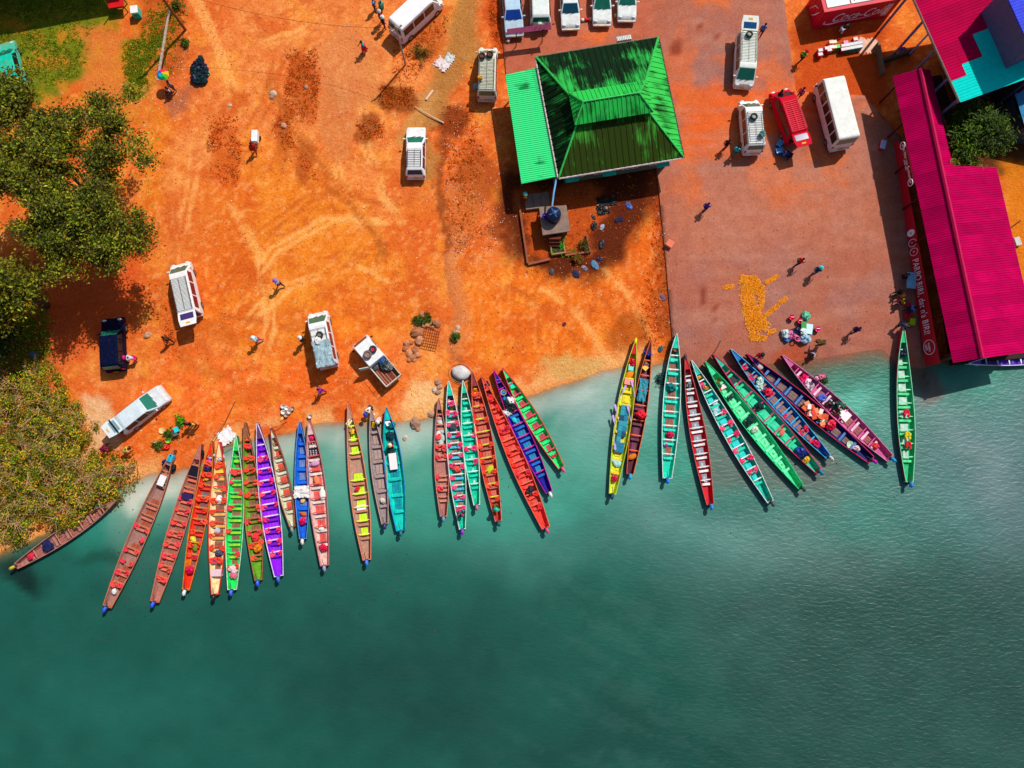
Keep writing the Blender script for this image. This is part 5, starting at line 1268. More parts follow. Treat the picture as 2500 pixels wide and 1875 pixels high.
for u, y in ((.62, .75), (.49, .8), (.42, .85), (.35, .8), (.66, -.75), (.5, -.7)):
    put(b[21], u, y, paddle, b[21]['rz'] + random.choice((.35, -.3, 3.4)), (176, 146, 206), 'lilac paddle laid over the side of the lime yellow boat', 'lilac paddles in the lime boat', zz=.56)
put(b[22], .90, 0, bag, (30, 70, 200), 'blue bag at the bow of the maroon boat', s=.9)
put(b[22], .825, 0, jerry, (236, 190, 80), 'small yellow jerrycan in the maroon boat', s=.6)
put(b[22], .79, .1, cooler, .8, (.4, .4, .3), (226, 180, 60), (236, 196, 80), 'yellow box in the maroon boat', name='box', cat='box')
put(b[22], .62, 0, lambda px, py, z, *a: crumpled_sheet('plastic_sheet', px, py, z, .72, 1.9, b[22]['rz'] + 1.57, (60, 150, 170), 'teal plastic sheeting over goods in the maroon boat', 'sheeting', h=.22, seed=8), zz=.25)
put(b[22], .44, -.3, bag, (232, 30, 50), 'red bundle on the side of the maroon boat', s=1.1, zz=.4)
put(b[22], .13, 0, sack, (214, 120, 20), 'amber sack near the stern of the maroon boat', s=1.0)
put(b[23], .90, 0, bag, (236, 120, 90), 'salmon bag at the bow of the teal boat beside the ramp', s=.7)
put(b[23], .63, .1, bag, (20, 120, 120), 'dark teal bag in the teal boat beside the ramp', s=1.0)
put(b[23], .30, -.1, bag, (214, 20, 80), 'crimson bag in the teal boat beside the ramp', s=.8)
put(b[23], .23, .3, bag, (206, 60, 170), 'violet bag in the teal boat beside the ramp', s=.5)
put(b[24], .80, 0, bag, (100, 130, 136), 'grey bag in the red numbered boat', s=.8)
put(b[24], .16, 0, bucket, (214, 216, 226), 'white bucket near the stern of the red numbered boat', r=.17, h=.25)
put(b[25], .92, 0, cooler, b[25]['rz'], (.5, .42, .35), (210, 226, 226), (226, 236, 236), 'white box at the bow of the teal boat with cyan floor', name='box', cat='box')
put(b[25], .885, 0, jerry, (236, 160, 30), 'orange jerrycan in the teal boat with cyan floor', rz=b[25]['rz'] + 1.57, s=.9)
put(b[25], .83, .2, bag, (226, 40, 110), 'pink bag in the teal boat with cyan floor', s=.8)
put(b[25], .805, -.2, bag, (230, 170, 40), 'yellow bag in the teal boat with cyan floor', s=.6)
for k in range(5): put(b[25], .70 - .015 * k, -.4 + .2 * k, sack, (176, 206, 214), 'pale grey sack in the teal boat with cyan floor', 'grey sacks in the teal boat with cyan floor', s=.7)
put(b[26], .84, -.1, bucket, (232, 170, 30), 'amber basin in the mint green boat', r=.28, h=.15, name='basin', cat='basin')
put(b[26], .83, .4, bag, (30, 90, 60), 'dark green bag forward in the mint green boat', s=.9)
put(b[26], .80, -.1, cooler, .5, (.5, .36, .25), (226, 206, 196), (236, 220, 210), 'pale box in the mint green boat', name='box', cat='box')
put(b[26], .80, .5, bag, (236, 60, 50), 'red bag in the mint green boat', s=.6)
put(b[26], .72, 0, bag, (20, 70, 60), 'black green bag on a thwart of the mint green boat', s=.8)
for k in range(4): put(b[26], .53 - .01 * (k % 2), -.5 + .33 * k, bag, (18, 60, 54), 'dark refuse bag amidships in the mint green boat', 'dark bags in the mint green boat', s=.9)
put(b[26], .46, .1, bag, (226, 224, 210), 'white bag in the mint green boat', s=.8)
put(b[27], .80, .1, cooler, b[27]['rz'], (.9, .5, .22), (30, 30, 40), (40, 44, 52), 'flat black crate in the teal boat with crimson rim', name='crate', cat='crate')
put(b[27], .55, 0, bag, (16, 50, 56), 'black bag in the teal boat with crimson rim', s=1.1)
put(b[27], .33, 0, sack, (226, 110, 90), 'salmon sack in the teal boat with crimson rim', s=.9)
put(b[27], .16, 0, bag, (26, 60, 150), 'blue bundle near the stern of the teal boat with crimson rim', s=1.3)
put(b[27], .10, .1, bag, (226, 170, 40), 'amber bag at the stern of the teal boat with crimson rim', s=.8)
for k in range(4): put(b[28], .70 - .012 * k, -.4 + .28 * k, bag, (190, 220, 206), 'white plastic bag in the blue boat with sky blue rim', 'white bags in the sky blue boat', s=.85)
put(b[28], .60, 0, bag, (226, 30, 70), 'red bundle in the blue boat with sky blue rim', s=1.1)
put(b[28], .12, 0, bag, (206, 20, 90), 'crimson bundle near the stern of the sky blue boat', s=1.0)
hc_ = [((236, 96, 50), 'orange'), ((240, 140, 90), 'peach'), ((226, 60, 40), 'red'), ((230, 226, 214), 'white'), ((206, 80, 40), 'rust')]
for k in range(22):
    c, nm = hc_[k % 5]
    put(b[29], .36 + .16 * (k / 21), random.uniform(-.6, .6), cooler, random.uniform(0, 3), (.42, .3, .22 + .1 * random.random()), c, c, nm + ' carton in the heap in the navy boat', nm + ' cartons heaped in the navy boat', name='carton', cat='carton', zz=.2 + .25 * random.random())
put(b[29], .90, 0, sack, (196, 186, 176), 'grey white roll at the bow of the navy boat with goods', s=1.3, rz=b[29]['rz'])
put(b[29], .32, -.1, bag, (224, 20, 60), 'red bundle behind the heap in the navy boat', s=1.2)
put(b[29], .15, .1, bucket, (190, 226, 190), 'pale green basin near the stern of the navy boat with goods', r=.3, h=.16, name='basin', cat='basin')
put(b[29], .11, 0, bag, (226, 196, 200), 'pale pink bag near the stern of the navy boat with goods', s=.8)
for k, (u, y, c, nm) in enumerate([(.78, 0, (236, 20, 100), 'crimson'), (.745, .1, (240, 214, 224), 'pale pink'), (.71, .2, (196, 176, 186), 'grey'), (.60, .2, (80, 110, 210), 'blue'), (.50, -.1, (30, 90, 70), 'dark green'), (.47, .2, (110, 60, 40), 'brown')]):
    put(b[30], u, y, bag, c, nm + ' bundle in the pink boat', s=1.0)
put(b[30], .44, 0, cooler, b[30]['rz'], (.5, .5, .4), (226, 226, 220), (240, 238, 234), 'square white box amidships in the pink boat', name='box', cat='box')
put(b[30], .405, -.1, cooler, b[30]['rz'], (.7, .8, .3), (226, 214, 220), (240, 230, 232), 'wide white box amidships in the pink boat', name='box', cat='box')
put(b[30], .12, 0, bag, (226, 60, 60), 'red bag near the stern of the pink boat', s=.8)
put(b[31], .84, 0, bag, (40, 34, 70), 'dark bundle near the bow of the green boat beside the bar', s=1.1)
for u, c, nm in ((.445, (226, 30, 60), 'red'), (.30, (226, 200, 30), 'yellow'), (.24, (206, 40, 50), 'dark red')):
    o = put(b[31], u, -.1, lambda px, py, z: link('life_jacket', JM, None, (0, 0, 0), (0, 0, b[31]['rz']), 1.2, cloth(c)), zz=.42); tag(o, nm + ' life jacket across a thwart of the green boat beside the bar', 'life jacket')
put(b[32], .92, 0, bag, (226, 200, 200), 'pale bag at the bow of the violet boat', s=.7)

# ------------------------------------------------------------------ vehicles
def prof(kind):
    # side outline from rear sill over the roof to front sill; belt height; indices of rear/front belt points; windscreen and rear glass segments
    if kind == 'van':
        p = [(-2.35, .32), (-2.37, 1.1), (-2.22, 1.86), (-2.05, 1.98), (.95, 2.0), (1.25, 1.93), (1.98, 1.1), (2.28, .92), (2.36, .6), (2.33, .3)]
        return dict(p=p, W=1.72, rb=1, fb=6, ws=(5, 6), rg=(1, 2), top=(3, 4), wins=[(-2.0, -.95), (-.85, .25), (.35, 1.25)], wh=.29, tum=.14)
    if kind == 'commuter':
        p = [(-2.55, .32), (-2.57, 1.15), (-2.45, 2.1), (-2.3, 2.24), (1.15, 2.26), (1.5, 2.15), (2.2, 1.15), (2.45, .95), (2.5, .6), (2.47, .3)]
        return dict(p=p, W=1.88, rb=1, fb=6, ws=(5, 6), rg=(1, 2), top=(3, 4), wins=[(-2.25, -1.1), (-1.0, .2), (.3, 1.4)], wh=.4, tum=.12)
    if kind == 'mpv':
        p = [(-2.25, .3), (-2.3, .98), (-1.9, 1.5), (-1.65, 1.58), (.1, 1.6), (.5, 1.53), (1.3, .98), (2.0, .84), (2.28, .62), (2.26, .28)]
        return dict(p=p, W=1.7, rb=1, fb=6, ws=(5, 6), rg=(1, 2), top=(3, 4), wins=[(-1.75, -.75), (-.65, .25), (.32, .85)], wh=.16, tum=.2)
    if kind == 'suv':
        p = [(-2.2, .35), (-2.25, 1.05), (-2.0, 1.62), (-1.8, 1.72), (.25, 1.74), (.6, 1.66), (1.15, 1.05), (2.05, .95), (2.25, .7), (2.22, .32)]
        return dict(p=p, W=1.8, rb=1, fb=6, ws=(5, 6), rg=(1, 2), top=(3, 4), wins=[(-1.85, -.85), (-.75, .2), (.28, .8)], wh=.18, tum=.17)
    if kind == 'sedan':
        p = [(-2.2, .3), (-2.22, .92), (-1.45, .97), (-.9, 1.36), (.0, 1.42), (.25, 1.4), (1.0, .92), (1.95, .78), (2.2, .58), (2.18, .28)]
        return dict(p=p, W=1.7, rb=1, fb=6, ws=(5, 6), rg=(2, 3), top=(3, 4), wins=[(-.95, -.2), (-.12, .55)], wh=.12, tum=.2)
    if kind == 'bus':
        p = [(-2.95, .38), (-2.98, 1.25), (-2.92, 2.45), (-2.8, 2.58), (2.55, 2.58), (2.75, 2.45), (2.95, 1.25), (3.0, 1.0), (3.0, .7), (2.97, .35)]
        return dict(p=p, W=1.98, rb=1, fb=6, ws=(5, 6), rg=(1, 2), top=(3, 4), wins=[(-2.75, -1.95), (-1.85, -1.05), (-.95, -.15), (-.05, .75), (.9, 1.7), (1.8, 2.6)], wh=.38, tum=.06)
def vehicle(kind, roofpx, hv, label, cat, color, group=None, glass=GLASS, side_glass=None, rack=0, rack_c=(70, 70, 70), hatch=False, plate=True, name=None, rear_glass=None, zr=None):
    d = prof(kind); p = d['p']; H = max(q[1] for q in p); W = d['W']; zb = p[d['rb']][1]
    z = 0.0
    for _ in range(3):
        c = P(*roofpx, z + (zr or H)); z = surf(c.x, c.y)
    rz = heading(roofpx[0], roofpx[1], hv, H)
    tx = (p[d['top'][0]][0] + p[d['top'][1]][0]) / 2
    t = thing(name or 'parked_' + cat.replace(' ', '_'), label, cat, (c.x - tx * math.cos(rz), c.y - tx * math.sin(rz), z + .0), rz, group)
    hw = lambda zz: W / 2 * (1 - d['tum'] * max(0, min(1, (zz - zb) / (H - zb))))
    n = len(p); m = MB()
    m.v = [(x, hw(zz), zz) for x, zz in p] + [(x, -hw(zz), zz) for x, zz in p]
    m.f = [(i, i + 1, n + i + 1, n + i) for i in range(n - 1)] + [(n - 1, 0, n, 2 * n - 1)]
    up = list(range(d['rb'], d['fb'] + 1)); lo = [d['rb'], 0][::-1] + [d['rb']]
    low = [0, d['rb']] + list(range(d['fb'], n))
    m.f += [tuple(up[::-1]), tuple(n + i for i in up), tuple(low[::-1]), tuple(n + i for i in low)]
    me = m.mesh('body', carpaint(color), False, .09 if kind in ('van', 'bus', 'commuter') else .12)
    bm = bmesh.new(); bm.from_mesh(me); bmesh.ops.recalc_face_normals(bm, faces=bm.faces); bm.to_mesh(me); bm.free()
    body = link('body', me, t)
    def glassq(i, j, name, ins=.1, m_=glass, a=.06, b_=.94):
        (x0, z0), (x1, z1) = p[i], p[j]; nx, nz = (z1 - z0), -(x1 - x0)
        l = math.hypot(nx, nz); nx, nz = nx / l * .012, nz / l * .012
        if nz < 0 and name == 'windscreen': nx, nz = -nx, -nz
        if name == 'rear_window' and nx > 0: nx, nz = -nx, -nz
        if name == 'windscreen' and nx < 0: nx, nz = -nx, -nz
        q = []
        for f in (a, b_):
            x, zz = x0 + (x1 - x0) * f, z0 + (z1 - z0) * f; h = hw(zz) - ins
            q.append((x + nx, h, zz + nz)); q.append((x + nx, -h, zz + nz))
        mm = MB(); mm.add(q + [(x - nx * 1.5, y, zz - nz * 1.5) for x, y, zz in q], [(0, 1, 3, 2), (4, 6, 7, 5), (0, 4, 5, 1), (1, 5, 7, 3), (3, 7, 6, 2), (2, 6, 4, 0)])
        return obj(name, mm, m_, t)
    ws = glassq(*d['ws'], 'windscreen')
    obj('wiper', MB().box((p[d['ws'][1]][0] - .02, .25, zb + .05), (.03, .5, .02), .2).box((p[d['ws'][1]][0] - .02, -.25, zb + .05), (.03, .5, .02), .2), DARK, ws)
    if not hatch: glassq(*d['rg'], 'rear_window', .14, rear_glass or glass, .25, .9)
    z0, z1 = zb + .05, H - d['wh'] + .1
    for x0, x1 in d['wins']:
        for s in (1, -1):
            def edge(zz, x):                     # keep the pane inside the sloping pillars
                f = (zz - zb) / (H - zb)
                (xa, za), (xb, zbb) = p[d['ws'][1]], p[d['ws'][0]]
                xm = xa + (xb - xa) * min(1, (zz - za) / (zbb - za)) - .1
                (ra, rza), (rb2, rzb) = p[d['rg'][0]], p[d['rg'][1]]
                xr = ra + (rb2 - ra) * min(1, max(0, (zz - rza) / (rzb - rza))) + .1
                return max(min(x, xm), xr)
            q = [(edge(z0, x0), s * (hw(z0) + .008), z0), (edge(z0, x1), s * (hw(z0) + .008), z0), (edge(z1, x1), s * (hw(z1) + .008), z1), (edge(z1, x0), s * (hw(z1) + .008), z1)]
            obj('side_window', MB().slab(q if s < 0 else q[::-1], .02), side_glass or DGLASS, t)
    xf, xr_ = p[-1][0], p[0][0]; wr = .31 if kind not in ('bus', 'commuter') else .34
    for x in (xf - .85, xr_ + .85):
        for s in (1, -1):
            M = Matrix.Translation((x, s * (W / 2 - .09), wr)) @ Matrix.Rotation(math.pi / 2, 4, 'X')
            w = obj('wheel', MB().lathe([(.12, -.1), (wr * .9, -.11), (wr, -.07), (wr, .07), (wr * .9, .11), (.12, .1)], (0, 0, 0), 16, M), RUBBER, t, smooth=True)
            obj('rim', MB().lathe([(wr * .6, -.115), (wr * .55, -.125), (.06, -.12), (.06, .12), (wr * .55, .125), (wr * .6, .115)], (0, 0, 0), 12, M), STEEL, w)
    obj('front_bumper', MB().box((xf + .05, 0, .45), (.16, W * .94, .22)), carpaint(color), t, bevel=.04)
    obj('rear_bumper', MB().box((xr_ - .05, 0, .48), (.16, W * .94, .2)), carpaint(color), t, bevel=.04)
    fx, fz = p[-3]
    for s in (1, -1):
        obj('headlight', MB().ell((fx + .03, s * (W / 2 - .26), fz - .06), (.12, .2, .09), 8, 6), mat((220, 226, 226), .15), t, smooth=True)
        obj('tail_light', MB().box((xr_ - .03, s * (W / 2 - .1), zb - .12), (.06, .14, .34)), plastic((190, 20, 24)), t)
        xm = p[d['ws'][1]][0] - .25
        obj('wing_mirror', MB().box((xm, s * (W / 2 + .12), zb + .14), (.1, .2, .16)), carpaint(color) if kind != 'bus' else DARK, t, bevel=.03)
    if plate: obj('number_plate', MB().box((xr_ - .14, 0, .62), (.02, .42, .13)), mat((240, 180, 20)), t); obj('number_plate', MB().box((xf + .14, 0, .5), (.02, .42, .12)), mat((240, 180, 20)), t)
    if rack:
        xa, xb = p[d['top'][0]][0] + .05, p[d['top'][1]][0] - .25; yr = hw(H) - .1
        rm = MB()
        for y in (-yr, 0, yr): rm.tube([(xa, y, H + .1), (xb, y, H + .1)], .016, 4)
        for y in (-yr, yr):
            rm.tube([(xa, y, H + .19), (xb, y, H + .19)], .016, 4)
            for k in range(6): rm.tube([(xa + (xb - xa) * k / 5, y, H - .02), (xa + (xb - xa) * k / 5, y, H + .2)], .014, 4)
        rk = obj('roof_rack', rm, mat(rack_c, .6), t)
        cb = MB().box((0, 0, 0), (.03, 2 * yr, .025)).mesh('crossbar', mat(rack_c, .6))
        for k in range(rack): link('crossbar', cb, rk, (xa + (xb - xa) * k / (rack - 1), 0, H + .115))
    if hatch:
        i, j = d['rg']; (xa, za) = p[j]
        tg = MB(); hl = 1.25
        dx, dz = -math.cos(R(hatch if hatch is not True else 12)) * hl, math.sin(R(hatch if hatch is not True else 12)) * hl
        hwid = hw(H) - .02
        tg.slab([(xa, hwid, za + .07), (xa + dx * .5, hwid + .04, za + .07 + dz * .5), (xa + dx, hwid - .06, za + .07 + dz), (xa + dx, -hwid + .06, za + .07 + dz), (xa + dx * .5, -hwid - .04, za + .07 + dz * .5), (xa, -hwid, za + .07)], .06)
        th = obj('tailgate', tg, carpaint(color), t)
        f0, f1 = .12, .55; hh = hwid - .16
        obj('rear_window', MB().slab([(xa + dx * f0, hh, za + .085 + dz * f0), (xa + dx * f1, hh, za + .085 + dz * f1), (xa + dx * f1, -hh, za + .085 + dz * f1), (xa + dx * f0, -hh, za + .085 + dz * f0)], .02), rear_glass or DGLASS, th)
        obj('number_plate', MB().box((xa + dx * .8, 0, za + .09 + dz * .8), (.13, .36, .02)), mat((240, 170, 30)), th)
        obj('load_opening', MB().box((p[1][0] - .01, 0, 1.25), (.06, W * .78, 1.1)), DARK, t)  # dark panel paints in the shaded load space under the raised tailgate
        for s in (1, -1): obj('gas_strut', MB().tube([(p[1][0] + .1, s * (hwid - .04), 1.5), (xa + dx * .45, s * (hwid - .06), za + dz * .45)], .015, 4), STEEL, t)
    t['H'] = 0.0; del t['H']
    return t, c, rz, z + H
WHITE = (228, 230, 230)
MG = mat((110, 10, 40), .12, var=.3, scale=1.2, key='glass')
v1, c1_, rz1, zt1 = vehicle('van', (443, 714), (-26, -115), 'white minibus with roof rack and raised tailgate on the left of the lot', 'van', WHITE, rack=14, hatch=8, rear_glass=mat((70, 50, 110), .15), side_glass=MG)
obj('side_reflection', MB().box((-.2, .87, .75), (3.9, .012, .22)), mat((190, 10, 70), .4), v1)  # magenta reflection on the left flank, painted as a strip
vehicle('suv', (264, 858), (-5, -110), 'dark blue car at the edge of the big tree shadow', 'car', (9, 18, 48), side_glass=DGLASS)
v3, c3_, rz3, zt3 = vehicle('mpv', (316, 1012), (420, -330), 'silver station wagon with open boot near the bushes', 'car', (206, 220, 226), hatch=10, rear_glass=mat((120, 150, 160), .2))
v4, c4_, rz4, zt4 = vehicle('van', (783, 838), (-24, -118), 'white minibus with a silver tarpaulin on its roof', 'van', WHITE, rack=6, side_glass=MG)
p_ = P(789, 862, zt4 + .2); o = crumpled_sheet('tarpaulin', 789, 862, zt4 + .05, 1.5, 2.2, rz4 - math.pi / 2, (150, 176, 184), 'silver grey tarpaulin lashed on the white minibus roof', h=.16, seed=3, rag=.06)
bag(776, 831, zt4 + .05, (232, 232, 228), 'white bag on the roof of the tarpaulin minibus', s=.9)
tyre_on((P(781, 818, zt4 + .12)), 'grey spare tyre on the roof of the tarpaulin minibus', r=.3, rim=(120, 120, 120))
vehicle('mpv', (1012, 382), (1, -110), 'white car with roof rack standing alone left of the green house', 'car', (236, 238, 238), rack=10, side_glass=MG, rear_glass=mat((60, 6, 14), .12, key='glass'))
v7, c7_, rz7, zt7 = vehicle('van', (1189, 176), (3, -118), 'white minibus with two spare tyres on its roof rack', 'van', (214, 216, 200), rack=22, rack_c=(110, 110, 80))
tyre_on(P(1177, 138, zt7 + .12), 'left spare tyre at the front of the minibus roof rack', r=.31, rim=(120, 60, 60)); tyre_on(P(1196, 134, zt7 + .12), 'right spare tyre at the front of the minibus roof rack', r=.31, rim=(120, 60, 60))
jerry(1172, 188, zt7 + .12, (236, 170, 20), 'yellow jerrycan on the roof rack of the two tyre minibus', s=.9)
vehicle('commuter', (1000, 24), (370, -345), 'large white high roof minibus at the top edge with people behind it', 'van', (238, 236, 238), side_glass=mat((90, 40, 30), .15, key='glass'))
# cars parked nose to the barrier along the top edge
vehicle('sedan', (1251, 4), (10, 120), 'silver blue car first from the left in the parked row', 'car', (176, 206, 226), 'cars parked along the top edge', glass=mat((20, 60, 150), .1, key='glass'))
ob, _, rzs, _ = vehicle('suv', (1320, 8), (-4, -120), 'white off-roader with a spare wheel on its back door', 'car', (222, 230, 226), 'cars parked along the top edge')
sp = obj('spare_wheel', MB().lathe([(.12, -.09), (.3, -.1), (.33, 0), (.3, .1), (.12, .09)], (0, 0, 0), 16, Matrix.Translation((-2.36, .1, 1.0)) @ Matrix.Rotation(math.pi / 2, 4, 'Y')), mat((200, 214, 200)), ob)
vehicle('sedan', (1392, -12), (6, 120), 'white saloon third from the left in the parked row', 'car', (226, 236, 236), 'cars parked along the top edge', glass=mat((20, 70, 90), .1, key='glass'))
vehicle('sedan', (1471, -22), (3, 120), 'white saloon fourth from the left in the parked row', 'car', (230, 238, 236), 'cars parked along the top edge')
vehicle('sedan', (1533, -32), (1, 120), 'white saloon at the right end of the parked row', 'car', (226, 236, 234), 'cars parked along the top edge')
v14, c14, rz14, zt14 = vehicle('van', (1829, 116), (-5, 118), 'white minibus with rack, spare tyre and raised tailgate at top right', 'van', (232, 236, 230), rack=20, rack_c=(120, 130, 110), hatch=14, rear_glass=mat((20, 70, 120), .15))
tyre_on(P(1829, 85, zt14 + .12), 'spare tyre on the top right minibus roof rack', r=.31, c=(30, 70, 56))
v15, c15, rz15, zt15 = vehicle('van', (1845, 308), (-10, -112), 'white minibus with spare tyre and grey bag on its roof rack', 'van', (236, 238, 236), rack=14)
tyre_on(P(1840, 286, zt15 + .12), 'spare tyre on the minibus beside the red one', r=.32, c=(24, 60, 50)); bag(1862, 326, zt15 + .08, (90, 150, 150), 'grey green bag on the minibus roof beside the red one', s=.8)
vehicle('van', (1939, 280), (-150, -440), 'red minibus with roof rack and raised tailgate', 'van', (204, 14, 44), rack=16, rack_c=(226, 60, 80), hatch=4, glass=mat((40, 10, 30), .1, key='glass'), rear_glass=mat((60, 60, 110), .12, key='glass'))
vehicle('bus', (2056, 262), (-155, -600), 'white bus with plain roof beside the red minibus', 'bus', (232, 234, 228), side_glass=mat((54, 36, 32), .12, key='glass'))
vehicle('mpv', (16, 165), (-30, -110), 'turquoise car half under the tree at the left edge', 'car', (20, 190, 160), side_glass=DGLASS)
# pickup with open bed
pk = P(903, 862, 1.6); rzp = heading(903, 862, (-324, -383), 1.6); zp = surf(pk.x, pk.y)
pt = thing('pickup_truck', 'white pickup truck with tyres on its cab roof and an open load bed', 'truck', (pk.x, pk.y, zp), rzp)
pt.location.x -= math.cos(rzp) * .6; pt.location.y -= math.sin(rzp) * .6
m = MB(); pf = [(-.25, .4), (-.25, 1.1), (-.25, 1.72), (1.55, 1.78), (1.8, 1.65), (2.15, 1.05), (2.25, .8), (2.25, .35)]
nn = len(pf); hwf = lambda z_: .82 * (1 - .1 * max(0, (z_ - 1.0) / .78))
m.v = [(x, hwf(z_), z_) for x, z_ in pf] + [(x, -hwf(z_), z_) for x, z_ in pf]
m.f = [(i, i + 1, nn + i + 1, nn + i) for i in range(nn - 1)] + [(nn - 1, 0, nn, 2 * nn - 1), tuple(range(1, 6))[::-1], tuple(nn + i for i in range(1, 6)), (0, 1, 5, 6, 7)[::-1], (nn, nn + 1, nn + 5, nn + 6, nn + 7)]
obj('cab', m, carpaint((232, 236, 236)), pt, bevel=.04)
obj('windscreen', MB().slab([(2.12, .68, 1.12), (1.84, .62, 1.62), (1.84, -.62, 1.62), (2.12, -.68, 1.12)][::-1], .03), mat((110, 60, 30), .12, key='glass'), pt)
for s in (1, -1):
    obj('side_window', MB().box((1.05, s * .795, 1.35), (.9, .03, .42)), mat((30, 80, 60), .12, key='glass'), pt)
    obj('wing_mirror', MB().box((1.75, s * .98, 1.2), (.1, .2, .16)), DARK, pt); obj('headlight', MB().ell((2.24, s * .58, .72), (.06, .16, .09), 8, 6), mat((220, 226, 226), .15), pt)
    obj('tail_light', MB().box((-2.34, s * .74, .75), (.05, .1, .25)), plastic((190, 20, 24)), pt)
    for x in (1.45, -1.45):
        M = Matrix.Translation((x, s * .72, .32)) @ Matrix.Rotation(math.pi / 2, 4, 'X')
        w = obj('wheel', MB().lathe([(.12, -.1), (.29, -.11), (.32, -.07), (.32, .07), (.29, .11), (.12, .1)], (0, 0, 0), 16, M), RUBBER, pt, smooth=True)
        obj('rim', MB().lathe([(.19, -.115), (.06, -.12), (.06, .12), (.19, .115)], (0, 0, 0), 12, M), STEEL, w)
obj('load_bed', MB().box((-1.3, 0, .62), (2.05, 1.5, .1)), mat((120, 50, 36)), pt)
obj('bed_side', MB().box((-1.3, .78, .86), (2.1, .07, .5)), carpaint((214, 214, 206)), pt); obj('bed_side', MB().box((-1.3, -.78, .86), (2.1, .07, .5)), carpaint((214, 214, 206)), pt)
obj('bed_side', MB().box((-2.33, 0, .86), (.07, 1.49, .5)), carpaint((214, 214, 206)), pt)
for k in range(6): obj('bed_slat', MB().box((-1.3, -.6 + .24 * k, .69), (2.0, .03, .03)), mat((226, 170, 130)), pt)
bf = MB()
for k in range(4): bf.tube([(-.35 - .62 * k, .8, 1.1), (-.35 - .62 * k, .8, 1.62)], .02, 5).tube([(-.35 - .62 * k, -.8, 1.1), (-.35 - .62 * k, -.8, 1.62)], .02, 5)
for y in (.8, -.8): bf.tube([(-.35, y, 1.62), (-2.3, y, 1.62)], .02, 5)
obj('bed_frame', bf, mat((190, 190, 180)), pt)
obj('number_plate', MB().box((-2.38, 0, .7), (.02, .4, .12)), mat((240, 180, 20)), pt)
obj('door', MB().box((.0, 1.2, 1.2), (.06, .8, .9), -.5), carpaint((190, 226, 214)), pt)
tyre_on(P(898, 866, zp + 1.85), 'brown spare tyre on the pickup cab roof', r=.36, c=(120, 96, 90), rim=(150, 120, 110)); tyre_on(P(911, 853, zp + 1.85), 'red rimmed spare tyre on the pickup cab roof', r=.32, c=(40, 60, 56), rim=(206, 20, 60))
bag(932, 880, zp + .72, (40, 110, 200), 'blue bag in the pickup bed', s=1.0); bag(941, 889, zp + .72, (60, 70, 76), 'dark grey bag in the pickup bed', s=1.2); bag(947, 895, zp + .72, (110, 120, 116), 'grey bag in the pickup bed', s=1.1); bag(917, 896, zp + .72, (90, 100, 100), 'small grey bag in the pickup bed', s=.7)

# ------------------------------------------------------------------ trees, shrubs and ground plants
def leafmat(name, base, trans=.35):
    m = bpy.data.materials.new(name); m.use_nodes = True; nt = m.node_tree; b_ = nt.nodes['Principled BSDF']
    at = nt.nodes.new('ShaderNodeAttribute'); at.attribute_name = 'tone'
    b_.inputs['Roughness'].default_value = .55; b_.inputs['Specular IOR Level'].default_value = .25
    nt.links.new(at.outputs['Color'], b_.inputs['Base Color'])
    tl_ = nt.nodes.new('ShaderNodeBsdfTranslucent'); nt.links.new(at.outputs['Color'], tl_.inputs['Color'])
    mx = nt.nodes.new('ShaderNodeMixShader'); mx.inputs[0].default_value = trans
    nt.links.new(b_.outputs[0], mx.inputs[1]); nt.links.new(tl_.outputs[0], mx.inputs[2]); nt.links.new(mx.outputs[0], nt.nodes['Material Output'].inputs[0])
    return m
LEAF = leafmat('leaf', None)
def leaves(cent, cols, ln, wd, rg, flat=.6):
    """cent (n,3); one bent leaf of two faces each"""
    n = len(cent)
    d = rg.normal(size=(n, 3)); d[:, 2] *= .5; d /= np.linalg.norm(d, axis=1, keepdims=True)
    up = rg.normal(size=(n, 3)) * (1 - flat); up[:, 2] += 1.0
    s = np.cross(d, up); s /= np.linalg.norm(s, axis=1, keepdims=True) + 1e-9
    L_ = (ln * rg.uniform(.6, 1.3, n))[:, None]; W_ = (wd * rg.uniform(.6, 1.3, n))[:, None]
    nn_ = np.cross(s, d)
    a = cent - d * L_ * .5; b_ = cent + s * W_ * .5 + nn_ * L_ * .06; c_ = cent + d * L_ * .5 - nn_ * L_ * .1; e = cent - s * W_ * .5 + nn_ * L_ * .06
    co = np.stack([a, b_, c_, e], 1).reshape(-1, 3)
    me = bpy.data.meshes.new('foliage')
    me.vertices.add(n * 4); me.vertices.foreach_set('co', co.ravel().astype(np.float32))
    i = np.arange(n)[:, None] * 4
    q = np.concatenate([i + np.array([[0, 1, 2]]), i + np.array([[0, 2, 3]])], 1).ravel()
    me.loops.add(len(q)); me.loops.foreach_set('vertex_index', q.astype(np.int32))
    me.polygons.add(n * 2); me.polygons.foreach_set('loop_start', np.arange(0, len(q), 3, dtype=np.int32)); me.polygons.foreach_set('loop_total', np.full(n * 2, 3, np.int32))
    me.update()
    setcol(me, np.repeat(cols, 4, 0))
    return me
def palette(n, rg, cs, var=.35):
    c = np.array([lin(x) for x in cs])[rg.integers(0, len(cs), n)]
    return c * rg.uniform(1 - var, 1 + var, (n, 1))
def clumps_tree(root, cl, per, rad, cs, rg, ln, wd, name='crown'):
    k = len(cl); tone = rg.uniform(.55, 1.45, k)
    ii = np.repeat(np.arange(k), per); n = len(ii)
    off = rg.normal(size=(n, 3)) * np.array([1, 1, .55]); off *= (rad * rg.uniform(.5, 1.1, k)[ii])[:, None] * .6
    cols = palette(n, rg, cs) * tone[ii][:, None]
    me = leaves(cl[ii] + off, cols, ln, wd, rg); me.materials.append(LEAF)
    return link(name, me, root)
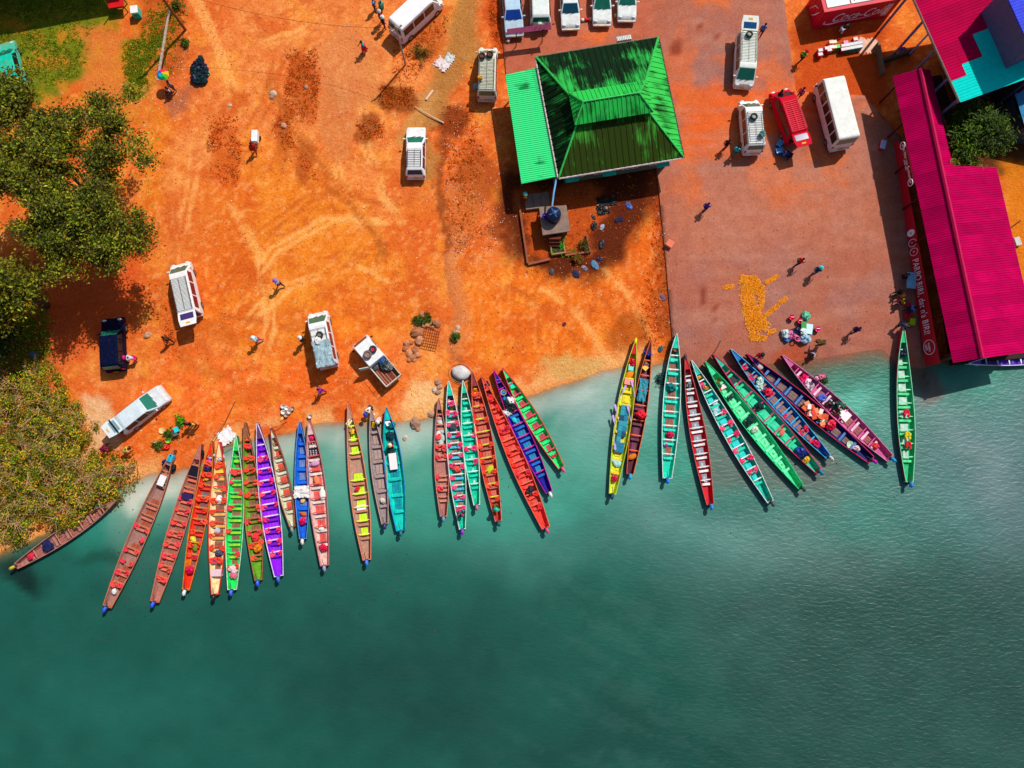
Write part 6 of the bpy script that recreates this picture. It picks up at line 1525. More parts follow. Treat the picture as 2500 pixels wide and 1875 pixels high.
BARK = mat((96, 70, 52), .9, var=.4, scale=6, bump=.5); TWIG = mat((206, 160, 124), .9, var=.3)
def tree(px, py, label, rx, ry, top, bot, nclump, per, cs, seed, name='shade_tree', rad=1.0, ln=.34, wd=.15, gap=.0, group=None, trunk_r=.28, shape=None):
    """px, py: middle of the crown as seen; the trunk stands where that crown height puts it"""
    rg = np.random.default_rng(seed); zc = (top + bot) / 2
    c = P(px, py, zc); zg = gz(c.x, c.y)
    t = thing(name, label, 'tree', (c.x, c.y, zg), 0, group)
    cl = []
    while len(cl) < nclump:
        q = rg.uniform(-1, 1, 3)
        r_ = np.linalg.norm(q)
        if r_ > 1 or r_ < .35: continue
        if vnoise(np.array([q[0] * 6 + 20]), np.array([q[1] * 6 + 20]), 1.7, seed)[0] < gap: continue
        rim = 1 + .18 * math.sin(3 * math.atan2(q[1], q[0]) + seed) + .1 * math.sin(7 * math.atan2(q[1], q[0]))
        cl.append((q[0] * rx * rim, q[1] * ry * rim, zc - zg + q[2] * (top - bot) / 2))
    cl = np.array(cl)
    clumps_tree(t, cl, per, rad, cs, rg, ln, wd)
    tm = MB(); h0 = bot * .6
    tm.tube([(0, 0, -.2), (.05, .03, h0 * .5), (.0, .1, h0)], [trunk_r * 1.3, trunk_r, trunk_r * .8], 8)
    obj('trunk', tm, BARK, t, smooth=True)
    for k in range(min(26, nclump)):
        e = Vector(cl[k]); a = Vector((0, .1, h0 - .1)); mid = a.lerp(e, .5) + Vector((rg.uniform(-.4, .4), rg.uniform(-.4, .4), rg.uniform(-.2, .5)))
        obj('limb', MB().tube([a, mid, e], [trunk_r * .5, trunk_r * .3, .03], 5), BARK, t, smooth=True)
    return t
GR = [(108, 124, 16), (84, 102, 16), (136, 148, 24), (166, 164, 36), (54, 70, 12), (126, 106, 22), (64, 54, 14)]
tree(170, 450, 'large spreading green tree over the left side of the lot', 6.9, 7.0, 9.5, 5.5, 300, 180, GR, 11, gap=.37, rad=.9, ln=.27, wd=.13, trunk_r=.35)
tree(2, 245, 'small green tree overhanging the turquoise car', 2.2, 2.2, 7.0, 4.5, 40, 130, GR, 12, rad=1.0, gap=.3)
tree(-5, 700, 'green tree at the left edge below the large tree', 2.6, 2.8, 8.0, 4.5, 50, 140, GR, 13, rad=1.1, gap=.3)
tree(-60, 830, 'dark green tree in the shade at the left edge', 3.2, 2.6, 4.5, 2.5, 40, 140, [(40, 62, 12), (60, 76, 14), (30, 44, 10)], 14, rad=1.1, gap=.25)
tree(2388, 330, 'bushy green tree between the crimson roofs', 1.9, 2.4, 4.6, 1.8, 50, 170, [(70, 100, 10), (96, 124, 14), (50, 76, 10)], 15, rad=.9, ln=.4, wd=.12, gap=.2)
tree(2345, 395, 'low olive tree against the bar roof corner', 1.2, 1.0, 3.6, 1.5, 16, 130, [(96, 100, 12), (120, 110, 20)], 16, rad=.7, gap=.1, trunk_r=.12)
OL = [(226, 160, 44), (190, 180, 24), (110, 146, 20), (206, 180, 36), (84, 120, 16), (216, 150, 50), (140, 164, 30), (60, 80, 14), (100, 136, 20)]
shr = [(60, 965, 2.9), (15, 1050, 3.2), (120, 1030, 2.5), (60, 1120, 3.0), (150, 1105, 2.3), (10, 1200, 3.0), (100, 1185, 2.5), (180, 1160, 1.8), (50, 1250, 2.1), (135, 1238, 1.9), (235, 1150, 1.5), (0, 1285, 1.6), (165, 1040, 1.9), (290, 1150, 1.0), (255, 1188, 1.4), (205, 1210, 1.6)]
ordw = ['topmost', 'second', 'third', 'fourth', 'fifth', 'sixth', 'seventh', 'eighth', 'ninth', 'tenth', 'eleventh', 'twelfth', 'thirteenth', 'fourteenth', 'fifteenth', 'lowest']
order = sorted(range(len(shr)), key=lambda k: shr[k][1])
for k, (px, py, r_) in enumerate(shr):
    rg = np.random.default_rng(100 + k); c = P(px, py, .9); zg = max(gz(c.x, c.y), WL - .1)
    t = thing('shore_shrub', 'tangled olive shore shrub, %s from the top in the lower left thicket' % ordw[order.index(k)], 'shrub', (c.x, c.y, zg), 0, 'shrubs of the lower left thicket')
    n = int(9 * r_ * r_); q = rg.uniform(-1, 1, (n * 3, 2)); q = q[np.hypot(q[:, 0], q[:, 1]) < 1][:n]
    hh = (1 - np.hypot(q[:, 0], q[:, 1]) ** 2) * (1.0 + r_ * .35) * rg.uniform(.4, 1.1, len(q))
    cl = np.stack([q[:, 0] * r_, q[:, 1] * r_, hh + .15], 1)
    clumps_tree(t, cl, 70, .5, OL, rg, .22, .09, 'foliage')
    tw = MB()
    for j in range(int(11 * r_)):
        a = rg.uniform(0, 6.28); rr = rg.uniform(.2, 1.0) * r_; e = Vector((math.cos(a) * rr, math.sin(a) * rr, rg.uniform(.5, 1.3) * (1 + r_ * .3)))
        s_ = Vector((e.x * .35 + rg.normal() * .2, e.y * .35 + rg.normal() * .2, .05)); mid = s_.lerp(e, .5) + Vector((rg.normal() * .2, rg.normal() * .2, .15))
        tw.tube([s_, mid, e], [.035, .024, .012], 4)
        for _ in range(4):
            f = e + Vector((rg.normal() * .4, rg.normal() * .4, rg.normal() * .2)); tw.tube([mid.lerp(e, rg.uniform(0, 1)), f], [.016, .008], 3)
    obj('branches', tw, TWIG, t)
# grass tufts and weeds: nobody could count them
def weeds(name, label, cat, polys, n, cs, h, seed, w=.05):
    rg = np.random.default_rng(seed); pts = []
    for poly, sh in polys:
        pa = np.array(poly, float); lo, hi = pa.min(0), pa.max(0); cnt = int(n * sh); got = 0
        for _ in range(40):
            x = rg.uniform(lo[0], hi[0], cnt); y = rg.uniform(lo[1], hi[1], cnt)
            mk_ = polymask(x + (fbm(x, y, 25, seed) - .5) * 40, y + (fbm(x, y, 25, seed + 3) - .5) * 40, poly, 16) > rg.uniform(0, 1, cnt)
            mk_ &= fbm(x, y, 22, seed + 5) > rg.uniform(.3, .62, cnt)
            for a, b_ in zip(x[mk_], y[mk_]):
                pts.append((a, b_)); got += 1
                if got >= cnt: break
            if got >= cnt: break
    P3 = np.array([P(a, b_, 0.0)[:] for a, b_ in pts]); P3[:, 2] = gzn(P3[:, 0], P3[:, 1])
    k = 5; n_ = len(P3) * k
    base_ = np.repeat(P3, k, 0) + np.concatenate([rg.normal(size=(n_, 2)) * .07, np.zeros((n_, 1))], 1)
    d = rg.normal(size=(n_, 3)); d[:, 2] = np.abs(d[:, 2]) + .5; d /= np.linalg.norm(d, axis=1, keepdims=True)
    hl_ = (h * rg.uniform(.5, 1.3, n_))[:, None]; s = np.cross(d, rg.normal(size=(n_, 3))); s /= np.linalg.norm(s, axis=1, keepdims=True)
    co = np.stack([base_ - s * w, base_ + s * w, base_ + d * hl_], 1).reshape(-1, 3)
    me = bpy.data.meshes.new(name); me.vertices.add(n_ * 3); me.vertices.foreach_set('co', co.ravel().astype(np.float32))
    me.loops.add(n_ * 3); me.loops.foreach_set('vertex_index', np.arange(n_ * 3, dtype=np.int32))
    me.polygons.add(n_); me.polygons.foreach_set('loop_start', np.arange(0, n_ * 3, 3, dtype=np.int32)); me.polygons.foreach_set('loop_total', np.full(n_, 3, np.int32)); me.update()
    cc = palette(len(P3), rg, cs, .4); setcol(me, np.repeat(cc, k * 3, 0)); me.materials.append(LEAF)
    o = link(name, me); o['kind'] = 'stuff'; return tag(o, label, cat)
weeds('grass', 'short green grass at the top left beside the house shadow', 'grass', [([(-60, -40), (270, -60), (210, 100), (180, 190), (80, 230), (-60, 240)], .5), ([(300, 110), (400, 70), (395, 130), (340, 240), (300, 250)], .25), ([(340, -10), (440, -10), (460, 110), (400, 190)], .1), ([(40, 690), (110, 700), (130, 860), (40, 920)], .15)], 6500, [(130, 160, 26), (160, 176, 34), (110, 140, 22), (206, 170, 50)], .13, 5)
weeds('dry_weeds', 'dry rust coloured weeds in patches on the dirt', 'weeds', [([(700, 130), (765, 120), (780, 220), (760, 300), (710, 290), (695, 210)], .16), ([(520, 280), (580, 290), (590, 420), (530, 460), (505, 380)], .12), ([(925, 210), (1010, 215), (1000, 265), (930, 260)], .12), ([(870, 295), (930, 290), (940, 335), (880, 340)], .06),
      ([(960, 100), (1060, 60), (1090, 20), (1120, 30), (1060, 110), (1000, 200), (960, 180)], .1), ([(1080, 260), (1160, 280), (1190, 560), (1110, 640), (1080, 420)], .18), ([(1195, 0), (1225, 0), (1235, 120), (1205, 120)], .06), ([(1230, 440), (1620, 400), (1620, 500), (1530, 600), (1440, 690), (1320, 690), (1230, 620)], .14), ([(1605, 480), (1625, 480), (1650, 850), (1560, 830)], .12), ([(660, 250), (720, 330), (780, 440), (740, 420), (670, 330)], .06),
      ([(380, 760), (420, 880), (440, 870), (400, 740)], .03)], 3600, [(240, 116, 40), (250, 140, 50), (214, 104, 34), (190, 140, 40), (170, 76, 30)], .11, 6)
# little plants that stand alone
for px, py, r_, c, lab in [(1368, 603, .75, (60, 160, 20), 'bright green bush in the planter by the water tank'), (1430, 598, .5, (100, 84, 24), 'olive bush by the tank yard corner'), (1410, 630, .45, (150, 110, 20), 'yellow leaved plant below the tank yard'), (438, 1027, .45, (90, 150, 20), 'bright green leaf bundle on the bank by the buckets'),
        (415, 1063, .5, (70, 100, 20), 'green leaf heap beside the red basin'), (385, 1085, .45, (90, 110, 20), 'green leaf heap nearest the moored boats'), (1022, 782, .5, (66, 90, 20), 'small bush on the rock pile'), (1042, 780, .4, (80, 96, 20), 'second small bush on the rock pile'), (1115, 823, .35, (90, 110, 24), 'small plant at the foot of the ditch'),
        (455, 105, .45, (80, 110, 20), 'weed clump by the leaning pole'), (430, 15, .6, (84, 100, 18), 'weed clump at the top of the leaning pole'), (1030, 130, .7, (110, 90, 20), 'low bush below the high roof minibus'), (1615, 925, .6, (40, 90, 86), 'dark water plant beside the ramp edge'), (2012, 930, .3, (60, 100, 50), 'small green plant in the water by the pink boat')]:
    rg = np.random.default_rng(int(px)); g = G(px, py, .2)
    t = thing('small_plant', lab, 'plant', g)
    cl = rg.normal(size=(12, 3)) * np.array([r_ * .45, r_ * .45, .12]) + np.array([0, 0, .3 * r_ + .1])
    cs = [c, tuple(int(x * .7) for x in c), tuple(min(255, int(x * 1.25)) for x in c)]
    clumps_tree(t, cl, 40, r_ * .5, cs, rg, .2, .07, 'foliage')
    obj('stem', MB().tube([(0, 0, -.05), (0.02, 0, .3)], [.03, .015], 5), BARK, t)

# ------------------------------------------------------------------ poles and wires
def pole(px, py, h, label, r=.13, c=(120, 70, 44), arm=True):
    g = G(px, py); t = thing('utility_pole', label, 'pole', g)
    obj('shaft', MB().tube([(0, 0, -.3), (0, 0, h)], [r, r * .7], 8), wood(c), t)
    if arm:
        obj('crossarm', MB().box((0, 0, h - .35), (1.1, .09, .1), .6), wood(c), t)
        for s in (-.45, .45): obj('insulator', MB().lathe([(.04, 0), (.05, .05), (.03, .12)], (s * math.cos(.6), s * math.sin(.6), h - .3), 8), plastic((200, 200, 196)), t)
    return g
g1 = pole(453, 73, 8.0, 'tall brown wooden pole by the path at the top left')
g2 = pole(990, 158, 5.8, 'grey pole with crossarm below the high roof minibus', r=.09, c=(150, 140, 130))
gb_ = G(382, 198)
o = obj('brace_pole', MB().tube([gb_ + Vector((0, 0, -.2)), Vector((g1.x - .12, g1.y - .1, g1.z + 3.05))], [.13, .1], 8), wood((206, 186, 170))); tag(o, 'pale brace pole leaning against the tall brown pole', 'pole')
def wire(a, b_, sag, label, r=.012):
    pts = [a.lerp(b_, k / 14) + Vector((0, 0, -4 * sag * (k / 14) * (1 - k / 14))) for k in range(15)]
    o = obj('power_line', MB().tube(pts, r, 4), DARK); return tag(o, label, 'power line')
t2 = g2 + Vector((0, 0, 5.6))
wire(g1 + Vector((0, 0, 6.2)), t2, 1.6, 'sagging wire across the lot between the two poles')
wire(t2, P(1240, 186, 2.8), .5, 'wire from the grey pole to the green house', .01)
# sign frame and posts by the parked cars
sg = G(1292, 108); t = thing('sign_frame', 'purple board on two thin posts in front of the parked cars', 'sign', sg)
for px, py in ((1260, 113), (1323, 104)):
    q = G(px, py) - sg; obj('post', MB().tube([(q.x, q.y, -.1), (q.x, q.y, 2.1)], .045, 6), mat((70, 30, 26)), t)
qa, qb, qc, qd = [P(a, b_, 2.0) - Vector((sg.x, sg.y, sg.z)) for a, b_ in ((1237, 84), (1346, 71), (1344, 57), (1238, 71))]
obj('board', MB().slab([qa, qb, qc, qd], .04), mat((122, 44, 78), .8), t)
for px in (1312, 1323, 1335): 
    q = P(px, 62, 2.1) - sg; obj('rod', MB().tube([(q.x, q.y, 2.0), (q.x, q.y, 2.5)], .025, 5), mat((70, 30, 26)), t)
for k, (px, py, an_, w_) in enumerate([(1432, 50, .12, 'middle'), (1513, 39, .1, 'right'), (1247, 94, .95, 'left')]):
    g = G(px, py); t = thing('wheel_stop', w_ + ' red and white concrete wheel stop by the parked cars', 'wheel stop', (g.x, g.y, g.z + .13), an_, 'wheel stops of the parking row')
    M = Matrix.Rotation(math.pi / 2, 4, 'Y')
    obj('core', MB().lathe([(.13, -.25), (.14, 0), (.13, .25)], (0, 0, 0), 12, M), mat((206, 20, 40)), t, smooth=True)
    for s in (1, -1): obj('end_cap', MB().lathe([(.1, -.14), (.15, -.12), (.15, .12), (.1, .14)], (0, 0, s * .37), 12, M), mat((226, 214, 190)), t, smooth=True)
g = P(1523, 98, 2.4); t = thing('roof_vent', 'white louvred box at the north eave of the green house', 'vent', (g.x, g.y + .15, 2.2), rz0)
obj('body', MB().box((0, 0, .15), (1.25, .4, .3)), paint((226, 230, 228)), t)
for k in range(8): obj('louvre', MB().box((-.53 + .15 * k, 0, .32), (.06, .38, .04)), paint((200, 206, 204)), t)
for s in (-.55, .55): obj('bracket', MB().box((s, 0, -1.1), (.06, .06, 2.2)), STEEL, t)

# ------------------------------------------------------------------ water tank yard
pq = [P(1316, 505, 1.5), P(1383, 501, 1.5), P(1392, 564, 1.5), P(1325, 574, 1.5)]
pc = sum(pq, Vector()) / 4; gp = gz(pc.x, pc.y)
t = thing('tank_stand', 'grey concrete stand with steps under the water tank', 'stand', (pc.x, pc.y, gp))
lq = [q - Vector((pc.x, pc.y, gp)) for q in pq]
CON = mat((140, 116, 104), .9, var=.3, bump=.3)
obj('slab', MB().slab([lq[3], lq[2], lq[1], lq[0]], .16), CON, t)
obj('plinth', MB().prism([(q.x * .86, q.y * .86) for q in (lq[3], lq[2], lq[1], lq[0])], -.1, 1.36), mat((100, 70, 56), .9), t)
for k in range(4): obj('step', MB().box((.05, lq[3].y - .1 - .22 * k, .55 - .15 * k), (1.0, .22, 1.1 - .3 * k)), mat((110, 50, 36), .9), t)
tk = P(1353, 517, 2.85); ztk = 1.52 + gp
t = thing('water_tank', 'dark blue cylindrical water tank on the concrete stand', 'water tank', (tk.x, tk.y, ztk))
obj('barrel', MB().lathe([(.6, 0), (.62, .1), (.59, .3), (.62, .4), (.59, .6), (.62, .7), (.6, .95), (.5, 1.12), (.2, 1.2), (.18, 1.22)], (0, 0, 0), 22), mat((14, 34, 70), .4, var=.2), t, smooth=True)
obj('hatch', MB().lathe([(.2, 0), (.2, .06), (.05, .08)], (0, 0, 1.2), 14), mat((16, 60, 110), .4), t)
for k in range(2): obj('cross_rib', MB().box((0, 0, 1.19), (.9, .1, .04), .5 + k * 1.57), mat((20, 70, 130), .4), t)
o = obj('rain_pipe', MB().tube([P(1358, 438, 3.0), P(1352, 470, 2.95), P(1348, 503, ztk + 1.22)], .08, 8), mat((110, 170, 226), .4)); tag(o, 'pale blue rain pipe from the roof gutter to the water tank', 'pipe')
bucket(1331, 527, ztk - .02, (70, 20, 160), 'violet bucket on the tank stand', r=.26, h=.4)
def lowwall(pts, h, w, label, c=(150, 84, 60)):
    q = [G(a, b_) for a, b_ in pts]; m = MB()
    for A, B in zip(q[:-1], q[1:]):
        d = (B - A); l = d.length; mid = (A + B) / 2; m.box((mid.x, mid.y, mid.z + h / 2 - .1), (l + w * .98, w, h + .2), math.atan2(d.y, d.x))
    o = obj('low_wall', m, mat(c, .9, var=.3, bump=.3)); return tag(o, label, 'wall')
lowwall([(1265, 483), (1288, 643)], .35, .16, 'low west wall of the tank yard')
lowwall([(1292, 646), (1340, 635)], .3, .2, 'low south wall of the tank yard left of the planter')
lowwall([(1382, 625), (1440, 616), (1432, 578)], .3, .16, 'low south east wall of the tank yard')
ps = G(1311, 494); t = thing('cover_slabs', 'three grey cover slabs beside the tank stand', 'slabs', ps, .12)
for k in range(3): obj('slab', MB().box((-.72 + .72 * k, 0, .2 + .01 * k), (.69, 1.35, .36)), CON, t)
pp = G(1361, 608); t = thing('planter', 'concrete planter at the tank yard gate', 'planter', pp, .15)
m = MB()
for s in (1, -1): m.box((0, s * .5, .2), (1.25, .1, .4)); m.box((s * .58, 0, .2), (.1, .9, .4))
obj('box', m, mat((176, 130, 90), .9), t); obj('soil', MB().box((0, 0, .15), (1.05, .88, .25)), mat((70, 40, 24)), t)
# ------------------------------------------------------------------ refuse, rocks, loose things
for px, py, c, s, lab in [(1536, 500, (60, 90, 160), 1.2, 'blue refuse bundle east of the tank yard'), (1513, 534, (40, 34, 66), 1.3, 'dark violet refuse bundle east of the tank yard'), (1450, 550, (26, 22, 30), 1.3, 'black refuse bag beside the yard wall'), (1471, 552, (150, 160, 180), .9, 'pale grey refuse bag beside the yard wall'),
        (1470, 595, (30, 26, 34), 1.3, 'black refuse bag southeast of the yard'), (1453, 645, (90, 130, 160), 1.4, 'blue grey refuse bag south of the yard'), (1407, 668, (40, 44, 80), 1.3, 'navy refuse bag farthest south of the yard'), (1347, 661, (60, 64, 70), 1.0, 'grey refuse bag south of the planter'), (1428, 653, (120, 110, 130), 1.0, 'mauve refuse bag south of the yard corner'), (1465, 630, (30, 24, 70), .9, 'small navy refuse bag below the yard corner'),
        (1450, 528, (30, 26, 26), .8, 'small black bag by the east yard wall'), (77, 865, (90, 100, 130), 1.2, 'grey refuse heap under the left trees'), (1378, 790, (90, 40, 60), .7, 'dark maroon rag alone on the orange dirt'), (1620, 725, (120, 90, 110), 1.0, 'mauve rag beside the ramp edge'), (1614, 850, (30, 80, 90), 1.0, 'teal rag at the foot of the ramp edge')]:
    o = bag(px, py, None, c, lab, s=s); o.scale = (s * .8, s * .62, s * .25)
for k, (px, py, w_, l_, c, lab) in enumerate([(1481, 491, 1.6, .7, (26, 22, 20), 'long black plastic sheet east of the tank stand'), (1472, 511, 1.0, .8, (12, 12, 14), 'square black plastic sheet east of the tank stand'), (552, 1064, 1.35, 1.2, (236, 232, 232), 'crumpled white sheet on the bank above the boats'), (1080, 156, 1.0, 1.3, (226, 206, 206), 'crumpled pale plastic heap in the gravel gully'), (1098, 142, .8, .8, (206, 210, 206), 'smaller pale plastic heap in the gravel gully'), (2113, 112, 1.4, 2.0, (196, 126, 84), 'tan cardboard sheet beside the stacked crates'), (1162, 210, .5, .5, (120, 190, 190), 'small pale teal scrap in the gully')]):
    crumpled_sheet('plastic_sheet', px, py, None, w_, l_, .3 * k, c, lab, 'sheet', h=.1 if k != 5 else .02, seed=20 + k, rag=.25)
pos = [(488, 146), (478, 158), (492, 160), (474, 168), (487, 172), (498, 168), (478, 182), (490, 186), (499, 180), (474, 192), (484, 198), (496, 196)]
for k, (px, py) in enumerate(pos): bag(px, py, None, random.choice([(20, 40, 56), (24, 30, 60), (16, 44, 50)]), 'dark refuse bag in the pile at the roadside', 'dark bags piled at the roadside', s=1.05)
bag(503, 179, None, (110, 206, 190), 'mint bag on the edge of the dark bag pile', s=.7)
def rock(px, py, r_, label, c=(190, 130, 90), flat=.6, seed=0, sink=.25):
    g = G(px, py, r_ * .3); m = MB(); m.ell((0, 0, 0), (r_, r_ * .8, r_ * flat), 10, 7, .16, seed)
    o = obj('rock', m, mat(c, .9, var=.35, bump=.5), None, (g.x, g.y, g.z + r_ * flat * sink), (0, 0, seed * 1.3)); return tag(o, label, 'rock')
RK = [(1019, 811, .62), (1024, 830, .5), (993, 838, .34), (990, 850, .3), (999, 861, .36), (1006, 872, .36), (1013, 854, .38), (1019, 866, .34), (999, 878, .24), (1066, 789, .42), (1040, 792, .42), (1030, 768, .34), (1003, 836, .26), (1012, 878, .22), (1055, 800, .26)]
names_ = ['largest rock of the pile beside the rusty grate', 'second largest rock below it in the pile', 'left rock of the upper row in the pile', 'small rock at the left edge of the pile', 'round rock in the lower left of the pile', 'round rock at the bottom of the pile', 'middle rock of the pile', 'lower right rock of the pile', 'smallest rock at the bottom left of the pile', 'pointed rock above the rusty grate', 'flat rock touching the top of the rusty grate', 'pale rock at the top of the pile by the bushes', 'small rock left of the largest rock', 'tiny rock at the lowest end of the pile', 'small rock at the top right corner of the grate']
for k, (a, b_, r_) in enumerate(RK): rock(a, b_, r_, names_[k], [(176, 110, 74), (206, 140, 100), (190, 120, 80)][k % 3], seed=k)
for k, (a, b_, r_, lab) in enumerate([(1013, 1032, .55, 'wet grey rock in the shallows between the boats'), (1054, 1010, .35, 'angular rock on the bank beside the plain brown boat'), (989, 1069, .25, 'small rock awash between the boats'), (1069, 934, .3, 'brown stone on the bank above the teal boat'), (1074, 944, .28, 'second brown stone on the bank above the teal boat'), (1061, 952, .26, 'left brown stone on the bank above the boats'), (1068, 957, .3, 'lowest brown stone on the bank above the boats'), (1021, 1046, .28, 'narrow rock in the shallows'), (667, 227, .34, 'broken slab in the rut of the upper path'), (664, 236, .26, 'smaller broken slab in the rut of the upper path'), (693, 306, .3, 'white stone at the end of the rut'), (561, 257, .18, 'white stone by the rust patch'), (747, 212, .22, 'pale stone in the tall weed patch'), (1115, 812, .3, 'stone at the foot of the ditch'), (1118, 800, .24, 'pale stone in the ditch'), (1480, 508, .2, 'pale stone on the dark sheet'), (359, 818, .35, 'flat pale stone left of the raised tailgate')]):
    rock(a, b_, r_, lab, [(170, 130, 110), (196, 150, 120), (206, 180, 160)][k % 3], flat=.55, seed=40 + k)
g = G(1052, 825); t = thing('rusty_grate', 'rusty iron grate lying on the rocks', 'grate', (g.x, g.y, g.z + .28), -.2)
RUST = mat((150, 66, 30), .85, var=.4, scale=9)
for k in range(8): obj('bar', MB().box((-.66 + .19 * k, 0, 0), (.035, 1.85, .03)), RUST, t)
for k in range(8): obj('crossbar', MB().box((0, -.86 + .245 * k, .03), (1.4, .04, .03)), RUST, t)
g = G(1126, 911); m = MB()
pr = [(1.0, 0), (1.02, .25), (.93, .45), (.6, .58), (.2, .62)]
t = thing('covered_dinghy', 'white tarpaulin covered rounded heap behind the boat bows', 'covered heap', (g.x, g.y, g.z - .02), -.25)
m.lathe(pr, (0, 0, 0), 26); m.v = [(x * .8 * (1 + .05 * math.sin(5 * math.atan2(y, x))), y * .6 * (1 + .06 * math.sin(4 * math.atan2(y, x) + 1)), z_) for x, y, z_ in m.v]
obj('cover', m, mat((206, 202, 202), .7, var=.25, bump=.5), t, smooth=True)
obj('rope', MB().tube([(math.cos(a * .3) * 1.03, math.sin(a * .3) * .82, .25 + .03 * math.sin(a * 2)) for a in range(22)], .02, 5), mat((150, 150, 146)), t)
for k, (px, py) in enumerate([(690, 992), (699, 996), (713, 997), (705, 1005), (691, 1006), (698, 1013)]):
    bucket(px, py, None, [(206, 196, 190), (230, 226, 220), (190, 150, 130)][k % 3], 'pale pot in the cluster above the pale pink boat, %s' % ['top left', 'top middle', 'top right', 'centre right', 'centre left', 'bottom'][k], 'pots on the bank', r=.19, h=.3, name='pot', cat='pot')
bucket(756, 1016, None, (206, 190, 180), 'single pale pot at the bow of the pale pink boat', r=.2, h=.3, name='pot', cat='pot')
sack(688, 1022, None, (236, 190, 110), 'small yellow sack below the pots', s=.5)
sack(905, 1004, None, (236, 226, 190), 'cream sack beside the narrow grey boat bow', s=.5)
bucket(395, 1051, None, (236, 200, 130), 'cream bowl apart from the other buckets', r=.26, h=.14, name='bowl', cat='bowl')
cooler(429, 1049, None, .4, (.34, .42, .4), (30, 190, 200), (40, 206, 214), 'turquoise box among the buckets on the bank', name='box', cat='box')
cooler(427, 1059, None, .4, (.34, .36, .35), (90, 80, 84), (104, 96, 100), 'grey box below the turquoise box', name='box', cat='box')
bucket(415, 1064, None, (240, 214, 150), 'cream bucket in the middle of the row on the bank', r=.24, h=.3)
bucket(410, 1075, None, (150, 220, 30), 'lime bucket next to the red basin', r=.23, h=.3)
bucket(398, 1086, None, (206, 10, 40), 'red basin on the bank', r=.36, h=.22, name='basin', cat='basin')
bucket(407, 1089, None, (226, 60, 30), 'orange red bucket beside the red basin', r=.24, h=.26)
bag(380, 1083, None, (206, 226, 220), 'white bag at the lower end of the bucket row', s=.7)
bag(120, 1008, None, (150, 206, 206), 'pale teal rag on the thicket', s=.8); bag(131, 1020, None, (226, 40, 50), 'red rag on the thicket', s=.8)
# rainbow umbrella
g = G(418, 206); t = thing('umbrella', 'rainbow umbrella open near the leaning poles', 'umbrella', (g.x, g.y, g.z), 0)
cs = [(40, 50, 226), (30, 150, 226), (20, 200, 190), (20, 170, 90), (110, 190, 30), (240, 170, 20), (230, 40, 60), (226, 20, 90)]
for k in range(8):
    a0, a1 = 2.2 + k * math.pi / 4, 2.2 + (k + 1) * math.pi / 4; am = (a0 + a1) / 2
    obj('panel', MB().slab([(0, 0, 1.95), (.36 * math.cos(a0), .36 * math.sin(a0), 1.85), (.56 * math.cos(a0), .56 * math.sin(a0), 1.62), (.52 * math.cos(am), .52 * math.sin(am), 1.64), (.56 * math.cos(a1), .56 * math.sin(a1), 1.62), (.36 * math.cos(a1), .36 * math.sin(a1), 1.85)], .012), cloth(cs[k]), t)
    obj('rib', MB().tube([(0, 0, 1.93), (.36 * math.cos(a0), .36 * math.sin(a0), 1.83), (.57 * math.cos(a0), .57 * math.sin(a0), 1.6)], .006, 4), STEEL, t)
obj('shaft', MB().tube([(0, 0, .75), (0, 0, 2.05)], .012, 5), STEEL, t); obj('handle', MB().tube([(0, 0, .75), (0, 0, .66), (.05, 0, .62), (.09, 0, .66)], .018, 5), DARK, t)
# roadside stall, fridge on a cart
g = G(296, 22); t = thing('stall_table', 'red topped stall table at the top left by the house shadow', 'table', g, .15)
obj('tabletop', MB().box((0, 0, .95), (1.35, .95, .06)), mat((206, 16, 24), .5), t)
for x in (-.6, .6):
    for y in (-.4, .4): obj('leg', MB().box((x, y, .46), (.07, .07, .92)), wood((60, 80, 20)), t)
obj('rear_post', MB().box((-.72, -.3, .9), (.08, .08, 2.2), .0, None, .12), wood((80, 96, 24)), t); obj('apron', MB().box((0, -.42, .82), (1.2, .04, .18)), wood((70, 70, 20)), t)
o = cooler(326, 22, None, .15, (.62, .7, .95), (40, 190, 160), (236, 234, 232), 'white topped turquoise freezer beside the red stall table', name='freezer', cat='freezer')
o = obj('broom', MB().tube([G(290, -4) + Vector((0, 0, 1.5)), G(297, 14) + Vector((0, 0, 1.02))], .025, 5), wood((226, 190, 110))); tag(o, 'pale stick lying across the red stall table', 'stick')
g = G(621, 334, .8); t = thing('hand_cart', 'white cabinet on a hand cart pushed by a person in red', 'cart', g, 0)
obj('cabinet', MB().box((0, .1, .6), (.52, 1.05, .55)), mat((232, 234, 236), .5), t, bevel=.03)
obj('frame', MB().tube([(-.22, .6, .3), (-.22, -.8, .55)], .025, 5).tube([(.22, .6, .3), (.22, -.8, .55)], .025, 5).tube([(-.22, -.8, .55), (.22, -.8, .55)], .025, 5), STEEL, t)
for s in (1, -1):
    M = Matrix.Translation((s * .3, .2, .18)) @ Matrix.Rotation(math.pi / 2, 4, 'Y'); obj('wheel', MB().lathe([(.05, -.03), (.16, -.04), (.18, 0), (.16, .04), (.05, .03)], (0, 0, 0), 14, M), RUBBER, t)
o = obj('pipe', MB().tube([G(1013, 262) + Vector((0, 0, .15)), G(1049, 284) + Vector((0, 0, .2)), G(1084, 302) + Vector((0, 0, .12))], [.03, .05, .07], 6), mat((214, 190, 170))); tag(o, 'pale pipe lying across the weedy gully', 'pipe')
o = obj('plank', MB().box(G(1049, 233) + Vector((0, 0, .1)), (.2, 1.1, .05), -.6), wood((206, 170, 150))); tag(o, 'short pale plank in the gravel gully', 'plank')
o = obj('box', MB().box(G(1634, 597) + Vector((0, 0, .2)), (.62, .62, .38), -.6), mat((226, 120, 96), .8), bevel=.02); tag(o, 'salmon coloured box on the edge of the ramp', 'box')
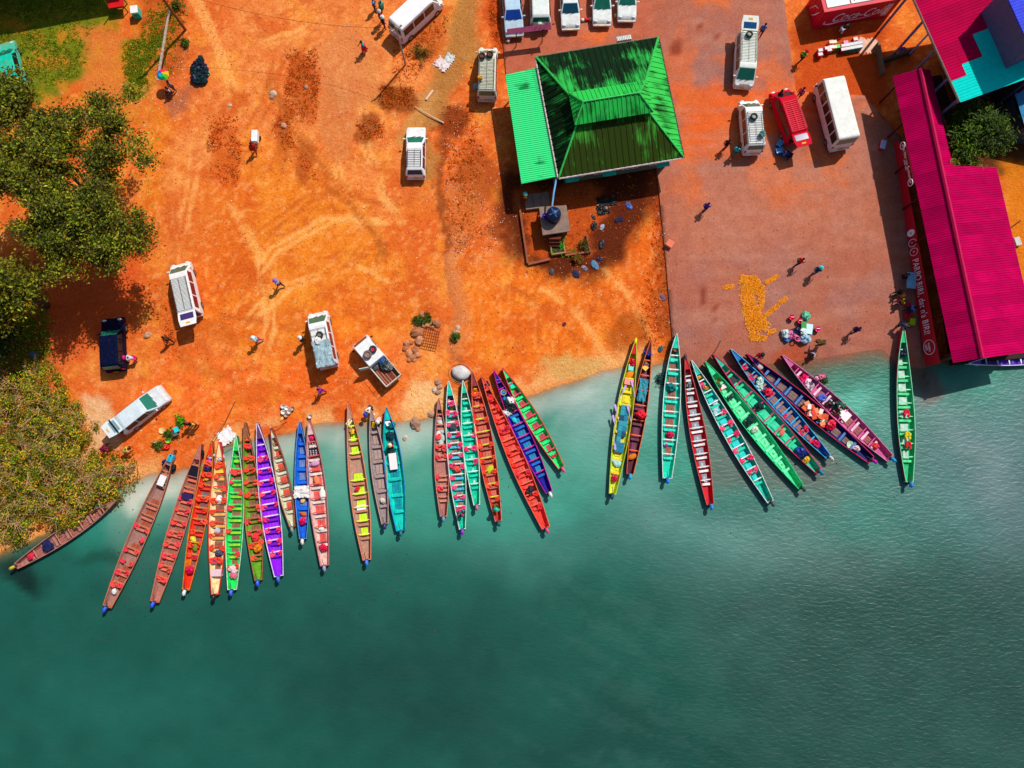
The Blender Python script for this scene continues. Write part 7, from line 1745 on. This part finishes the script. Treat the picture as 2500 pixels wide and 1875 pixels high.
# stacked drink crates by the container
def crates(px, py, n_, c, top, label, group=None, rz=.17):
    g = G(px, py, .3 * n_)
    for k in range(n_):
        t = thing('crate', label if n_ == 1 else label + (', top of its stack' if k == n_ - 1 else (', bottom of its stack' if k == 0 else ', middle of its stack')), 'crate', (g.x, g.y, g.z + .3 * k), rz, group)
        m = MB().box((0, 0, .02), (.42, .3, .04))
        for s in (1, -1): m.box((0, s * .145, .14), (.42, .02, .24)); m.box((s * .2, 0, .14), (.02, .27, .24))
        obj('body', m, plastic(c), t)
        obj('bottles', MB().box((0, 0, .21), (.36, .24, .1)), mat(top, .5), t)
    return t
wt = (230, 214, 220)
for k, (px, py) in enumerate([(2004, 121), (2004, 131), (2020, 116), (2026, 120)]): crates(px, py, 2, (196, 10, 40), wt, 'red crate in the left group, %s pile' % ['far left upper', 'far left lower', 'third', 'fourth'][k])
for k, (px, py) in enumerate([(2031, 101), (2038, 101), (2031, 113), (2038, 113)]): crates(px, py, 2, (226, 110, 40), (240, 226, 206), 'orange crate, %s pile of four' % ['upper left', 'upper right', 'lower left', 'lower right'][k])
crates(2046, 112, 2, (20, 160, 40), (30, 226, 40), 'crate of bright green bottles between the orange and pale crates')
nm = ['first', 'second', 'third', 'fourth', 'fifth']
for k in range(5):
    for j in range(2): crates(2060 + k * 10.4, 119 - k * 1.9 - j * 9, 2, [(150, 20, 60), (20, 130, 90), (40, 150, 120), (30, 150, 130), (90, 120, 170)][k], wt, '%s from the left in the %s row of pale topped crates' % (nm[k], ['front', 'rear'][j]))
crates(2090, 94, 1, (206, 40, 80), wt, 'single crate behind the rear row of pale crates'); crates(2066, 102, 1, (206, 60, 130), (240, 150, 190), 'pink crate behind the rear row of pale crates')
lowwall([(2137, 116), (2150, 184)], .7, .22, 'weathered low concrete wall left of the shed', (120, 100, 76)); lowwall([(2151, 154), (2222, 131)], .7, .22, 'low concrete wall running under the shed', (90, 76, 62))
bucket(2206, 122, None, (110, 30, 130), 'violet bowl in the shed shade', r=.3, h=.15, name='bowl', cat='bowl')
# blue coolers by the red minibus, cooler and tables by the bar
for px, py, a, lab in [(1905, 349, .9, 'open blue cooler nearest the red minibus'), (1904, 367, .2, 'blue cooler lowest left by the red minibus'), (1920, 373, .2, 'small blue cooler beside the stooping person')]:
    cooler(px, py, None, a, (.62, .44, .4), (20, 70, 150), (70, 150, 220), lab)
cooler(2157, 352, None, 1.3, (.75, .42, .5), (206, 14, 40), (176, 200, 240), 'red cooler with pale lid in the bar shadow')
g = G(2214, 690); t = thing('bar_table', 'pale blue table in the shade before the lettered front', 'table', g, -.1)
obj('tabletop', MB().box((0, 0, .74), (.75, 1.4, .05)), mat((130, 190, 230), .5), t)
for x in (-.32, .32):
    for y in (-.6, .6): obj('leg', MB().box((x, y, .36), (.05, .05, .72)), STEEL, t)
cooler(2229, 785, None, 1.4, (.55, .42, .45), (150, 190, 10), (170, 206, 16), 'lime green box at the end of the bar front', name='box', cat='box')
cooler(2206, 720, None, .4, (.35, .3, .4), (226, 120, 10), (236, 140, 20), 'orange box among the people in the bar shade', name='box', cat='box')
bag(2215, 741, None, (196, 40, 80), 'crimson bag among the people in the bar shade', s=.8)
bag(2217, 769, None, (180, 16, 40), 'red bag at the end of the bar people', s=1.0)
o = obj('concrete_block', MB().box(G(2479, 592) + Vector((0, 0, .2)), (.5, .75, .35), .25), mat((206, 200, 196), .9), bevel=.02); tag(o, 'pale concrete block beside the wide bar roof', 'block')
o = obj('timber', MB().tube([P(2468, 556, .3), P(2492, 538, .9)], .06, 6), wood((170, 90, 50))); tag(o, 'slanting timber at the right edge', 'timber')
# goods set down on the ramp
for px, py, c, lab in [(1934, 775, (226, 20, 80), 'crimson bucket farthest left on the ramp'), (1954, 783, (226, 16, 84), 'crimson bucket above the green crate'), (1997, 803, (236, 50, 130), 'pink bucket right of the blue box')]: bucket(px, py, None, c, lab, r=.24, h=.36)
bag(1968, 772, None, (90, 190, 150), 'mint bag at the top of the ramp goods', s=1.1)
cooler(1963, 794, None, 1.5, (.62, .42, .4), (30, 120, 40), (40, 140, 50), 'green crate on the ramp', name='crate', cat='crate')
cooler(1976, 803, None, 1.4, (.85, .55, .4), (60, 150, 200), (190, 226, 240), 'pale blue box on the ramp', name='box', cat='box')
for px, py, c, s, lab in [(1918, 815, (196, 220, 220), 1.1, 'white bag at the left end of the ramp goods'), (1932, 818, (226, 120, 170), 1.2, 'pink bag among the ramp goods'), (1946, 811, (24, 34, 66), 1.3, 'navy bag among the ramp goods'), (1921, 826, (70, 130, 206), .8, 'blue bag at the lower left of the ramp goods'), (1959, 814, (216, 226, 226), 1.2, 'upper white bag right of the navy bag'), (1965, 827, (170, 206, 226), 1.3, 'pale blue bag at the lower right of the ramp goods'), (1952, 826, (210, 190, 206), .8, 'mauve bag at the lower edge of the ramp goods')]: bag(px, py, None, c, lab, s=s)
g = G(1941, 829); o = obj('ring', MB().tube([(math.cos(k * .35) * .2, math.sin(k * .35) * .2, .5) for k in range(19)], .05, 6), plastic((236, 40, 120)), None, g); tag(o, 'pink ring on top of the ramp bags', 'ring')
# fish or grain spread to dry
rg = np.random.default_rng(3)
gp_ = [(x / 4.148 + 1600, y / 4.148 + 600) for x, y in [(870, 310), (1010, 315), (1100, 420), (1095, 560), (1060, 700), (1160, 790), (1110, 945), (985, 945), (930, 780), (890, 600), (850, 430)]]
x = rg.uniform(1765, 1925, 60000); y = rg.uniform(670, 832, 60000)
dens = polymask(x, y, gp_, 5) * smooth01((fbm(x, y, 14, 4) - .28) / .22)
for ln in ([(1858, 778), (1899, 747)], [(1906, 737), (1919, 729)], [(1872, 689), (1896, 675)], [(1769, 702), (1787, 699)], [(1880, 812), (1891, 806)]): dens = np.maximum(dens, linemask(x, y, ln, 4, 2))
kk = dens > rg.uniform(0, 1, 60000)
xs_, ys_ = x[kk], y[kk]; P3 = np.array([P(a, b_, 0.05)[:] for a, b_ in zip(xs_[:16000], ys_[:16000])]); P3[:, 2] = WL + 0.5 * (1 - np.exp(-np.maximum((P3[:, 1] - np.interp(P3[:, 0], SX, SY)) * 0.93, 0) / 4.0)) + 0.13 + rg.uniform(.01, .05, len(P3))
cc = palette(len(P3), rg, [(250, 150, 16), (252, 170, 24), (244, 134, 18), (214, 160, 24)], .15)
me = leaves(P3, cc, .18, .09, rg, .95); me.name = 'drying_crop'; me.materials.append(leafmat('crop', None, 0.05))
o = link('drying_crop', me); o['kind'] = 'stuff'; tag(o, 'bright orange crop spread out to dry on the ramp', 'crop')
# pebbles and litter flecks
def flecks(name, label, polys, n_, cs, r_, seed):
    rg = np.random.default_rng(seed); pts = []
    for poly, sh in polys:
        pa = np.array(poly, float); lo, hi = pa.min(0), pa.max(0); m_ = int(n_ * sh * 3)
        x = rg.uniform(lo[0], hi[0], m_); y = rg.uniform(lo[1], hi[1], m_); k = polymask(x, y, poly, 12) > rg.uniform(0, 1, m_)
        k &= fbm(x, y, 40, seed) > rg.uniform(.3, .7, m_)
        pts += list(zip(x[k], y[k]))[:int(n_ * sh)]
    c = np.array([P(a, b_, 0)[:] for a, b_ in pts]); n2 = len(c)
    c[:, 2] = gzn(c[:, 0], c[:, 1]); 
    c[:, 2] += .13 * (polymask(c[:, 0], c[:, 1], PAVEW, .01) > .5)
    rr = r_ * rg.uniform(.4, 1.4, n2)[:, None]
    off = np.array([[1, 0, 0], [-.5, .86, 0], [-.5, -.86, 0], [0, 0, .8]])
    a = rg.uniform(0, 6.28, n2); ca, sa = np.cos(a), np.sin(a)
    co = np.empty((n2, 4, 3))
    for j in range(4):
        co[:, j, 0] = c[:, 0] + (off[j, 0] * ca - off[j, 1] * sa) * rr[:, 0]; co[:, j, 1] = c[:, 1] + (off[j, 0] * sa + off[j, 1] * ca) * rr[:, 0]; co[:, j, 2] = c[:, 2] + off[j, 2] * rr[:, 0]
    me = bpy.data.meshes.new(name); i = np.arange(n2)[:, None] * 4
    q = np.concatenate([i + [[0, 1, 3]], i + [[1, 2, 3]], i + [[2, 0, 3]]], 1).ravel()
    me.vertices.add(n2 * 4); me.vertices.foreach_set('co', co.ravel().astype(np.float32)); me.loops.add(len(q)); me.loops.foreach_set('vertex_index', q.astype(np.int32))
    me.polygons.add(n2 * 3); me.polygons.foreach_set('loop_start', np.arange(0, len(q), 3, dtype=np.int32)); me.polygons.foreach_set('loop_total', np.full(n2 * 3, 3, np.int32)); me.update()
    setcol(me, np.repeat(palette(n2, rg, cs, .3), 4, 0)); me.materials.append(LEAF)
    o = link(name, me); o['kind'] = 'stuff'; return tag(o, label, 'litter')
LOT = [(360, 0), (1200, 0), (1230, 440), (1600, 460), (1650, 860), (1100, 960), (700, 1040), (300, 1120), (350, 560)]
flecks('pebbles', 'pale pebbles and litter flecks scattered over the dirt lot', [(LOT, .45), ([(1080, 240), (1240, 260), (1220, 600), (1100, 700), (1075, 420)], .25), ([(1230, 440), (1620, 400), (1620, 500), (1530, 620), (1440, 700), (1320, 700), (1230, 620)], .04), ([(380, 60), (470, 60), (460, 280), (340, 320)], .1), ([(1600, 480), (1630, 480), (1655, 860), (1590, 840)], .05)], 2600, [(236, 190, 150), (226, 210, 196), (206, 150, 110), (240, 236, 230)], .05, 8)
flecks('dark_stones', 'dark clods and stones scattered over the dirt lot', [(LOT, .8), ([(1640, 460), (2120, 360), (2140, 800), (1660, 840)], .08), ([(1080, 240), (1240, 260), (1220, 600), (1100, 700), (1075, 420)], .12)], 2400, [(150, 66, 28), (110, 50, 26), (90, 40, 22)], .055, 9)

# leaves and scum adrift between the boats, mooring lines
rg = np.random.default_rng(77); x = np.concatenate([rg.normal(330, 60, 130), rg.normal(820, 120, 60), rg.normal(1250, 60, 40), rg.normal(1900, 250, 60)]); y = np.concatenate([rg.normal(1400, 70, 130), rg.normal(1400, 50, 60), rg.normal(1150, 60, 40), rg.normal(1240, 60, 60)])
c_ = np.array([P(a, b_, WL + .012)[:] for a, b_ in zip(x, y)])
me = leaves(c_, palette(len(c_), rg, [(90, 40, 30), (70, 50, 30), (130, 60, 40)], .3), .16, .09, rg, 1.0); me.name = 'floating_leaves'; me.materials.append(LEAF)
o = link('floating_leaves', me); o['kind'] = 'stuff'; tag(o, 'brown leaves drifting on the water among the boats', 'leaves')
for k, (a, c2, lab) in enumerate([((575, 980), (516, 1078), 'mooring line from the orange red boat up the bank'), ((590, 1080), (545, 1092), 'mooring line of the cream boat with crimson sides'), ((1640, 800), (1653, 816), 'mooring line of the teal boat beside the ramp'), ((700, 1030), (662, 1046), 'mooring line of the small cream boat'), ((1100, 985), (1071, 972), 'mooring line of the plain brown boat'), ((1760, 830), (1741, 866), 'mooring line of the teal boat with crimson rim')]):
    A_, B_2 = G(*a) + Vector((0, 0, .05)), P(*c2, WL + .95); md = A_.lerp(B_2, .5) + Vector((.1, 0, -.15))
    o = obj('mooring_line', MB().tube([A_, md, B_2], .025, 5), mat((110, 60, 40), .9)); tag(o, lab, 'rope')
# ------------------------------------------------------------------ people
SK1 = (70, 42, 30)
pl = [
 (887, 113, 'person in teal top and red skirt carrying a blue bundle', (20, 150, 170), (190, 20, 40), 'walk', 200, None, (200, 24, 60)),
 (618, 362, 'person in red pushing the white cabinet cart', (200, 16, 24), (170, 20, 24), 'walk', 90, None, None),
 (912, 10, 'person in pale blue at the top edge behind the large minibus', (110, 150, 226), (60, 60, 80), 'stand', 0, None, None),
 (930, 14, 'person in mint beside the goods at the top edge', (90, 190, 150), (60, 70, 60), 'crouch', 90, (220, 220, 220), None),
 (928, 41, 'person in magenta with a grey cap by the large minibus', (170, 10, 60), (150, 10, 50), 'stand', 20, (200, 190, 190), None),
 (936, 55, 'person in black with a pale cap by the large minibus', (30, 26, 40), (120, 30, 80), 'stand', 20, (200, 226, 220), None),
 (408, 829, 'person in patterned dark clothes near the raised tailgate', (110, 70, 40), (60, 36, 30), 'walk', 140, None, None),
 (323, 874, 'person in white and pink beside the dark blue car', (214, 196, 220), (226, 20, 110), 'bend', 180, (226, 30, 120), None),
 (680, 692, 'person in lilac shirt walking alone in the middle of the lot', (190, 180, 226), (40, 24, 30), 'walk', 150, (140, 110, 200), None),
 (627, 829, 'person in pale cyan carrying white goods', (150, 220, 226), (150, 60, 130), 'walk', 180, (226, 236, 236), None),
 (737, 829, 'person with white cap beside the tarpaulin minibus', (40, 30, 60), (30, 24, 40), 'stand', 0, (230, 230, 226), None),
 (783, 954, 'person in purple between the trucks and the boats', (160, 60, 170), (110, 20, 130), 'walk', 160, None, None),
 (250, 1097, 'person in crimson leaning into the silver wagon boot', (150, 14, 70), (120, 16, 50), 'bend', 40, None, None),
 (302, 1101, 'person in yellow stooping below the silver wagon', (214, 190, 90), (206, 130, 90), 'bend', 20, None, None),
 (459, 1035, 'left one of two people above the boats in dark clothes', (90, 50, 70), (60, 30, 30), 'stand', 270, None, None),
 (473, 1036, 'right one of two people above the boats in yellow', (226, 170, 50), (120, 60, 36), 'stand', 250, None, None),
 (903, 996, 'person in white with blue bundle at the narrow grey boat bow', (230, 222, 206), (60, 40, 70), 'bend', 240, (40, 70, 190), None),
 (926, 1022, 'person in pale pink crouching between two boats', (236, 200, 180), (206, 110, 80), 'crouch', 260, (240, 226, 214), None),
 (1283, 482, 'person in yellow top with turquoise hat at the tank yard corner', (226, 176, 40), (206, 20, 20), 'stand', 200, (90, 206, 196), None),
 (1862, 73, 'person in blue beside the top right minibus', (40, 120, 190), (110, 20, 60), 'walk', 60, None, None),
 (1960, 138, 'person in green top with red hat and blue pack walking', (90, 190, 20), (24, 30, 30), 'walk', 30, (206, 20, 50), None),
 (2060, 68, 'person in black shirt and white trousers by the container', (24, 14, 22), (200, 206, 236), 'bend', 30, None, None),
 (1956, 226, 'person in pink print at the front of the red minibus', (190, 60, 110), (120, 60, 90), 'stand', 220, None, None),
 (1902, 232, 'person in dark clothes at the left front of the red minibus', (40, 30, 34), (30, 24, 26), 'stand', 300, None, None),
 (1774, 353, 'person in black left of the white minibus', (24, 20, 26), (150, 20, 30), 'walk', 40, None, None),
 (1797, 369, 'person in cyan left of the white minibus', (30, 190, 206), (20, 110, 110), 'walk', 60, None, None),
 (1930, 378, 'person in navy stooping over the blue coolers', (20, 22, 90), (20, 20, 60), 'bend', 160, None, None),
 (1724, 506, 'person in purple walking alone in the middle of the pavement', (90, 30, 160), (60, 20, 90), 'walk', 40, None, None),
 (1952, 639, 'person in red walking on the ramp', (206, 26, 30), (40, 50, 60), 'walk', 20, None, None),
 (1994, 661, 'person in dark top and turquoise hat walking on the ramp', (20, 60, 70), (20, 90, 130), 'walk', 30, (60, 200, 200), None),
 (2089, 806, 'person in violet walking near the bar shadow', (44, 24, 90), (60, 24, 60), 'walk', 30, None, None),
 (2010, 836, 'person in olive bending at the water edge of the ramp', (80, 70, 16), (60, 56, 30), 'bend', 180, None, None),
 (1988, 866, 'person with white patterned top crouching at the waterline', (170, 150, 170), (40, 90, 60), 'crouch', 200, None, None),
 (1855, 869, 'person in crimson standing by the navy boat bow', (206, 16, 60), (190, 16, 60), 'stand', 220, (30, 50, 44), None),
 (2009, 918, 'person in pink wading beside the pink boat', (226, 110, 150), (200, 80, 120), 'bend', 200, (236, 150, 180), None),
 (2208, 675, 'person in black at the pale blue table', (20, 20, 24), (24, 30, 30), 'sit', 0, None, None),
 (2199, 712, 'person in grey seated second in the bar shade', (40, 36, 44), (30, 28, 30), 'sit', 200, None, None),
 (2203, 738, 'person in olive seated third in the bar shade', (150, 130, 30), (110, 20, 60), 'sit', 180, None, None),
 (2227, 754, 'person in blue print seated near the end of the bar front', (80, 120, 220), (20, 30, 70), 'sit', 200, None, None),
 (2202, 791, 'person in navy reaching to the bow of the green boat', (24, 40, 80), (20, 24, 50), 'bend', 330, None, None),
 (418, 210, 'person in grey under the rainbow umbrella', (150, 130, 140), (110, 80, 84), 'stand', 250, None, None),
 (414, 222, 'person in white seated below the rainbow umbrella', (206, 190, 196), (110, 60, 70), 'sit', 230, None, None),
]
for px, py, lab, sh, pa, pose, face, hat, sk in pl:
    person(px, py, lab, sh, pa, pose, face, hat, sk, dz={'stand': .9, 'walk': .9, 'bend': .9, 'sit': .6, 'crouch': .5}[pose])
def pboat(bt, u, y, lab, sh, pa, pose='sit', face=None, hat=None):
    o = put(bt, u, y, lambda px, py, z: person(px, py, lab, sh, pa, pose, face if face is not None else math.degrees(bt['rz']), hat, None, z, .6)); o.location.z -= .05
pboat(b[13], .68, 0, 'person in red and white seated in the turquoise boat', (226, 70, 60), (60, 60, 110), hat=(240, 214, 150))
pboat(b[17], .07, 0, 'person in green with turquoise hat at the stern of the red boat', (90, 206, 40), (60, 140, 30), hat=(30, 190, 170))
pboat(b[30], .545, .1, 'person in white with dark cap seated in the pink boat', (206, 220, 220), (40, 40, 44), face=40)
pboat(b[30], .50, -.4, 'person in green bending in the pink boat', (20, 110, 80), (20, 70, 60), 'bend', 320)
pboat(b[15], .09, 0, 'person in crimson seated at the stern of the teal boat', (226, 40, 80), (30, 120, 150))
pboat(b[27], .13, -.1, 'person in blue at the stern of the teal boat with crimson rim', (30, 60, 160), (20, 50, 90))
